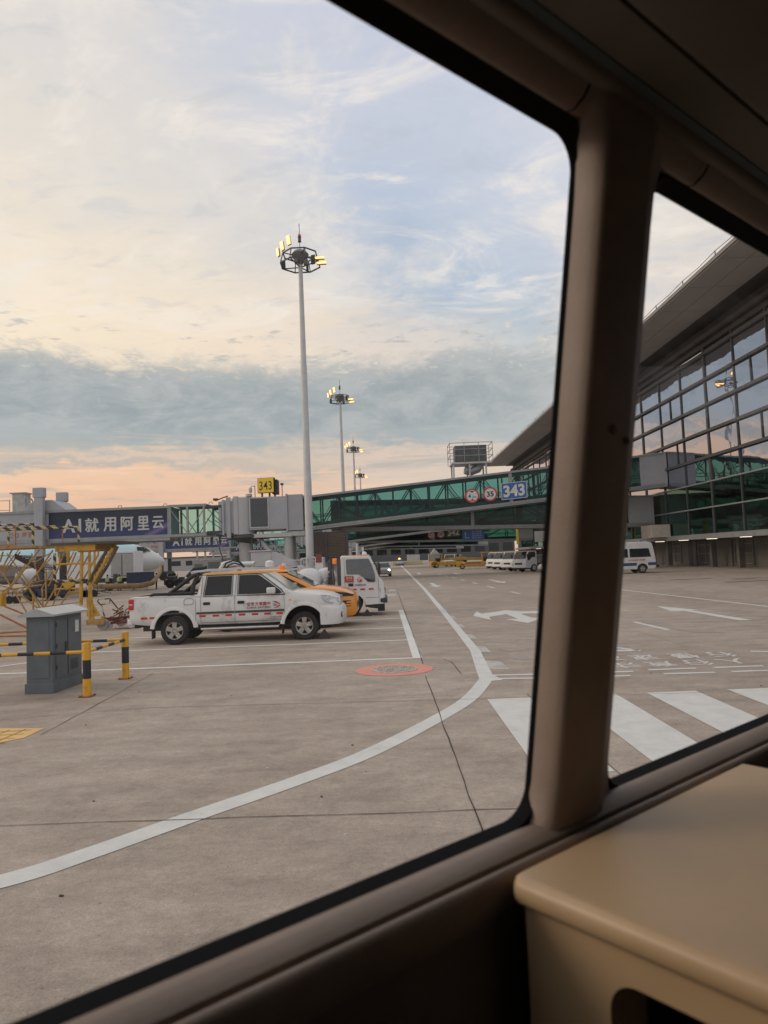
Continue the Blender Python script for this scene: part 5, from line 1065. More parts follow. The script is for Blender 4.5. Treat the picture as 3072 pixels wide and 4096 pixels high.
        # roll bar and bed rail
        q = MB(); q.tube([(1.60, s_*.70, 1.23), (1.62, s_*.68, 1.45), (1.73, s_*.60, 1.72)], [.055, .055, .05], 10); q.tube([(.98, s_*.73, 1.24), (1.22, s_*.70, 1.40), (1.60, s_*.64, 1.68), (1.73, s_*.60, 1.72)], [.04, .05, .055, .05], 10)
        q.tube([(.55, s_*.765, 1.225), (.65, s_*.765, 1.262), (1.62, s_*.765, 1.262)], .035, 8); q.build('roll_bar', BLACK, T)
        q = MB(); q.bx(4.02, 4.07, s_*(W-.008), s_*(W+.01), .99, 1.02); q.build('side_repeater', AMBER, T, bevel=.006)
    q = MB(); q.tube([(1.73, -.60, 1.72), (1.73, .60, 1.72)], .05, 10); q.build('roll_bar_crossmember', BLACK, T)
    # bumpers, grille
    q = MB(); q.loft([[(x, y, z) for x, y, z in ((5.10-.02*abs(k), .0, 0),)] for k in (0,)]) if False else None
    ring = lambda y, x: [(x-.16, y, .36), (x-.02, y, .36), (x+.03, y, .46), (x+.04, y, .60), (x+.02, y, .74), (x-.03, y, .80), (x-.18, y, .84)]
    q.loft([ring(y, x) for y, x in ((-.86, 4.95), (-.83, 5.13), (-.72, 5.26), (-.45, 5.33), (0, 5.35), (.45, 5.33), (.72, 5.26), (.83, 5.13), (.86, 4.95))]); bp = q.build('front_bumper', WHITE, T, smooth=45)
    q = MB(); q.bx(5.30, 5.365, -.38, .38, .50, .60)
    for s_ in (-1, 1): q.cyl((5.20, s_*.64, .58), (5.315, s_*.66, .58), .075, n=14)
    q.build('bumper_intake', BLACK, T)
    q = MB(); q.prism([(5.235, -.50, .84), (5.235, .50, .84), (5.215, .46, 1.03), (5.215, -.46, 1.03)], (.05, 0, 0)); q.build('grille', CHROME, T, bevel=.02)
    q = MB(); q.bx(-.02, .12, -.78, .78, .52, .66); q.bx(-.05, .0, -.6, .6, .50, .56); q.build('rear_bumper', WHITE, T, bevel=.03)
    q = MB(); q.bx(.3, 4.9, -.55, .55, .34, .50); q.bx(.0, .10, -.3, .3, .40, .5); q.cyl((1.16, -.7, .35), (1.16, .7, .35), .06); q.cyl((4.38, -.7, .35), (4.38, .7, .35), .05); q.build('chassis', BLACK, T)
    q = MB(); q.cyl((2.6, .15, 1.74), (2.6, .15, 1.80), .07, .06); q.build('roof_beacon', mat('dull_beacon', (.38, .22, .05), .5), T)
    # writing on the near door
    y = -(W+.006); tx = mat('lettering_dark', (.09, .06, .07), .6); rd = mat('lettering_red', (.42, .03, .04), .5); bl = mat('lettering_blue', (.05, .10, .25), .5)
    text('door_lettering', '空航方東國中', (3.27, y, .935), (1, 0, 0), (0, 0, 1), .095, rd, T, .018, width=.58); text('door_lettering', 'CHINA EASTERN', (3.27, y, .845), (1, 0, 0), (0, 0, 1), .055, tx, T, .012, width=.58)
    q = MB()
    q.prism([(3.60, y, .985), (3.70, y, .985), (3.785, y, .93), (3.80, y, .90), (3.72, y, .935), (3.66, y, .96)], (0, -.002, 0), 0); q.prism([(3.80, y, .895), (3.785, y, .86), (3.72, y, .825), (3.62, y, .82), (3.70, y, .845), (3.75, y, .875)], (0, -.002, 0), 0)
    q.prism([(3.60, y, .93), (3.68, y, .92), (3.74, y, .895), (3.66, y, .90)], (0, -.002, 0), 1); q.prism([(3.61, y, .885), (3.68, y, .885), (3.73, y, .875), (3.66, y, .868)], (0, -.002, 0), 1); q.build('door_emblem', [rd, bl], T, smooth=0)
    text('door_lettering', '空港保障部', (3.68, y, .60), (1, 0, 0), (0, 0, 1), .03, tx, T, 0, width=.3); text('door_lettering', '空港地面服务中心', (3.66, y, .555), (1, 0, 0), (0, 0, 1), .03, tx, T, 0, width=.4)
    q = MB(); q.tube([(2.955+.06*math.cos(R(a)), y, .90+.075*math.sin(R(a))) for a in range(0, 361, 30)], .003, 4); q.tube([(2.955+.035*math.cos(R(a)), y, .90+.045*math.sin(R(a))) for a in range(0, 361, 30)], .003, 4); q.build('faint_round_mark', LGREY, T)
    return T
pk = pickup(); pk.location = (-6.46, 18.52, 0); pk.scale = (1, 1, 1)
# ---- orange car
def orange_car():
    T = thing('orange_car', 'orange estate car with amber roof beacon parked beyond the white pickup', 'car', (0, 0, 0))
    W = .91
    st = [(.04, .50, .90, .74, .66), (.12, .42, 1.10, .83, .74), (.4, .30, 1.18, .89, .78), (1.2, .24, 1.17, W, .80), (2.4, .24, 1.15, W, .80), (3.4, .24, 1.20, W, .79), (3.75, .25, 1.19, W-.01, .77), (4.1, .26, 1.145, W-.02, .73), (4.4, .28, 1.075, W-.05, .66), (4.58, .30, 1.0, W-.10, .6), (4.68, .34, .93, W-.18, .54), (4.73, .42, .80, W-.28, .48)]
    q = MB(); q.loft([carring(*s) for s in st]); body = q.build('body', [ORANGE, BLACK], T, smooth=40)
    cs = []
    for x in (.95, 3.78):
        for s_ in (-1, 1):
            c = MB(); c.cyl((x, s_*.45, .345), (x, s_*1.0, .345), .385, n=36); cs.append(c.build('cutter', BLACK, T))
    cut(body, cs, BLACK)
    for x in (.95, 3.78):
        for s_ in (-1, 1): wheel(T, x, s_*.79, .335, .335, .22)
    yf = lambda z: .82-(z-1.15)*.30
    q = MB(); q.loft([layer(.25, 3.62, .82, 1.13), layer(.55, 3.20, yf(1.37), 1.37), layer(.9, 2.66, yf(1.62), 1.62, .15), layer(1.1, 2.5, yf(1.68), 1.68, .18)]); q.build('greenhouse_frame', ORANGE, T, smooth=50, bevel=.02)
    q = MB(); q.loft([layer(.85, 2.70, yf(1.65)+.015, 1.655, .2), layer(.9, 2.64, yf(1.69), 1.70, .2), layer(1.1, 2.4, .5, 1.745, .2)]); q.build('roof', ORANGE, T, smooth=60)
    q = MB(); q.prism([(3.50, -.70, 1.205), (3.50, .70, 1.205), (2.72, .60, 1.635), (2.72, -.60, 1.635)], (.02, 0, .028)); q.build('windscreen', MATS['windscreen_pale'], T, smooth=0)
    for s_ in (-1, 1):
        q = MB(); sidepanel(q, [(.75, 1.20), (3.30, 1.19), (3.02, 1.34), (2.60, 1.55), (2.25, 1.62), (1.1, 1.62)], yf, .012, 0, s_); q.build('side_window', DGLASS, T, smooth=0)
        q = MB(); q.prism([(2.9, s_*.86, 1.20), (2.9, s_*1.03, 1.22), (2.93, s_*1.04, 1.34), (2.93, s_*.88, 1.33)], (.12, 0, 0)); q.build('mirror', ORANGE, T, bevel=.04)
        q = MB(); q.prism([(3.96, s_*(W-.012), 0), (4.0, s_*(W-.012), 0)], (0, 0, 0)) if False else None
        q.prism([(4.09, s_*(W-.012), 1.03), (4.42, s_*(W-.05), .99), (4.63, s_*(W-.14), .93), (4.62, s_*(W-.13), .885), (4.30, s_*(W-.03), .89)], (.02, s_*.022, 0)); q.build('headlight', BLACK, T, bevel=.006)
        q = MB(); q.beam((4.30, s_*(W-.02), .905), (4.60, s_*(W-.11), .905), .02, .015); q.build('headlight_strip', LAMPG, T)
        q = MB(); q.prism([(4.32, s_*(W-.035), .76), (4.46, s_*(W-.06), .76), (4.30, s_*(W-.03), .46), (4.24, s_*(W-.015), .46)], (0, s_*.02, 0))
        for z in (.75, .67, .60): q.beam((4.33, s_*(W-.03), z), (4.56, s_*(W-.10), z), .015, .022)
        q.build('bumper_vent', BLACK, T)
        q = MB(); q.beam((.4, s_*(W-.004), .30), (3.3, s_*(W+.0), .30), .03, .12); q.build('sill_cladding', BLACK, T)
    q = MB(); q.prism([(4.66, -.62, .34), (4.66, .62, .34), (4.70, .56, .70), (4.70, -.56, .70)], (.05, 0, 0)); q.build('grille', BLACK, T, bevel=.02)
    q = MB(); q.lathe([(.10, 0), (.09, .11), (.07, .12), (.001, .12)], (2.50, -.2, 1.72), (0, 0, 1), 16); q.build('roof_beacon', AMBER, T)
    q = MB(); q.tube([(1.0, -.60, 1.70), (2.2, -.60, 1.70)], .02, 6); q.build('roof_rail', CHROME, T)
    return T
oc = orange_car(); oc.location = (-5.62, 21.45, 0)
# ---- cab-over truck cab
def cabover(T, paint, roofp, W=.90, zs=1.0, x0=0.0, L_=1.5, detail=True):
    # cab from x0 (rear) to x0+L_ (front)
    k = L_/1.5; X = lambda x: x0+x*k
    prof = [(0, .45), (0, 2.02), (.05, 2.06), (.95, 2.04), (1.02, 2.0), (1.18, 1.70), (1.30, 1.30), (1.44, 1.12), (1.47, .95), (1.48, .60), (1.46, .40), (1.05, .38), (.82, .38), (.76, .52), (.62, .68), (.42, .74), (.2, .70), (.05, .55)]
    q = MB(); rings = []
    for y, ins in ((-W, .06), (-W+.03, .02), (-W+.08, 0), (W-.08, 0), (W-.03, .02), (W, .06)):
        rings.append([(X(x-(ins if x > 1 else -ins*.3)), y*(1-.05*max(0, z-1.2)), z-(ins*.5 if z > 1.9 else 0)) for x, z in prof])
    q.loft(rings); q.build('cab', paint, T, smooth=30)
    q = MB(); q.loft([layer(X(.02), X(1.0), W*.94, 2.03, .1), layer(X(.05), X(.96), W*.9, 2.075, .12)]); q.build('cab_roof', roofp, T, smooth=60)
    yw = lambda z: W*(1-.05*max(0, z-1.2))
    for s_ in (-1, 1):
        q = MB(); sidepanel(q, [(X(.20), 1.45), (X(.22), 1.43), (X(.60), 1.42), (X(.78), 1.30), (X(.92), 1.15), (X(1.14), 1.14), (X(1.17), 1.18), (X(1.16), 1.40), (X(1.08), 1.70), (X(.98), 1.92), (X(.95), 1.94), (X(.22), 1.94), (X(.19), 1.90)], yw, .008, 0, s_); q.build('side_window', mat('truck_side_glass', (.035, .042, .048), .07, spec=.9, var=.4, coat=.5), T, smooth=0)
        if detail:
            q = MB(); q.beam((X(.13), s_*W, .74), (X(.13), s_*yw(1.97), 1.97), .006, .010); q.beam((X(1.28), s_*(W+.0), .40), (X(1.27), s_*W, 1.28), .006, .010); q.beam((X(.82), s_*W, .62), (X(1.28), s_*W, .62), .005, .012); q.build('panel_gap', MATS['faded_black_plastic'], T, smooth=0)
            q = MB(); q.bx(X(.25), X(.42), s_*W, s_*(W+.012), 1.02, 1.12); q.build('door_handle', BLACK, T, bevel=.02)
            q = MB()
            for x in (.44, .73, 1.02): q.bx(X(x-.08), X(x+.08), s_*W, s_*(W+.004), .88, .935)
            q.build('reflector_strip', RED, T, smooth=0)
        q = MB(); q.prism([(X(1.30), s_*(W-.05), .56), (X(1.30), s_*(W+.004), .92), (X(1.40), s_*(W-.02), .92), (X(1.485), s_*(W-.12), .84), (X(1.49), s_*(W-.12), .58), (X(1.40), s_*(W-.02), .52)], (.006, s_*.005, 0)); q.build('headlight', LAMPG, T, bevel=.01)
        q = MB(); q.tube([(X(1.12), s_*(W-.02), 1.75), (X(1.30), s_*(W+.16), 1.78), (X(1.32), s_*(W+.17), 1.35)], .015, 6); q.bx(X(1.27), X(1.35), s_*(W+.09), s_*(W+.26), 1.38, 1.72); q.build('mirror', BLACK, T, bevel=.02)
    q = MB(); q.prism([(X(1.215), -W*.86, 1.66), (X(1.215), W*.86, 1.66), (X(1.035), W*.80, 1.97), (X(1.035), -W*.80, 1.97)], (.012, 0, .006)); q.prism([(X(1.33), -W*.88, 1.29), (X(1.33), W*.88, 1.29), (X(1.215), W*.86, 1.655), (X(1.215), -W*.86, 1.655)], (.014, 0, .005)); q.build('windscreen', CLEARW, T, smooth=0)
    q = MB(); q.bx(X(1.475), X(1.50), -.5, .5, .72, .90); q.build('grille', BLACK, T, bevel=.01)
    q = MB(); q.bx(X(1.30), X(1.56), -W-.01, W+.01, .42, .60); q.build('front_bumper', mat('dark_blue_bumper', (.03, .036, .05), .5) if detail else paint, T, bevel=.04)
    q = MB(); q.bx(X(.80), X(1.45), -W+.04, W-.04, .30, .40); q.tube([(X(.9), -W+.05, .33), (X(1.3), -W+.06, .27)], .05, 8); q.bx(X(1.22), X(1.46), -W+.1, -W+.4, .14, .42); q.build('front_underside', BLACK, T, bevel=.02)
def fuel_truck():
    T = thing('fuel_service_truck', 'white airport fuel service truck with round tank, hoses and red 215 plate', 'truck', (0, 0, 0))
    cabover(T, WHITE2, mat('tan_roof_paint', (.52, .30, .14), .5), .90, 1, 5.0, 1.5)
    for x in (5.28, 1.3):
        for s_ in (-1, 1): wheel(T, x, s_*.76, .40, .40, .26, 6, LGREY)
    q = MB(); q.bx(.1, 5.6, -.35, .35, .48, .68); q.bx(.2, 4.9, -.82, .82, .72, .80); q.build('chassis', DSTEEL, T, smooth=0)
    q = MB(); q.lathe([(.001, 0), (.26, .04), (.42, .14), (.47, .28), (.47, 1.35), (.42, 1.49), (.26, 1.58), (.001, 1.62)], (3.84, -.95+.05, 1.22), (0, 1, 0), 28); q.build('filter_tank', WHITE2, T, smooth=50)
    q = MB(); q.lathe([(.001, 0), (.22, .03), (.34, .12), (.36, .25), (.36, 1.0), (.001, 1.1)], (4.42, -.4, 1.32), (0, 1, 0), 22); q.build('second_tank', WHITE2, T, smooth=50)
    q = MB()
    q.tube([(3.6, -.3, 1.7), (3.6, -.3, 2.02), (4.1, -.3, 2.05)], .03, 8); q.tube([(3.05, -.5, 1.85), (3.05, -.5, 1.98), (3.7, -.5, 1.98), (3.72, -.5, 1.85)], .022, 6); q.tube([(3.7, -.5, 1.9), (4.15, -.5, 1.95)], .018, 6)
    q.cyl((3.84, -.5, 1.65), (3.84, -.5, 2.0), .06); q.cyl((3.9, -.5, 2.0), (3.9, -.5, 2.08), .1)
    for k in range(5): q.cyl((4.35+.05*k, -.85, 1.0+.13*k), (4.45+.05*k, -.6, 1.0+.13*k), .045, n=8)
    q.build('pipework', CHROME if False else LGREY, T)
    q = MB(); q.bx(.3, 3.7, -.55, -.35, 1.72, 1.80); q.beam((2.4, -.5, 1.5), (3.5, -.5, 1.72), .1); q.beam((1.3, -.5, 1.62), (3.3, -.5, 1.68), .07); q.tube([(-.2, -.45, 1.70), (1.6, -.45, 1.76), (2.5, -.45, 1.60)], .07, 8); q.build('boom', mat('boom_white', (.55, .56, .57), .5, var=.15), T)
    q = MB(); q.tube([(.9, -.4, 1.75), (1.0, -.4, 1.98), (1.25, -.4, 2.06), (1.5, -.4, 1.98), (1.65, -.4, 1.8)], .035, 6); q.tube([(1.0, -.5, 1.72), (1.1, -.5, 1.9), (1.3, -.5, 1.97), (1.55, -.5, 1.9), (1.7, -.5, 1.75)], .03, 6); q.tube([(-.35, -.45, 1.55), (-.1, -.45, 1.82), (.35, -.45, 1.86)], .06, 8); q.build('black_hose', BLACK, T)
    q = MB(); q.lathe([(.15, 0), (.15, .15), (.10, .2), (.001, .22)], (2.5, -.3, 1.80), (0, 0, 1), 14); q.lathe([(.08, 0), (.07, .08), (.001, .1)], (3.0, -.3, 1.80), (0, 0, 1), 12); q.build('tank_vent', WHITE2, T)
    q = MB(); q.tube([(4.66, -.80, 1.0), (4.66, -.80, 1.95), (4.72, -.80, 2.0), (4.78, -.80, 1.0)], .025, 8); q.tube([(4.95, -.80, 1.0), (4.95, -.80, 1.95)], .07, 8); q.tube([(4.62, -.6, .9), (4.62, -.6, 1.9)], .08, 8); q.build('exhaust_stack', DSTEEL, T)
    for x, s2 in ((4.80, 1), (5.02, .7)):
        q = MB(); q.lathe([(.085*s2, 0), (.085*s2, .16*s2), (.06*s2, .19*s2), (.001, .19*s2)], (x, -.78, 1.80), (0, 0, 1), 14); q.build('amber_beacon', AMBER, T)
    q = MB(); q.bx(.3, 3.2, -.86, -.80, .82, 1.30); q.bx(.3, 3.2, .80, .86, .82, 1.5); q.bx(.2, 3.2, -.8, .8, .82, 1.45); q.build('equipment_locker', WHITE2, T, bevel=.02)
    q = MB(); q.lathe([(.09, 0), (.09, .05), (.06, .1), (.001, .12)], (5.82, -.3, 2.07), (0, 0, 1), 14); q.build('dome_antenna', WHITE2, T)
    y = -.908
    q = MB(); q.bx(5.135, 5.435, y-.003, y, 1.16, 1.37); q.build('number_plate_panel', mat('plate_red', (.42, .02, .04), .5), T, smooth=0)
    text('plate_lettering', '215', (5.285, y-.006, 1.305), (1, 0, 0), (0, 0, 1), .085, mat('plate_cream', (.72, .60, .36), .5), T, .03, width=.21); text('plate_lettering', '机场内行驶车辆', (5.285, y-.006, 1.215), (1, 0, 0), (0, 0, 1), .028, MATS['plate_cream'], T, 0, width=.25)
    q = MB(); q.loft([[(5.645+rr*math.cos(R(a)), y-.002, 1.23+rr*math.sin(R(a))) for rr in (.088, .088-.03*max(0, math.sin(R((a-40)/2))))] for a in range(40, 400, 15)], closed=False, caps=False); q.lathe([(.042, 0), (.042, .002)], (5.672, y, 1.215), (0, -1, 0), 18)
    q.build('door_emblem', mat('emblem_red', (.50, .08, .07), .5), T, smooth=0)
    text('door_lettering', '中国航油', (5.655, y-.002, 1.055), (1, 0, 0), (0, 0, 1), .072, mat('lettering_dark', (.09, .06, .07)), T, .012, width=.37)
    return T
ft = fuel_truck(); ft.location = (-6.56, 25.12, 0)
def chock(x, y, lab, s_=1):
    q = MB(); q.prism([(x-.17, y, .0), (x+.17, y, 0), (x+.03, y, .22), (x-.0, y, .22)], (0, .18, 0)); o = q.build('wheel_chock', mat('rusty_black_chock', (.05, .035, .03), .8), None, smooth=0, bevel=.008)
    return tag(o, lab, 'wheel chock', 'wheel chocks')
chock(-1.62, 17.75, 'black triangular chock in front of the white pickup front wheel'); chock(-.72, 24.15, 'black triangular chock in front of the fuel truck front wheel')
# ---- row of cab-over trucks by the terminal
def row_truck(label):
    T = thing('cab_over_truck', label, 'truck', (0, 0, 0), 'white trucks parked under the terminal canopy')
    cabover(T, WHITE2, mat('truck_roof_orange', (.60, .33, .05), .5), .95, 1, 3.9, 1.6, False)
    for x in (4.3, 1.1):
        for s_ in (-1, 1): wheel(T, x, s_*.8, .40, .40, .26, 6, LGREY)
    q = MB(); q.bx(.1, 4.4, -.4, .4, .5, .72); q.build('chassis', DSTEEL, T, smooth=0)
    q = MB(); q.bx(.1, 3.75, -.95, .95, .85, 1.25); q.bx(.1, 3.7, -.6, .6, 1.25, 1.6); q.build('load_body', mat('truck_load_grey', (.25, .26, .27), .6), T, bevel=.03)
    return T
rows = [((17.6, 72.6), 'nearest white truck with orange roof in the row under the canopy', 32), ((17.3, 76.8), 'second white orange roofed truck in the canopy row, seen past the nearest', 30), ((17.3, 82.6), 'third white truck of the canopy row, set slightly apart', 28), ((17.2, 87.6), 'last white orange roofed truck of the canopy row', 30)]
rt = row_truck(rows[0][1]); rt.location = (*rows[0][0], 0); rt.rotation_euler = (0, 0, R(180+rows[0][2]))
for (x, y), l, a in rows[1:]: dup(rt, (x, y, 0), l, R(180+a))
d_ = dup(rt, (12.6, 126, 0), 'far white truck, nearer of two beyond the yellow tugs', R(250)); d_['group'] = 'far white trucks'
d_ = dup(rt, (14.2, 132, 0), 'far white truck, farther of two beyond the yellow tugs', R(248)); d_['group'] = 'far white trucks'
# ---- small white car with cyan stripe, van
def small_car(label, stripe_m, loc, rz, name='white_car', cat='car', body_m=None, lamps=None, beacon=None):
    T = thing(name, label, cat, (0, 0, 0)); W = .86
    st = [(.04, .45, .8, .72, .62), (.15, .36, .95, .80, .70), (.8, .24, .98, W, .74), (2.2, .22, .95, W, .74), (3.1, .23, .94, W-.01, .72), (3.7, .25, .86, W-.05, .62), (4.0, .28, .76, W-.13, .55), (4.1, .38, .64, W-.24, .5)]
    q = MB(); q.loft([carring(*s) for s in st]); body = q.build('body', [body_m or WHITE2, BLACK], T, smooth=40)
    cs = []
    for x in (.8, 3.3):
        for s_ in (-1, 1):
            c = MB(); c.cyl((x, s_*.4, .33), (x, s_*1.0, .33), .37, n=28); cs.append(c.build('cutter', BLACK, T))
    cut(body, cs, BLACK)
    for x in (.8, 3.3):
        for s_ in (-1, 1): wheel(T, x, s_*.73, .31, .31, .2)
    yf = lambda z: .78-(z-.93)*.3
    q = MB(); q.loft([layer(.2, 3.15, .78, .93), layer(.6, 2.5, yf(1.35), 1.35), layer(.8, 2.3, yf(1.44), 1.44, .2)]); q.build('greenhouse', DGLASS, T, smooth=50)
    q = MB(); q.loft([layer(.62, 2.45, yf(1.37)+.01, 1.37, .2), layer(.9, 2.25, .5, 1.48, .2)]); q.build('roof', body_m or WHITE2, T, smooth=60)
    if stripe_m:
        for s_ in (-1, 1): q = MB(); q.bx(.9, 3.9, s_*W, s_*(W+.006), .38, .55); q.build('side_stripe', stripe_m, T, smooth=0)
    for s_ in (-1, 1):
        q = MB(); q.cyl((3.9, s_*.58, .66), (4.06, s_*.58, .66), .12, n=12); q.build('headlight', lamps or LAMPG, T)
    if beacon: q = MB(); q.lathe([(.16, 0), (.14, .18), (.001, .22)], (1.5, 0, 1.48), (0, 0, 1), 12); q.build('roof_beacon', beacon, T)
    T.location = (*loc, 0); T.rotation_euler = (0, 0, rz); return T
small_car('small white car with cyan lower stripe parked in front of the trucks', mat('cyan_stripe', (.10, .42, .48), .4), (18.0, 64.5), R(180))
small_car('grey car with lit headlights driving towards the camera along the road', None, (-.45, 76.0), R(-88), 'grey_car', 'car', mat('car_grey', (.34, .35, .37), .3, coat=.5), mat('lit_headlight', (1, 1, 1), .3, emit=(1, .96, .9), es=7))
small_car('distant grey car with flashing orange roof beacon on the road', None, (3.05, 165), R(-88), 'grey_car', 'car', MATS['car_grey'], LAMPG, mat('lit_orange_beacon', (1, .3, .05), .3, emit=(1, .30, .03), es=14))
v = thing('high_roof_van', 'white high roof van with dark blue lower stripe and red writing', 'van', (0, 0, 0))
q = MB(); prof = [(0, .45), (-.02, .9), (.06, 1.55), (.16, 2.15), (.28, 2.32), (.6, 2.38), (3.6, 2.36), (3.9, 2.25), (4.35, 1.45), (4.95, 1.15), (5.1, .8), (5.08, .45), (4.9, .32), (.1, .32)]
q.loft([[(x+(-ins if x > 2.5 else ins), y*(1-.07*max(0, z-1.1)), z-(ins if z > 2 else 0)) for x, z in prof] for y, ins in ((-.92, .06), (-.86, .01), (.86, .01), (.92, .06))]); b_ = q.build('body', [WHITE2, BLACK], v, smooth=35)
cs = []
for x in (1.05, 4.2):
    for s_ in (-1, 1): c = MB(); c.cyl((x, s_*.4, .34), (x, s_*1.1, .34), .40, n=28); cs.append(c.build('cutter', BLACK, v))
cut(b_, cs, BLACK)
for x in (1.05, 4.2):
    for s_ in (-1, 1): wheel(v, x, s_*.78, .33, .33, .22)
for s_ in (-1, 1):
    q = MB(); yy = lambda z: .92*(1-.07*max(0, z-1.1)); sidepanel(q, [(.38, 1.22), (1.95, 1.22), (1.95, 1.86), (.50, 1.86)], yy, .008, 0, s_); q.build('side_window', DGLASS, v, bevel=.0)
    q = MB(); sidepanel(q, [(2.1, 1.22), (3.5, 1.22), (3.5, 1.86), (2.1, 1.86)], yy, .008, 0, s_); q.build('side_window', DGLASS, v)
    q = MB(); q.bx(.02, .62, s_*.92, s_*.926, .58, .80); q.bx(1.48, 3.75, s_*.92, s_*.926, .58, .80); q.build('blue_stripe', mat('stripe_blue', (.03, .05, .16), .4), v, smooth=0)
    text('side_lettering', '机场医疗急救', (1.45, s_*.932, 1.0), (-s_, 0, 0), (0, 0, 1), .14, mat('side_red', (.40, .05, .05), .5), v, .005, width=1.3)
q = MB(); q.prism([(4.37, -.78, 1.46), (4.37, .78, 1.46), (3.95, .70, 2.16), (3.95, -.70, 2.16)], (.02, 0, .012)); q.build('windscreen', CLEARW, v, smooth=0)
q = MB(); q.lathe([(.12, 0), (.1, .12), (.001, .14)], (.8, 0, 2.37), (0, 0, 1), 12); q.build('roof_beacon', mat('blue_beacon', (.08, .12, .3), .2), v)
q = MB(); q.bx(.25, .33, .6, .7, 2.2, 2.28); q.build('marker_lamp', RED, v)
q = MB(); q.bx(-.25, .02, -.85, .85, .42, .6); q.bx(-.1, .0, .5, .8, .7, 1.1); q.build('rear_bumper', BLACK, v, bevel=.02)
v.location = (20.35, 54.6, 0); v.rotation_euler = (0, 0, R(180))
# ---- yellow tugs / loaders in the middle distance
def tug(label, loc, rz, sc_=1.0):
    T = thing('yellow_belt_loader', label, 'belt loader', (0, 0, 0))
    q = MB(); q.bx(0, 5.2, -.9, .9, .35, .95); q.prism([(0, -.9, .3), (.9, -.9, .3), (.9, -.9, 1.1), (.25, -.9, 1.1)], (0, 1.8, 0)); q.build('chassis', YEL, T, bevel=.05)
    q = MB(); q.prism([(1.0, -.4, 1.1), (5.6, -.4, 1.25), (6.0, -.4, 1.5), (5.4, -.4, 1.6), (1.0, -.4, 1.4)], (0, .8, 0)); q.build('conveyor', YELD, T, bevel=.03)
    q = MB()
    for x, y in ((.4, -.8), (.4, .8), (1.7, -.8), (1.7, .8)): q.beam((x, y, .95), (x+.1, y, 2.1), .1)
    q.bx(.3, 2.0, -.9, .9, 2.05, 2.15); q.build('cab_frame', YEL, T, bevel=.02)
    q = MB(); q.bx(.9, 1.6, -.5, .5, .95, 1.5); q.build('driver_seat', BLACK, T, bevel=.05)
    for x in (.9, 4.4):
        for s_ in (-1, 1): wheel(T, x, s_*.78, .36, .36, .26, 6)
    T.location = (*loc, 0); T.rotation_euler = (0, 0, rz); return T
tug('yellow belt loader with its nose towards the road, left of the big wheel', (6.9, 112), R(6)); tug('yellow belt loader half hidden behind the orange roofed trucks', (14.4, 93.5), R(174))
rl = thing('road_roller_wheelset', 'large dark twin wheel set standing between the two yellow loaders', 'wheel set', (9.7, 88, 0))
for y in (87.2, 88.6):
    wheel(rl, 9.7, y, .62, .62, .5, 6, YELD)
q = MB(); q.cyl((9.7, 87, .85), (9.7, 89, .85), .12); q.bx(9.7, 11.7, 87.7, 88.1, .7, 1.0); q.build('axle_beam', YELD, rl)
# blocks and barriers in the far middle distance
for k, (px, py, pw, ph, Y, cm, lb, nm) in enumerate(((1655, 2250, 50, 32, 175, LGREY, 'pale boxy service trailer far down the road', 'service_trailer'), (1738, 2253, 44, 36, 150, mat('trailer_grey', (.30, .33, .34), .5), 'grey container with pitched top left of the far white trucks', 'equipment_container'))):
    p = at(px, py, Y); wm = pw*Y/2840; hm = ph*Y/2840; t_ = thing(nm, lb, 'container', (p.x, Y, 0)); q = MB()
    q.bx(p.x-wm/2, p.x+wm/2, Y, Y+2.2, .4, .4+hm); q.build('housing', cm, t_, bevel=.05)
    q = MB(); q.bx(p.x-wm/2, p.x+wm/2, Y, Y+2.2, .2, .4)
    for s_ in (-1, 1): q.cyl((p.x+s_*wm*.3, Y-.05, .3), (p.x+s_*wm*.3, Y+.3, .3), .3)
    if k: q.prism([(p.x-wm*.3, Y, .4+hm), (p.x+wm*.5, Y, .4+hm), (p.x+.1, Y, 1.5+hm)], (0, 2.2, 0))
    else:
        for x in (-.4, 0, .4): q.beam((p.x+x*wm, Y, .4+hm), (p.x+x*wm, Y, 1.6+hm), .1)
        q.bx(p.x-wm*.5, p.x+wm*.5, Y, Y+.1, 1.5+hm, 1.6+hm)
    q.build('undercarriage_and_top', LGREY if k else DSTEEL, t_)
br = thing('yellow_barrier', 'low yellow and white barrier across the far stand', 'barrier', (4.5, 165, 0)); q = MB(); q.bx(1.5, 8.5, 165, 165.6, 0, .9); q.build('barrier_body', mat('pale_yellow_barrier', (.55, .47, .30), .6), br, bevel=.05)
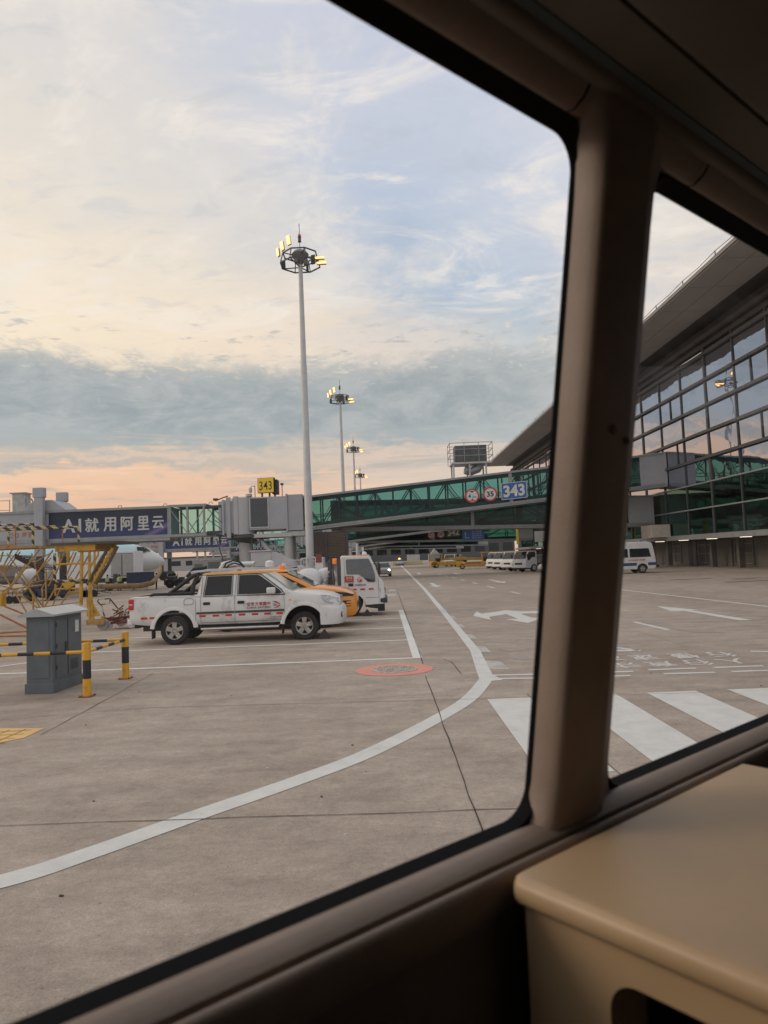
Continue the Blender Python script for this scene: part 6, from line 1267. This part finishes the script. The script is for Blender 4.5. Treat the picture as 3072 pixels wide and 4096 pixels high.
# ------------------------------------------------------------------ yellow maintenance stand (left)
ZST = stripe('yellow_black_tape', (.50, .40, .20), (.03, .03, .03), 3.2, (.8, .5, 1.0))
stn = thing('maintenance_stand', 'yellow tubular aircraft maintenance stand with railed platform and steps', 'maintenance stand', (-12.5, 25.5, 0))
def pxy(px, py, Y): return at(px, py, Y)
def tb(q, pts, r=.028, Y=None, m=0):
    P_ = []
    for p in pts: P_.append(pxy(p[0]*.3014, 2080+p[1]*.3014, p[2]))
    q.tube(P_, r, 6, m)
q = MB()   # lattice legs, read off at their own depths (near frame 24.5, far frame 27)
n_, f_ = 24.5, 27.0
for pts in ([(540, 365, n_), (190, 840, n_), (30, 960, n_)], [(700, 400, n_), (330, 960, n_)], [(0, 640, n_), (350, 1220, n_)], [(170, 920, n_), (520, 1180, n_)], [(270, 420, f_), (60, 700, f_)], [(150, 600, f_), (600, 1190, f_)], [(330, 620, n_), (0, 1100, n_)],
            [(440, 1000, n_), (440, 1230, n_)], [(560, 900, n_), (570, 1160, n_)], [(760, 870, n_), (590, 1150, n_)], [(930, 930, n_), (800, 1130, n_)], [(700, 680, f_), (560, 900, f_), (570, 1150, f_)], [(860, 430, f_), (720, 760, f_)],
            [(0, 610, n_), (120, 610, n_)], [(610, 640, n_), (610, 1060, n_)], [(1010, 430, n_), (880, 740, n_)], [(1170, 480, f_), (1000, 780, f_)], [(1270, 500, f_), (1110, 780, f_)], [(0, 940, n_), (560, 860, n_)], [(380, 900, n_), (540, 1180, n_)], [(40, 420, n_), (0, 560, n_)], [(180, 360, n_), (30, 640, n_)]):
    tb(q, pts)
for pts in ([(0, 720, f_), (260, 380, f_)], [(60, 990, f_), (430, 450, f_)], [(280, 940, n_), (680, 500, n_)], [(90, 440, f_), (400, 860, f_)], [(420, 440, n_), (520, 800, n_)], [(470, 560, n_), (700, 420, n_)], [(300, 870, f_), (620, 790, f_)], [(0, 870, f_), (240, 930, f_)], [(640, 880, n_), (740, 700, n_)], [(880, 620, f_), (980, 420, f_)], [(900, 780, f_), (1060, 520, f_)], [(590, 1150, n_), (1060, 1090, n_)], [(0, 470, f_), (230, 480, f_)], [(830, 850, n_), (700, 1130, n_)], [(940, 820, n_), (860, 900, n_)]):
    tb(q, pts, .021)
q.build('brace_lattice', YELD, stn)
q = MB()
for pts in ([(50, 1140, n_), (370, 1270, n_)], [(0, 1255, 21.5), (370, 1440, 21.5)], [(0, 1500, 21), (370, 1475, 21)], [(0, 1545, 20.5), (370, 1535, 20.5)]): tb(q, pts, .03)
q.build('drawbar', mat('rusty_orange_tube', (.42, .16, .06), .7, var=.3, vs=6), stn)
q = MB()   # main posts
tb(q, [(1085, 400, n_), (1075, 1130, n_)], .06); tb(q, [(1185, 410, n_), (1190, 1320, n_)], .048); tb(q, [(1200, 920, n_), (1235, 1320, n_)], .05); tb(q, [(1500, 370, n_), (1200, 900, n_)], .055); tb(q, [(1160, 870, f_), (1380, 520, f_)], .04); tb(q, [(905, 410, f_), (905, 560, f_)], .06)
tb(q, [(730, 590, n_), (1085, 575, n_)], .04); tb(q, [(745, 915, n_), (1090, 905, n_)], .035); tb(q, [(1110, 580, n_), (1260, 575, n_)], .03); tb(q, [(790, 430, n_), (790, 640, n_)], .03); tb(q, [(1255, 380, n_), (1255, 800, n_)], .035); tb(q, [(735, 850, n_), (735, 1010, n_)], .03); tb(q, [(1310, 400, n_), (1300, 470, n_), (1190, 640, n_)], .03)
b0 = at(1190*.3014, 2080+1330*.3014, n_); q.prism([(b0.x-.1, b0.y, .35), (b0.x+.34, b0.y, .35), (b0.x+.12, b0.y, .75), (b0.x-.1, b0.y, 1.0)], (0, .08, 0)); q.build('main_post', YEL, stn)
q = MB(); tb(q, [(1440, 370, n_), (1310, 580, n_), (1160, 860, n_)], .058); tb(q, [(1560, 350, n_), (1430, 600, n_), (1270, 850, n_)], .058)
for k in range(9):
    a = pxy((1440-31*k)*.3014, 2080+(400+54*k)*.3014, n_); b = pxy((1545-33*k)*.3014, 2080+(395+55*k)*.3014, n_+.9); q.beam(a, b, .05, .04)
q.build('ladder_stringer', mat('dark_olive_paint', (.10, .07, .035), .6, var=.3), stn)
q = MB()   # upper inner ladder going down to the right
for dz in (0, 70): tb(q, [(200, 460+dz*.5, 26), (590, 660+dz*.6, 26)], .05)
for k in range(9): a = pxy((240+40*k)*.3014, 2080+(475+22*k)*.3014, 25.6); q.beam(a, a+Vector((.05, .9, -.02)), .2, .03)
q.build('inner_steps', mat('brown_step_metal', (.16, .11, .08), .6), stn)
# platforms
q = MB()
pa = at(0, 2185, n_); z1_ = at(80, 2183, n_).z; z2_ = at(300, 2193, n_).z
q.bx(-15.2, -12.05, 24.4, 26.2, z1_-.09, z1_-.02); q.build('upper_platform', YELD, stn, smooth=0)
xl_ = at(225, 2190, n_).x; xr_ = at(478, 2185, n_).x
q = MB(); q.bx(xl_, xr_-.8, 24.4, 24.55, z2_-.10, z2_+.12); q.bx(xl_, xr_-.8, 26.2, 26.35, z2_-.10, z2_+.12); q.build('lower_platform_beam', YEL, stn, smooth=0)
q = MB(); q.bx(xl_-.1, xr_, 24.3, 26.5, z2_+.12, z2_+.20); q.build('lower_platform_deck', mat('dark_deck', (.07, .065, .06), .7), stn, smooth=0)
q = MB(); zr = at(80, 2098, n_).z
for y in (24.4, 26.2):
    q.tube([(-15.2, y, zr), (-12.15, y, zr)], .035, 6); 
q.tube([(-12.1, 24.4, zr+.02), (-12.1, 24.4, z1_)], .045, 6); q.tube([(-14.95, 24.4, zr), (-14.95, 24.4, z1_)], .05, 6); q.tube([(-13.9, 26.2, zr-.15), (-13.9, 26.2, z1_)], .04, 6); q.tube([(-14.9, 26.2, zr-.08), (-11.35, 26.2, zr-.06), (-11.3, 26.2, zr-.15), (-11.3, 26.2, z1_+.12)], .045, 6)
q.build('striped_guard_rail', ZST, stn)
q = MB()
for x in (-14.6, -14.1, -13.55, -12.7): q.cyl((x, 24.4, z1_), (x, 24.4, zr), .022, n=6)
q.cyl((-11.9, 26.2, z1_), (-11.9, 26.2, zr-.06), .022, n=6); q.bx(-14.1, -12.75, 24.38, 24.4, z1_, z1_+.05); q.build('guard_rail_post', mat('rusty_orange_tube', (.42, .16, .06)), stn)
q = MB(); tb(q, [(725, 440, n_), (725, 800, n_)], .05); tb(q, [(740, 810, n_), (860, 815, n_), (1130, 790, n_)], .05); q.build('striped_lower_rail', ZST, stn)
q = MB(); a = at(275, 2335, n_); q.box(a, (.40, .05, .30), 0, Matrix.Rotation(R(-30), 3, 'Y')); a = at(0, 2398, 23); q.box(a, (.26, .3, .42)); q.build('yellow_plate', YEL, stn, bevel=.02)
q = MB(); q.beam(at(348, 2485, 23.2), at(480, 2477, 23.2), .12, .1); q.beam(at(348, 2492, 22.6), at(420, 2490, 22.6), .12, .12); q.build('outrigger', YELD, stn)
for i, (x, y) in enumerate(((-9.05, 22.7), (-9.0, 24.1))):
    q = MB(); q.lathe([(.18, -.05), (.18, .05)], (x, y, .19), (0, 1, 0), 18); o = q.build('castor', mat('castor_grey', (.30, .29, .28), .6, var=.3), stn); q = MB(); q.beam((x, y, .2), (x, y, .45), .08, .14); q.build('castor_fork', YELD, stn)
# ---- hand cart
ct = thing('hand_cart', 'dark red hand cart with striped handle standing behind the pickup tailgate', 'cart', (-8.7, 23.4, 0))
q = MB(); q.tube([(-9.15, 23.1, .35), (-9.25, 23.1, .75), (-9.38, 23.1, .90), (-9.35, 23.1, .97), (-8.98, 23.1, .98), (-8.92, 23.1, .90), (-8.65, 23.1, .55)], .022, 6); q.tube([(-9.3, 23.1, .8), (-9.0, 23.1, .82), (-8.97, 23.1, .95)], .018, 6); q.build('handle', ZST, ct)
q = MB()
rr = random.Random(5)
for k in range(26):
    a = Vector((-9.0+rr.random()*1.0, 23+rr.random()*.6, .2+rr.random()*.45)); b = a+Vector((rr.uniform(-.4, .4), rr.uniform(-.2, .2), rr.uniform(-.15, .2))); q.beam(a, b, .03)
q.tube([(-9.15, 23.1, .35), (-8.0, 23.1, .38)], .03, 6); q.tube([(-8.4, 23.1, .5), (-8.2, 23.1, .75), (-8.0, 23.1, .7), (-8.2, 23.1, .45)], .03, 6); q.bx(-8.9, -8.1, 22.9, 23.5, .18, .24); q.build('frame', mat('maroon_paint', (.14, .03, .03), .6, var=.3), ct)
for x in (-8.95, -8.25): q = MB(); q.lathe([(.1, -.03), (.1, .03)], (x, 22.95, .12), (0, 1, 0), 14); q.build('wheel', LGREY, ct)
# ------------------------------------------------------------------ airliner
pl = thing('airliner', 'white airliner with pale blue top parked nose in behind the jet bridge', 'aircraft', (-44, 84, 0))
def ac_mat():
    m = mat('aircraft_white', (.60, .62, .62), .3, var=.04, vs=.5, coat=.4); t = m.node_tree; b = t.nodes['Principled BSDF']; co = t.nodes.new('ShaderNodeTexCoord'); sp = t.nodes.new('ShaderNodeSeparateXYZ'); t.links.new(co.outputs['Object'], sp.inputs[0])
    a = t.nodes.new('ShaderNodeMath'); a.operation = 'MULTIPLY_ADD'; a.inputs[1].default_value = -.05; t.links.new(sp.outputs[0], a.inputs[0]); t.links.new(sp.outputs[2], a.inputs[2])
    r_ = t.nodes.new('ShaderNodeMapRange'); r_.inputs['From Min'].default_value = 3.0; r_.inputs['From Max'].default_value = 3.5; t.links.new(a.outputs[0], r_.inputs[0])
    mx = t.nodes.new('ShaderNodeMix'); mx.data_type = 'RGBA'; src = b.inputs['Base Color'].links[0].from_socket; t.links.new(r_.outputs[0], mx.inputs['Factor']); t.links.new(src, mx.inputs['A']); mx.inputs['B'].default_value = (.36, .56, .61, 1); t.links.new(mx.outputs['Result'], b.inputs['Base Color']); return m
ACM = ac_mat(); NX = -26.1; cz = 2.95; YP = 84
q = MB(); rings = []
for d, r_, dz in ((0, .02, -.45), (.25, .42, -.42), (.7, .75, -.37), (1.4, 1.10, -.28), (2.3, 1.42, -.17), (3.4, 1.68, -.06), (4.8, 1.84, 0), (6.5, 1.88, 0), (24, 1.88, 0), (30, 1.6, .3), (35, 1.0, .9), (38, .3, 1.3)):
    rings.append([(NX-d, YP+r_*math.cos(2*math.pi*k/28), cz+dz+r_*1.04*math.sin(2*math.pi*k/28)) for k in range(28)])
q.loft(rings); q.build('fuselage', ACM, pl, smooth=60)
q = MB(); q.prism([(NX-13, YP, 2.2), (NX-19, YP, 2.2), (NX-24, YP-15, 3.4), (NX-22.3, YP-15, 3.4)], (0, 0, .35)); q.prism([(NX-13, YP, 2.2), (NX-19, YP, 2.2), (NX-24, YP+15, 3.4), (NX-22.3, YP+15, 3.4)], (0, 0, .35)); q.build('wing', ACM, pl, bevel=.1)
q = MB(); q.prism([(NX-31, YP-.15, 4.3), (NX-36.5, YP-.15, 4.3), (NX-38.5, YP-.15, 11), (NX-36, YP-.15, 11)], (0, .3, 0)); q.build('tail_fin', ACM, pl, bevel=.05)
for s_ in (-1, 1):
    q = MB(); q.lathe([(.75, 0), (.98, .25), (1.05, 1.0), (.95, 2.4), (.6, 3.6)], (NX-11.3, YP+s_*4.9, 1.35), (-1, 0, 0), 24); q.build('engine', mat('nacelle_white', (.50, .51, .52), .35, coat=.3), pl); q = MB(); q.lathe([(.72, .12), (.001, .15)], (NX-11.3, YP+s_*4.9, 1.35), (-1, 0, 0), 20); q.build('engine_intake', BLACK, pl)
q = MB(); q.loft([[(NX-x, YP+w_*math.cos(2*math.pi*k/16), 1.15+h_*math.sin(2*math.pi*k/16)) for k in range(16)] for x, w_, h_ in ((10.5, .3, .1), (12, 1.5, .55), (19, 1.6, .6), (21.5, .3, .1))]); q.build('belly_fairing', mat('belly_grey', (.30, .28, .26), .5), pl, smooth=60)
q = MB(); q.prism([(NX-1.75, YP-.95, 3.75), (NX-2.7, YP-1.38, 3.7), (NX-2.9, YP-1.2, 4.35), (NX-2.2, YP-.8, 4.3)], (.03, -.06, .02)); q.prism([(NX-1.6, YP-.75, 3.8), (NX-1.6, YP+.75, 3.8), (NX-2.2, YP+.7, 4.33), (NX-2.2, YP-.7, 4.33)], (.06, 0, .04)); q.build('cockpit_window', DGLASS, pl, smooth=0)
q = MB(); q.cyl((NX-4.2, YP, 1.5), (NX-4.2, YP, .0), .11); 
for s_ in (-.25, .25): q.lathe([(.36, -.1), (.36, .1)], (NX-4.2, YP+s_, -.1), (0, 1, 0), 16)
q.build('nose_gear', DSTEEL, pl)
q = MB(); q.lathe([(.06, 0), (.001, .02)], (NX-3.1, YP-1.64, cz+.1), (0, -1, 0), 10); q.build('probe_plate', DSTEEL, pl)
# louvred conditioning unit in front of the nose
lu = thing('louvred_air_unit', 'white box body air conditioning truck with louvred side beside the aircraft nose', 'air unit', (-32, 77, 0))
xa = at(422, 2250, 76.5).x; xb = at(541, 2250, 76.5).x
q = MB(); q.bx(xa, xb, 76.5, 79, .9, 3.75); q.bx(xa-5.6, xa, 76.6, 78.8, .95, 3.55); q.build('box_body', mat('unit_white', (.78, .79, .80), .5, var=.06), lu, bevel=.03)
q = MB()
for c in (0, 1):
    for k in range(20): q.box(((xa+.7+1.25*c)+.45, 76.46, 1.2+.115*k), (1.1, .05, .085), 0, Matrix.Rotation(R(25), 3, 'X'))
q.build('louvre', WHITE2, lu, smooth=0)
q = MB(); q.bx(xa+.6, xb-.25, 76.485, 76.495, 1.05, 3.55); q.build('louvre_shade_sheet', mat('louvre_shadow', (.24, .25, .26), .8), lu, smooth=0)  # flat grey sheet standing in for the shade between the louvre blades
q = MB(); q.bx(xa-5.6, xb, 76.9, 78.6, .45, .9)
for x in (xa-4.6, xa+.3, xb-.5): q.cyl((x, 76.6, .05), (x, 76.9, .05), .48, n=18)
q.build('chassis', DSTEEL, lu)
q = MB(); q.tube([(xb, 77.5, 1.2), (xb+1.4, 77.3, 1.15), (xb+1.6, 77, .2)], .3, 8) ; q.build('hose_elbow', LGREY, lu)
hs = MB(); hs.tube([at(380, 2345, 72), at(470, 2345, 71), at(560, 2343, 71), at(610, 2332, 72.5), at(640, 2290, 80), at(642, 2262, 82)], [.26, .28, .28, .26, .22, .18], 10); tag(hs.build('air_hose', mat('dusty_yellow_hose', (.33, .22, .10), .8, var=.3, vs=2)), 'long dusty yellow air hose lying from the aircraft nose past the workers', 'hose')
dl = thing('baggage_dolly', 'dark blue covered baggage dolly parked below the aircraft nose', 'dolly', (-29, 74, 0))
xa = at(505, 2300, 74).x; xb = at(600, 2300, 74).x
q = MB(); q.bx(xa, xb, 74, 75.5, .35, 1.45); q.build('cover', mat('navy_cover', (.04, .055, .11), .6, var=.2), dl, bevel=.04)
q = MB(); q.bx(xa-.1, xb+.1, 73.9, 75.6, .2, .33); q.bx(xa-.05, xb+.05, 73.95, 75.55, 1.45, 1.5)
for x in (xa+.5, xb-.5): q.cyl((x, 73.9, -.18), (x, 74.1, -.18), .25, n=14)
q.build('frame', LGREY, dl)
def tractor(px0, px1, pyb, Y, lab, col, hh=1.3):
    x0, x1 = at(px0, pyb, Y).x, at(px1, pyb, Y).x; zb = gz(x0, Y); t_ = thing('tow_tractor', lab, 'tow tractor', ((x0+x1)/2, Y, zb))
    q = MB(); q.bx(x0, x1, Y, Y+1.8, zb+.35, zb+.95); q.bx(x0+.3, x0+(x1-x0)*.45, Y+.1, Y+1.7, zb+.95, zb+hh); q.build('body', col, t_, bevel=.06)
    q = MB(); q.beam((x0+(x1-x0)*.5, Y+.4, zb+.9), (x0+(x1-x0)*.6, Y+.4, zb+1.5), .06); q.bx(x1-.9, x1-.4, Y+.5, Y+1.2, zb+.9, zb+1.15); q.build('steering_and_seat', BLACK, t_)
    for x in (x0+.7, x1-.7):
        q = MB(); q.lathe([(.3, -.2), (.46, -.18), (.5, -.1), (.5, .1), (.46, .18), (.3, .2)], (x, Y+.0, zb+.5), (0, 1, 0), 20); w1 = q.build('wheel', RUBBER, t_); q = MB(); q.lathe([(.28, .0), (.1, .08), (.001, .08)], (x, Y-.12, zb+.5), (0, -1, 0), 14); hb = q.build('hub', mat('hub_dark', (.08, .08, .08), .5), None); hb.parent = w1; hb.location = -t_.location
tractor(655, 742, 2337, 78, 'dark four wheeled pushback tractor right of the aircraft nose', mat('tractor_dark', (.05, .055, .06), .5))
tractor(90, 235, 2392, 58, 'dark tow tractor half hidden behind the yellow stand lattice', mat('tractor_blue', (.035, .04, .07), .5))
def flatdolly(px0, px1, pyb, Y, lab, m_):
    x0, x1 = at(px0, pyb, Y).x, at(px1, pyb, Y).x; zb = gz(x0, Y); t_ = thing('cargo_dolly', lab, 'dolly', ((x0+x1)/2, Y, zb), 'flat cargo dollies behind the yellow stand')
    q = MB(); q.bx(x0, x1, Y, Y+1.6, zb+.42, zb+.52); q.bx(x0, x1, Y, Y+.06, zb+.3, zb+.42); q.beam((x1, Y+.8, zb+.4), (x1+.9, Y+.8, zb+.25), .06)
    for k in range(5): x = x0+(x1-x0)*k/4; q.beam((x, Y, zb+.52), (x, Y, zb+.95), .04)
    q.build('frame', m_, t_)
    for x in (x0+.3, x1-.3):
        q = MB(); q.lathe([(.3, -.08), (.3, .08)], (x, Y+.05, zb+.3), (0, 1, 0), 16); q.build('wheel', RUBBER, t_)
flatdolly(238, 345, 2378, 62, 'empty flat cargo dolly to the right of the thick bridge drive column', YELD); flatdolly(20, 80, 2400, 55, 'flat cargo dolly at the far left behind the lattice', mat('olive_load', (.12, .09, .05), .7)); flatdolly(330, 390, 2378, 62, 'small low cargo dolly nearest the two workers', DSTEEL)
# ---- people
HAIR = mat('black_hair', (.012, .010, .010), .6); VEST = mat('hi_vis_vest', (.45, .55, .12), .6); DPANT = mat('dark_trousers', (.025, .028, .04), .8); WSH = mat('pale_work_shirt', (.42, .46, .48), .8)
def person(x, y, face, lab, pose, shirt, extra=None):
    zb = gz(x, y)
    V = {'pelvis': (0, 0, .95), 'chest': (0, .01, 1.25), 'neck': (0, 0, 1.47), 'head': (0, .01, 1.60), 'top': (0, 0, 1.72)}
    for s_, n_ in ((-1, 'l'), (1, 'r')):
        V['sh'+n_] = (s_*.19, 0, 1.42); e, h = pose['arm'+n_]; V['el'+n_] = e; V['ha'+n_] = h; V['fi'+n_] = tuple(h[i]+(h[i]-e[i])*.28 for i in range(3))
        V['hip'+n_] = (s_*.10, 0, .90); k, f = pose['leg'+n_]; V['kn'+n_] = k; V['an'+n_] = f; V['to'+n_] = (f[0], f[1]+.17, f[2]-.05)
    rad = dict(pelvis=.145, chest=.165, neck=.062, head=.098, top=.075, shl=.075, shr=.075, ell=.05, elr=.05, hal=.035, har=.035, fil=.022, fir=.022, hipl=.11, hipr=.11, knl=.072, knr=.072, anl=.05, anr=.05, tol=.04, tor=.04)
    E_ = [('pelvis', 'chest'), ('chest', 'neck'), ('neck', 'head'), ('head', 'top')]
    for n_ in 'lr': E_ += [('chest', 'sh'+n_), ('sh'+n_, 'el'+n_), ('el'+n_, 'ha'+n_), ('ha'+n_, 'fi'+n_), ('pelvis', 'hip'+n_), ('hip'+n_, 'kn'+n_), ('kn'+n_, 'an'+n_), ('an'+n_, 'to'+n_)]
    K = list(V); me = bpy.data.meshes.new('person'); me.from_pydata([V[k] for k in K], [(K.index(a), K.index(b)) for a, b in E_], [])
    o = bpy.data.objects.new('person', me); COL.objects.link(o); md = o.modifiers.new('skin', 'SKIN'); md.use_smooth_shade = True
    for i, k in enumerate(K): r_ = rad[k]; me.skin_vertices[0].data[i].radius = (r_*(1.15 if k in ('chest', 'pelvis') else 1), r_*(.8 if k in ('chest', 'pelvis') else 1))
    me.skin_vertices[0].data[0].use_root = True
    sb = o.modifiers.new('sub', 'SUBSURF'); sb.levels = 1; sb.render_levels = 1; bpy.context.view_layer.update()
    m2 = bpy.data.meshes.new_from_object(o.evaluated_get(bpy.context.evaluated_depsgraph_get())); o.modifiers.clear(); o.data = m2; m2.materials.clear()
    for mm in (SKINM, shirt, DPANT, BLACK): m2.materials.append(mm)
    for p in m2.polygons:
        c = p.center; p.material_index = 3 if c.z < .10 else 2 if c.z < .98 else (0 if (c.z > 1.47 or (min((c-Vector(V['hal'])).length, (c-Vector(V['har'])).length) < .11)) else 1)
    m2.shade_smooth()
    tag(o, lab, 'person'); o.location = (x, y, zb); o.rotation_euler = (0, 0, face)
    q = MB(); q.loft([[(rr*1.16*math.cos(a), rr*.86*math.sin(a)+.01, z) for a in [2*math.pi*k/16 for k in range(16)]] for z, rr in ((1.0, .17), (1.2, .182), (1.36, .19), (1.45, .12))]); ve = q.build('safety_vest', VEST, None); ve.parent = o
    q = MB()
    for z in (1.08, 1.2): q.loft([[(rr*1.18*math.cos(a), rr*.88*math.sin(a)+.01, z+dz) for a in [2*math.pi*k/16 for k in range(16)]] for dz, rr in ((0, .18), (.05, .184))], caps=False)
    b_ = q.build('reflective_band', mat('reflective_tape', (.6, .62, .6), .4), None); b_.parent = ve
    q = MB(); q.lathe([(.092, -.02), (.105, .03), (.095, .085), (.06, .12), (.001, .13)], (0, -.012, 1.64), (0, 0, 1), 14); hr = q.build('hair', HAIR, None); hr.parent = o
    q = MB(); q.prism([(-.014, .098, 1.585), (.014, .098, 1.585), (0, .125, 1.59), (0, .10, 1.635)], (0, .002, 0)); 
    for s_ in (-.035, .035): q.box((s_, .098, 1.625), (.022, .012, .010))
    q.box((0, .096, 1.555), (.045, .01, .008)); fc = q.build('face_features', HAIR, None); fc.parent = o
    return o
stand_ = dict(arml=((-.25, .0, 1.15), (-.22, .18, 1.02)), armr=((.25, .0, 1.15), (.22, .20, 1.05)), legl=((-.11, .02, .50), (-.12, -.02, .07)), legr=((.11, .02, .50), (.12, .0, .07)))
walk_ = dict(arml=((-.24, -.1, 1.17), (-.23, .02, .95)), armr=((.24, .12, 1.17), (.22, .26, 1.02)), legl=((-.10, .16, .50), (-.10, .20, .07)), legr=((.10, -.02, .50), (.10, -.28, .09)))
p_ = at(430, 2340, 76); person(p_.x, 76, R(70), 'worker in dark trousers and safety vest walking, left of the pair by the hose', walk_, WSH)
p_ = at(478, 2340, 75); person(p_.x, 75, R(10), 'worker in bright yellow vest seen from behind, right of the pair by the hose', stand_, VEST)
p_ = at(626, 2340, 76); person(p_.x, 76, R(95), 'worker in pale shirt and vest standing below the tip of the aircraft nose', stand_, WSH)
gp_ = thing('ground_power_cart', 'small wheeled power cart with white drum beside the two workers', 'power cart', (at(462, 2340, 76).x, 76.5, -.3))
x_ = gp_.location.x
q = MB(); q.bx(x_-.5, x_+.5, 76.3, 77.1, .2, .9); q.bx(x_-.35, x_+.1, 76.3, 76.9, .9, 1.35); q.build('housing', mat('cart_dark', (.07, .08, .10), .5), gp_, bevel=.04); q = MB(); q.lathe([(.42, 0), (.40, .2), (.001, .2)], (x_+.1, 76.3, .05), (0, -1, 0), 18); q.build('drum', LGREY, gp_)
# ---- things below the bridge
def block(name, lab, cat, px0, px1, pt, pb, Y, dp, m_, extra=None, bev=.05):
    a = at(px0, pb, Y); b = at(px1, pt, Y); t_ = thing(name, lab, cat, ((a.x+b.x)/2, Y, max(0, min(a.z, b.z)))); zb = max(gz(a.x, Y), a.z); q = MB(); q.bx(a.x, b.x, Y, Y+dp, zb, b.z); q.build('body', m_, t_, bevel=bev)
    return t_, a.x, b.x, zb, b.z
c_, xa, xb, za, zb_ = block('covered_service_unit', 'large pale sloped service unit parked under the 343 bridge', 'service unit', 1005, 1085, 2205, 2268, 60, 2.5, mat('dusty_white', (.46, .46, .47), .5, var=.12, vs=.7))
q = MB(); q.prism([(xb, 60, za), (xb+2.0, 60, za), (xb+1.7, 60, za+.4), (xb, 60, zb_)], (0, 2.5, 0)); q.bx(xa-.1, xb+.05, 59.9, 62.6, zb_, zb_+.12); q.build('sloped_end', MATS['dusty_white'], c_, smooth=0, bevel=.03)
c_, xa, xb, za, zb_ = block('generator_cabin', 'pale grey generator cabin with vent grille left of the rotunda column', 'generator', 770, 885, 2238, 2290, 70, 2.4, LGREY)
q = MB(); q.bx(xa+.2, xa+1.0, 69.95, 70, za+.3, za+.8); q.bx(xb-1.3, xb-.2, 69.95, 70, za+.3, zb_-.2); q.build('vent_grille', mat('vent_grille', (.22, .23, .23), .6), c_, bevel=.01)
q = MB()
for k in range(4): q.bx(xa+.4+.8*k, xa+.55+.8*k, 70, 70.2, zb_, zb_+.9)
q.bx(xa, xb, 70, 70.3, zb_+.8, zb_+.95); q.build('roof_frame', WHITE2, c_, smooth=0)
c_, xa, xb, za, zb_ = block('electrical_cabinet', 'grey green electrical cabinet beside the rotunda column', 'cabinet', 885, 930, 2232, 2285, 67, 1.5, mat('grey_green_panel', (.19, .21, .20), .5)); q = MB(); q.bx(xa+.1, xb-.1, 66.95, 67, zb_-.9, zb_-.2); q.build('display_panel', DSTEEL, c_, smooth=0)
c_, xa, xb, za, zb_ = block('white_pipe_manifold', 'white pipe manifold behind the pickup roll bar', 'manifold', 935, 1015, 2248, 2262, 52, .8, WHITE2); q = MB(); q.cyl((xa-1, 52.4, za+.1), (xb, 52.4, za+.1), .16); q.tube([(xa-1.2, 52.3, za-.4), (xa-.8, 52.3, za+.2), (xa-.2, 52.3, za+.3), (xa+.3, 52.3, za)], .12, 8); q.beam((xa+.2, 52.4, za), (xa+.2, 52.4, 0), .12); q.beam((xb-.2, 52.4, za), (xb-.2, 52.4, 0), .12); q.build('pipe', WHITE2, c_)
c_, xa, xb, za, zb_ = block('red_panel_trailer', 'white trailer with dark red panel behind the fuel truck tank', 'trailer', 1262, 1292, 2228, 2285, 58, 2, WHITE2); q = MB(); q.bx(xa+.05, xb-.1, 57.95, 58, za+.7, za+1.4); q.build('red_panel', mat('dark_red_panel', (.22, .04, .04), .5), c_, smooth=0)
# low far clutter along the horizon on the left
def far_building(x0, x1, y, h, lab, m_, nw):
    t_ = thing('distant_building', lab, 'building', ((x0+x1)/2, y, gz(x0, y))); q = MB(); q.bx(x0, x1, y, y+20, -.6, h); q.build('wall', m_, t_, smooth=0)
    q = MB(); q.bx(x0-.5, x1+.5, y-.5, y+20.5, h, h+.5); q.build('roof', DSTEEL, t_, smooth=0)
    for k in range(nw):
        x = x0+(x1-x0)*(k+.5)/nw; q = MB(); q.bx(x-(x1-x0)/nw*.35, x+(x1-x0)/nw*.35, y-.08, y, h*.35, h*.75); q.build('window', DGLASS, t_, smooth=0)
far_building(-150, -70, 330, 5.5, 'long low pale building on the far left horizon', mat('far_wall_pale', (.38, .38, .38), .8), 10)
far_building(-66, -20, 300, 7, 'low grey pier building behind the jet bridges', mat('far_wall_grey', (.22, .23, .24), .8), 8)
far_building(-18, 60, 330, 9, 'dark terminal pier closing the end of the road', mat('far_wall_dark', (.09, .10, .10), .8), 12)
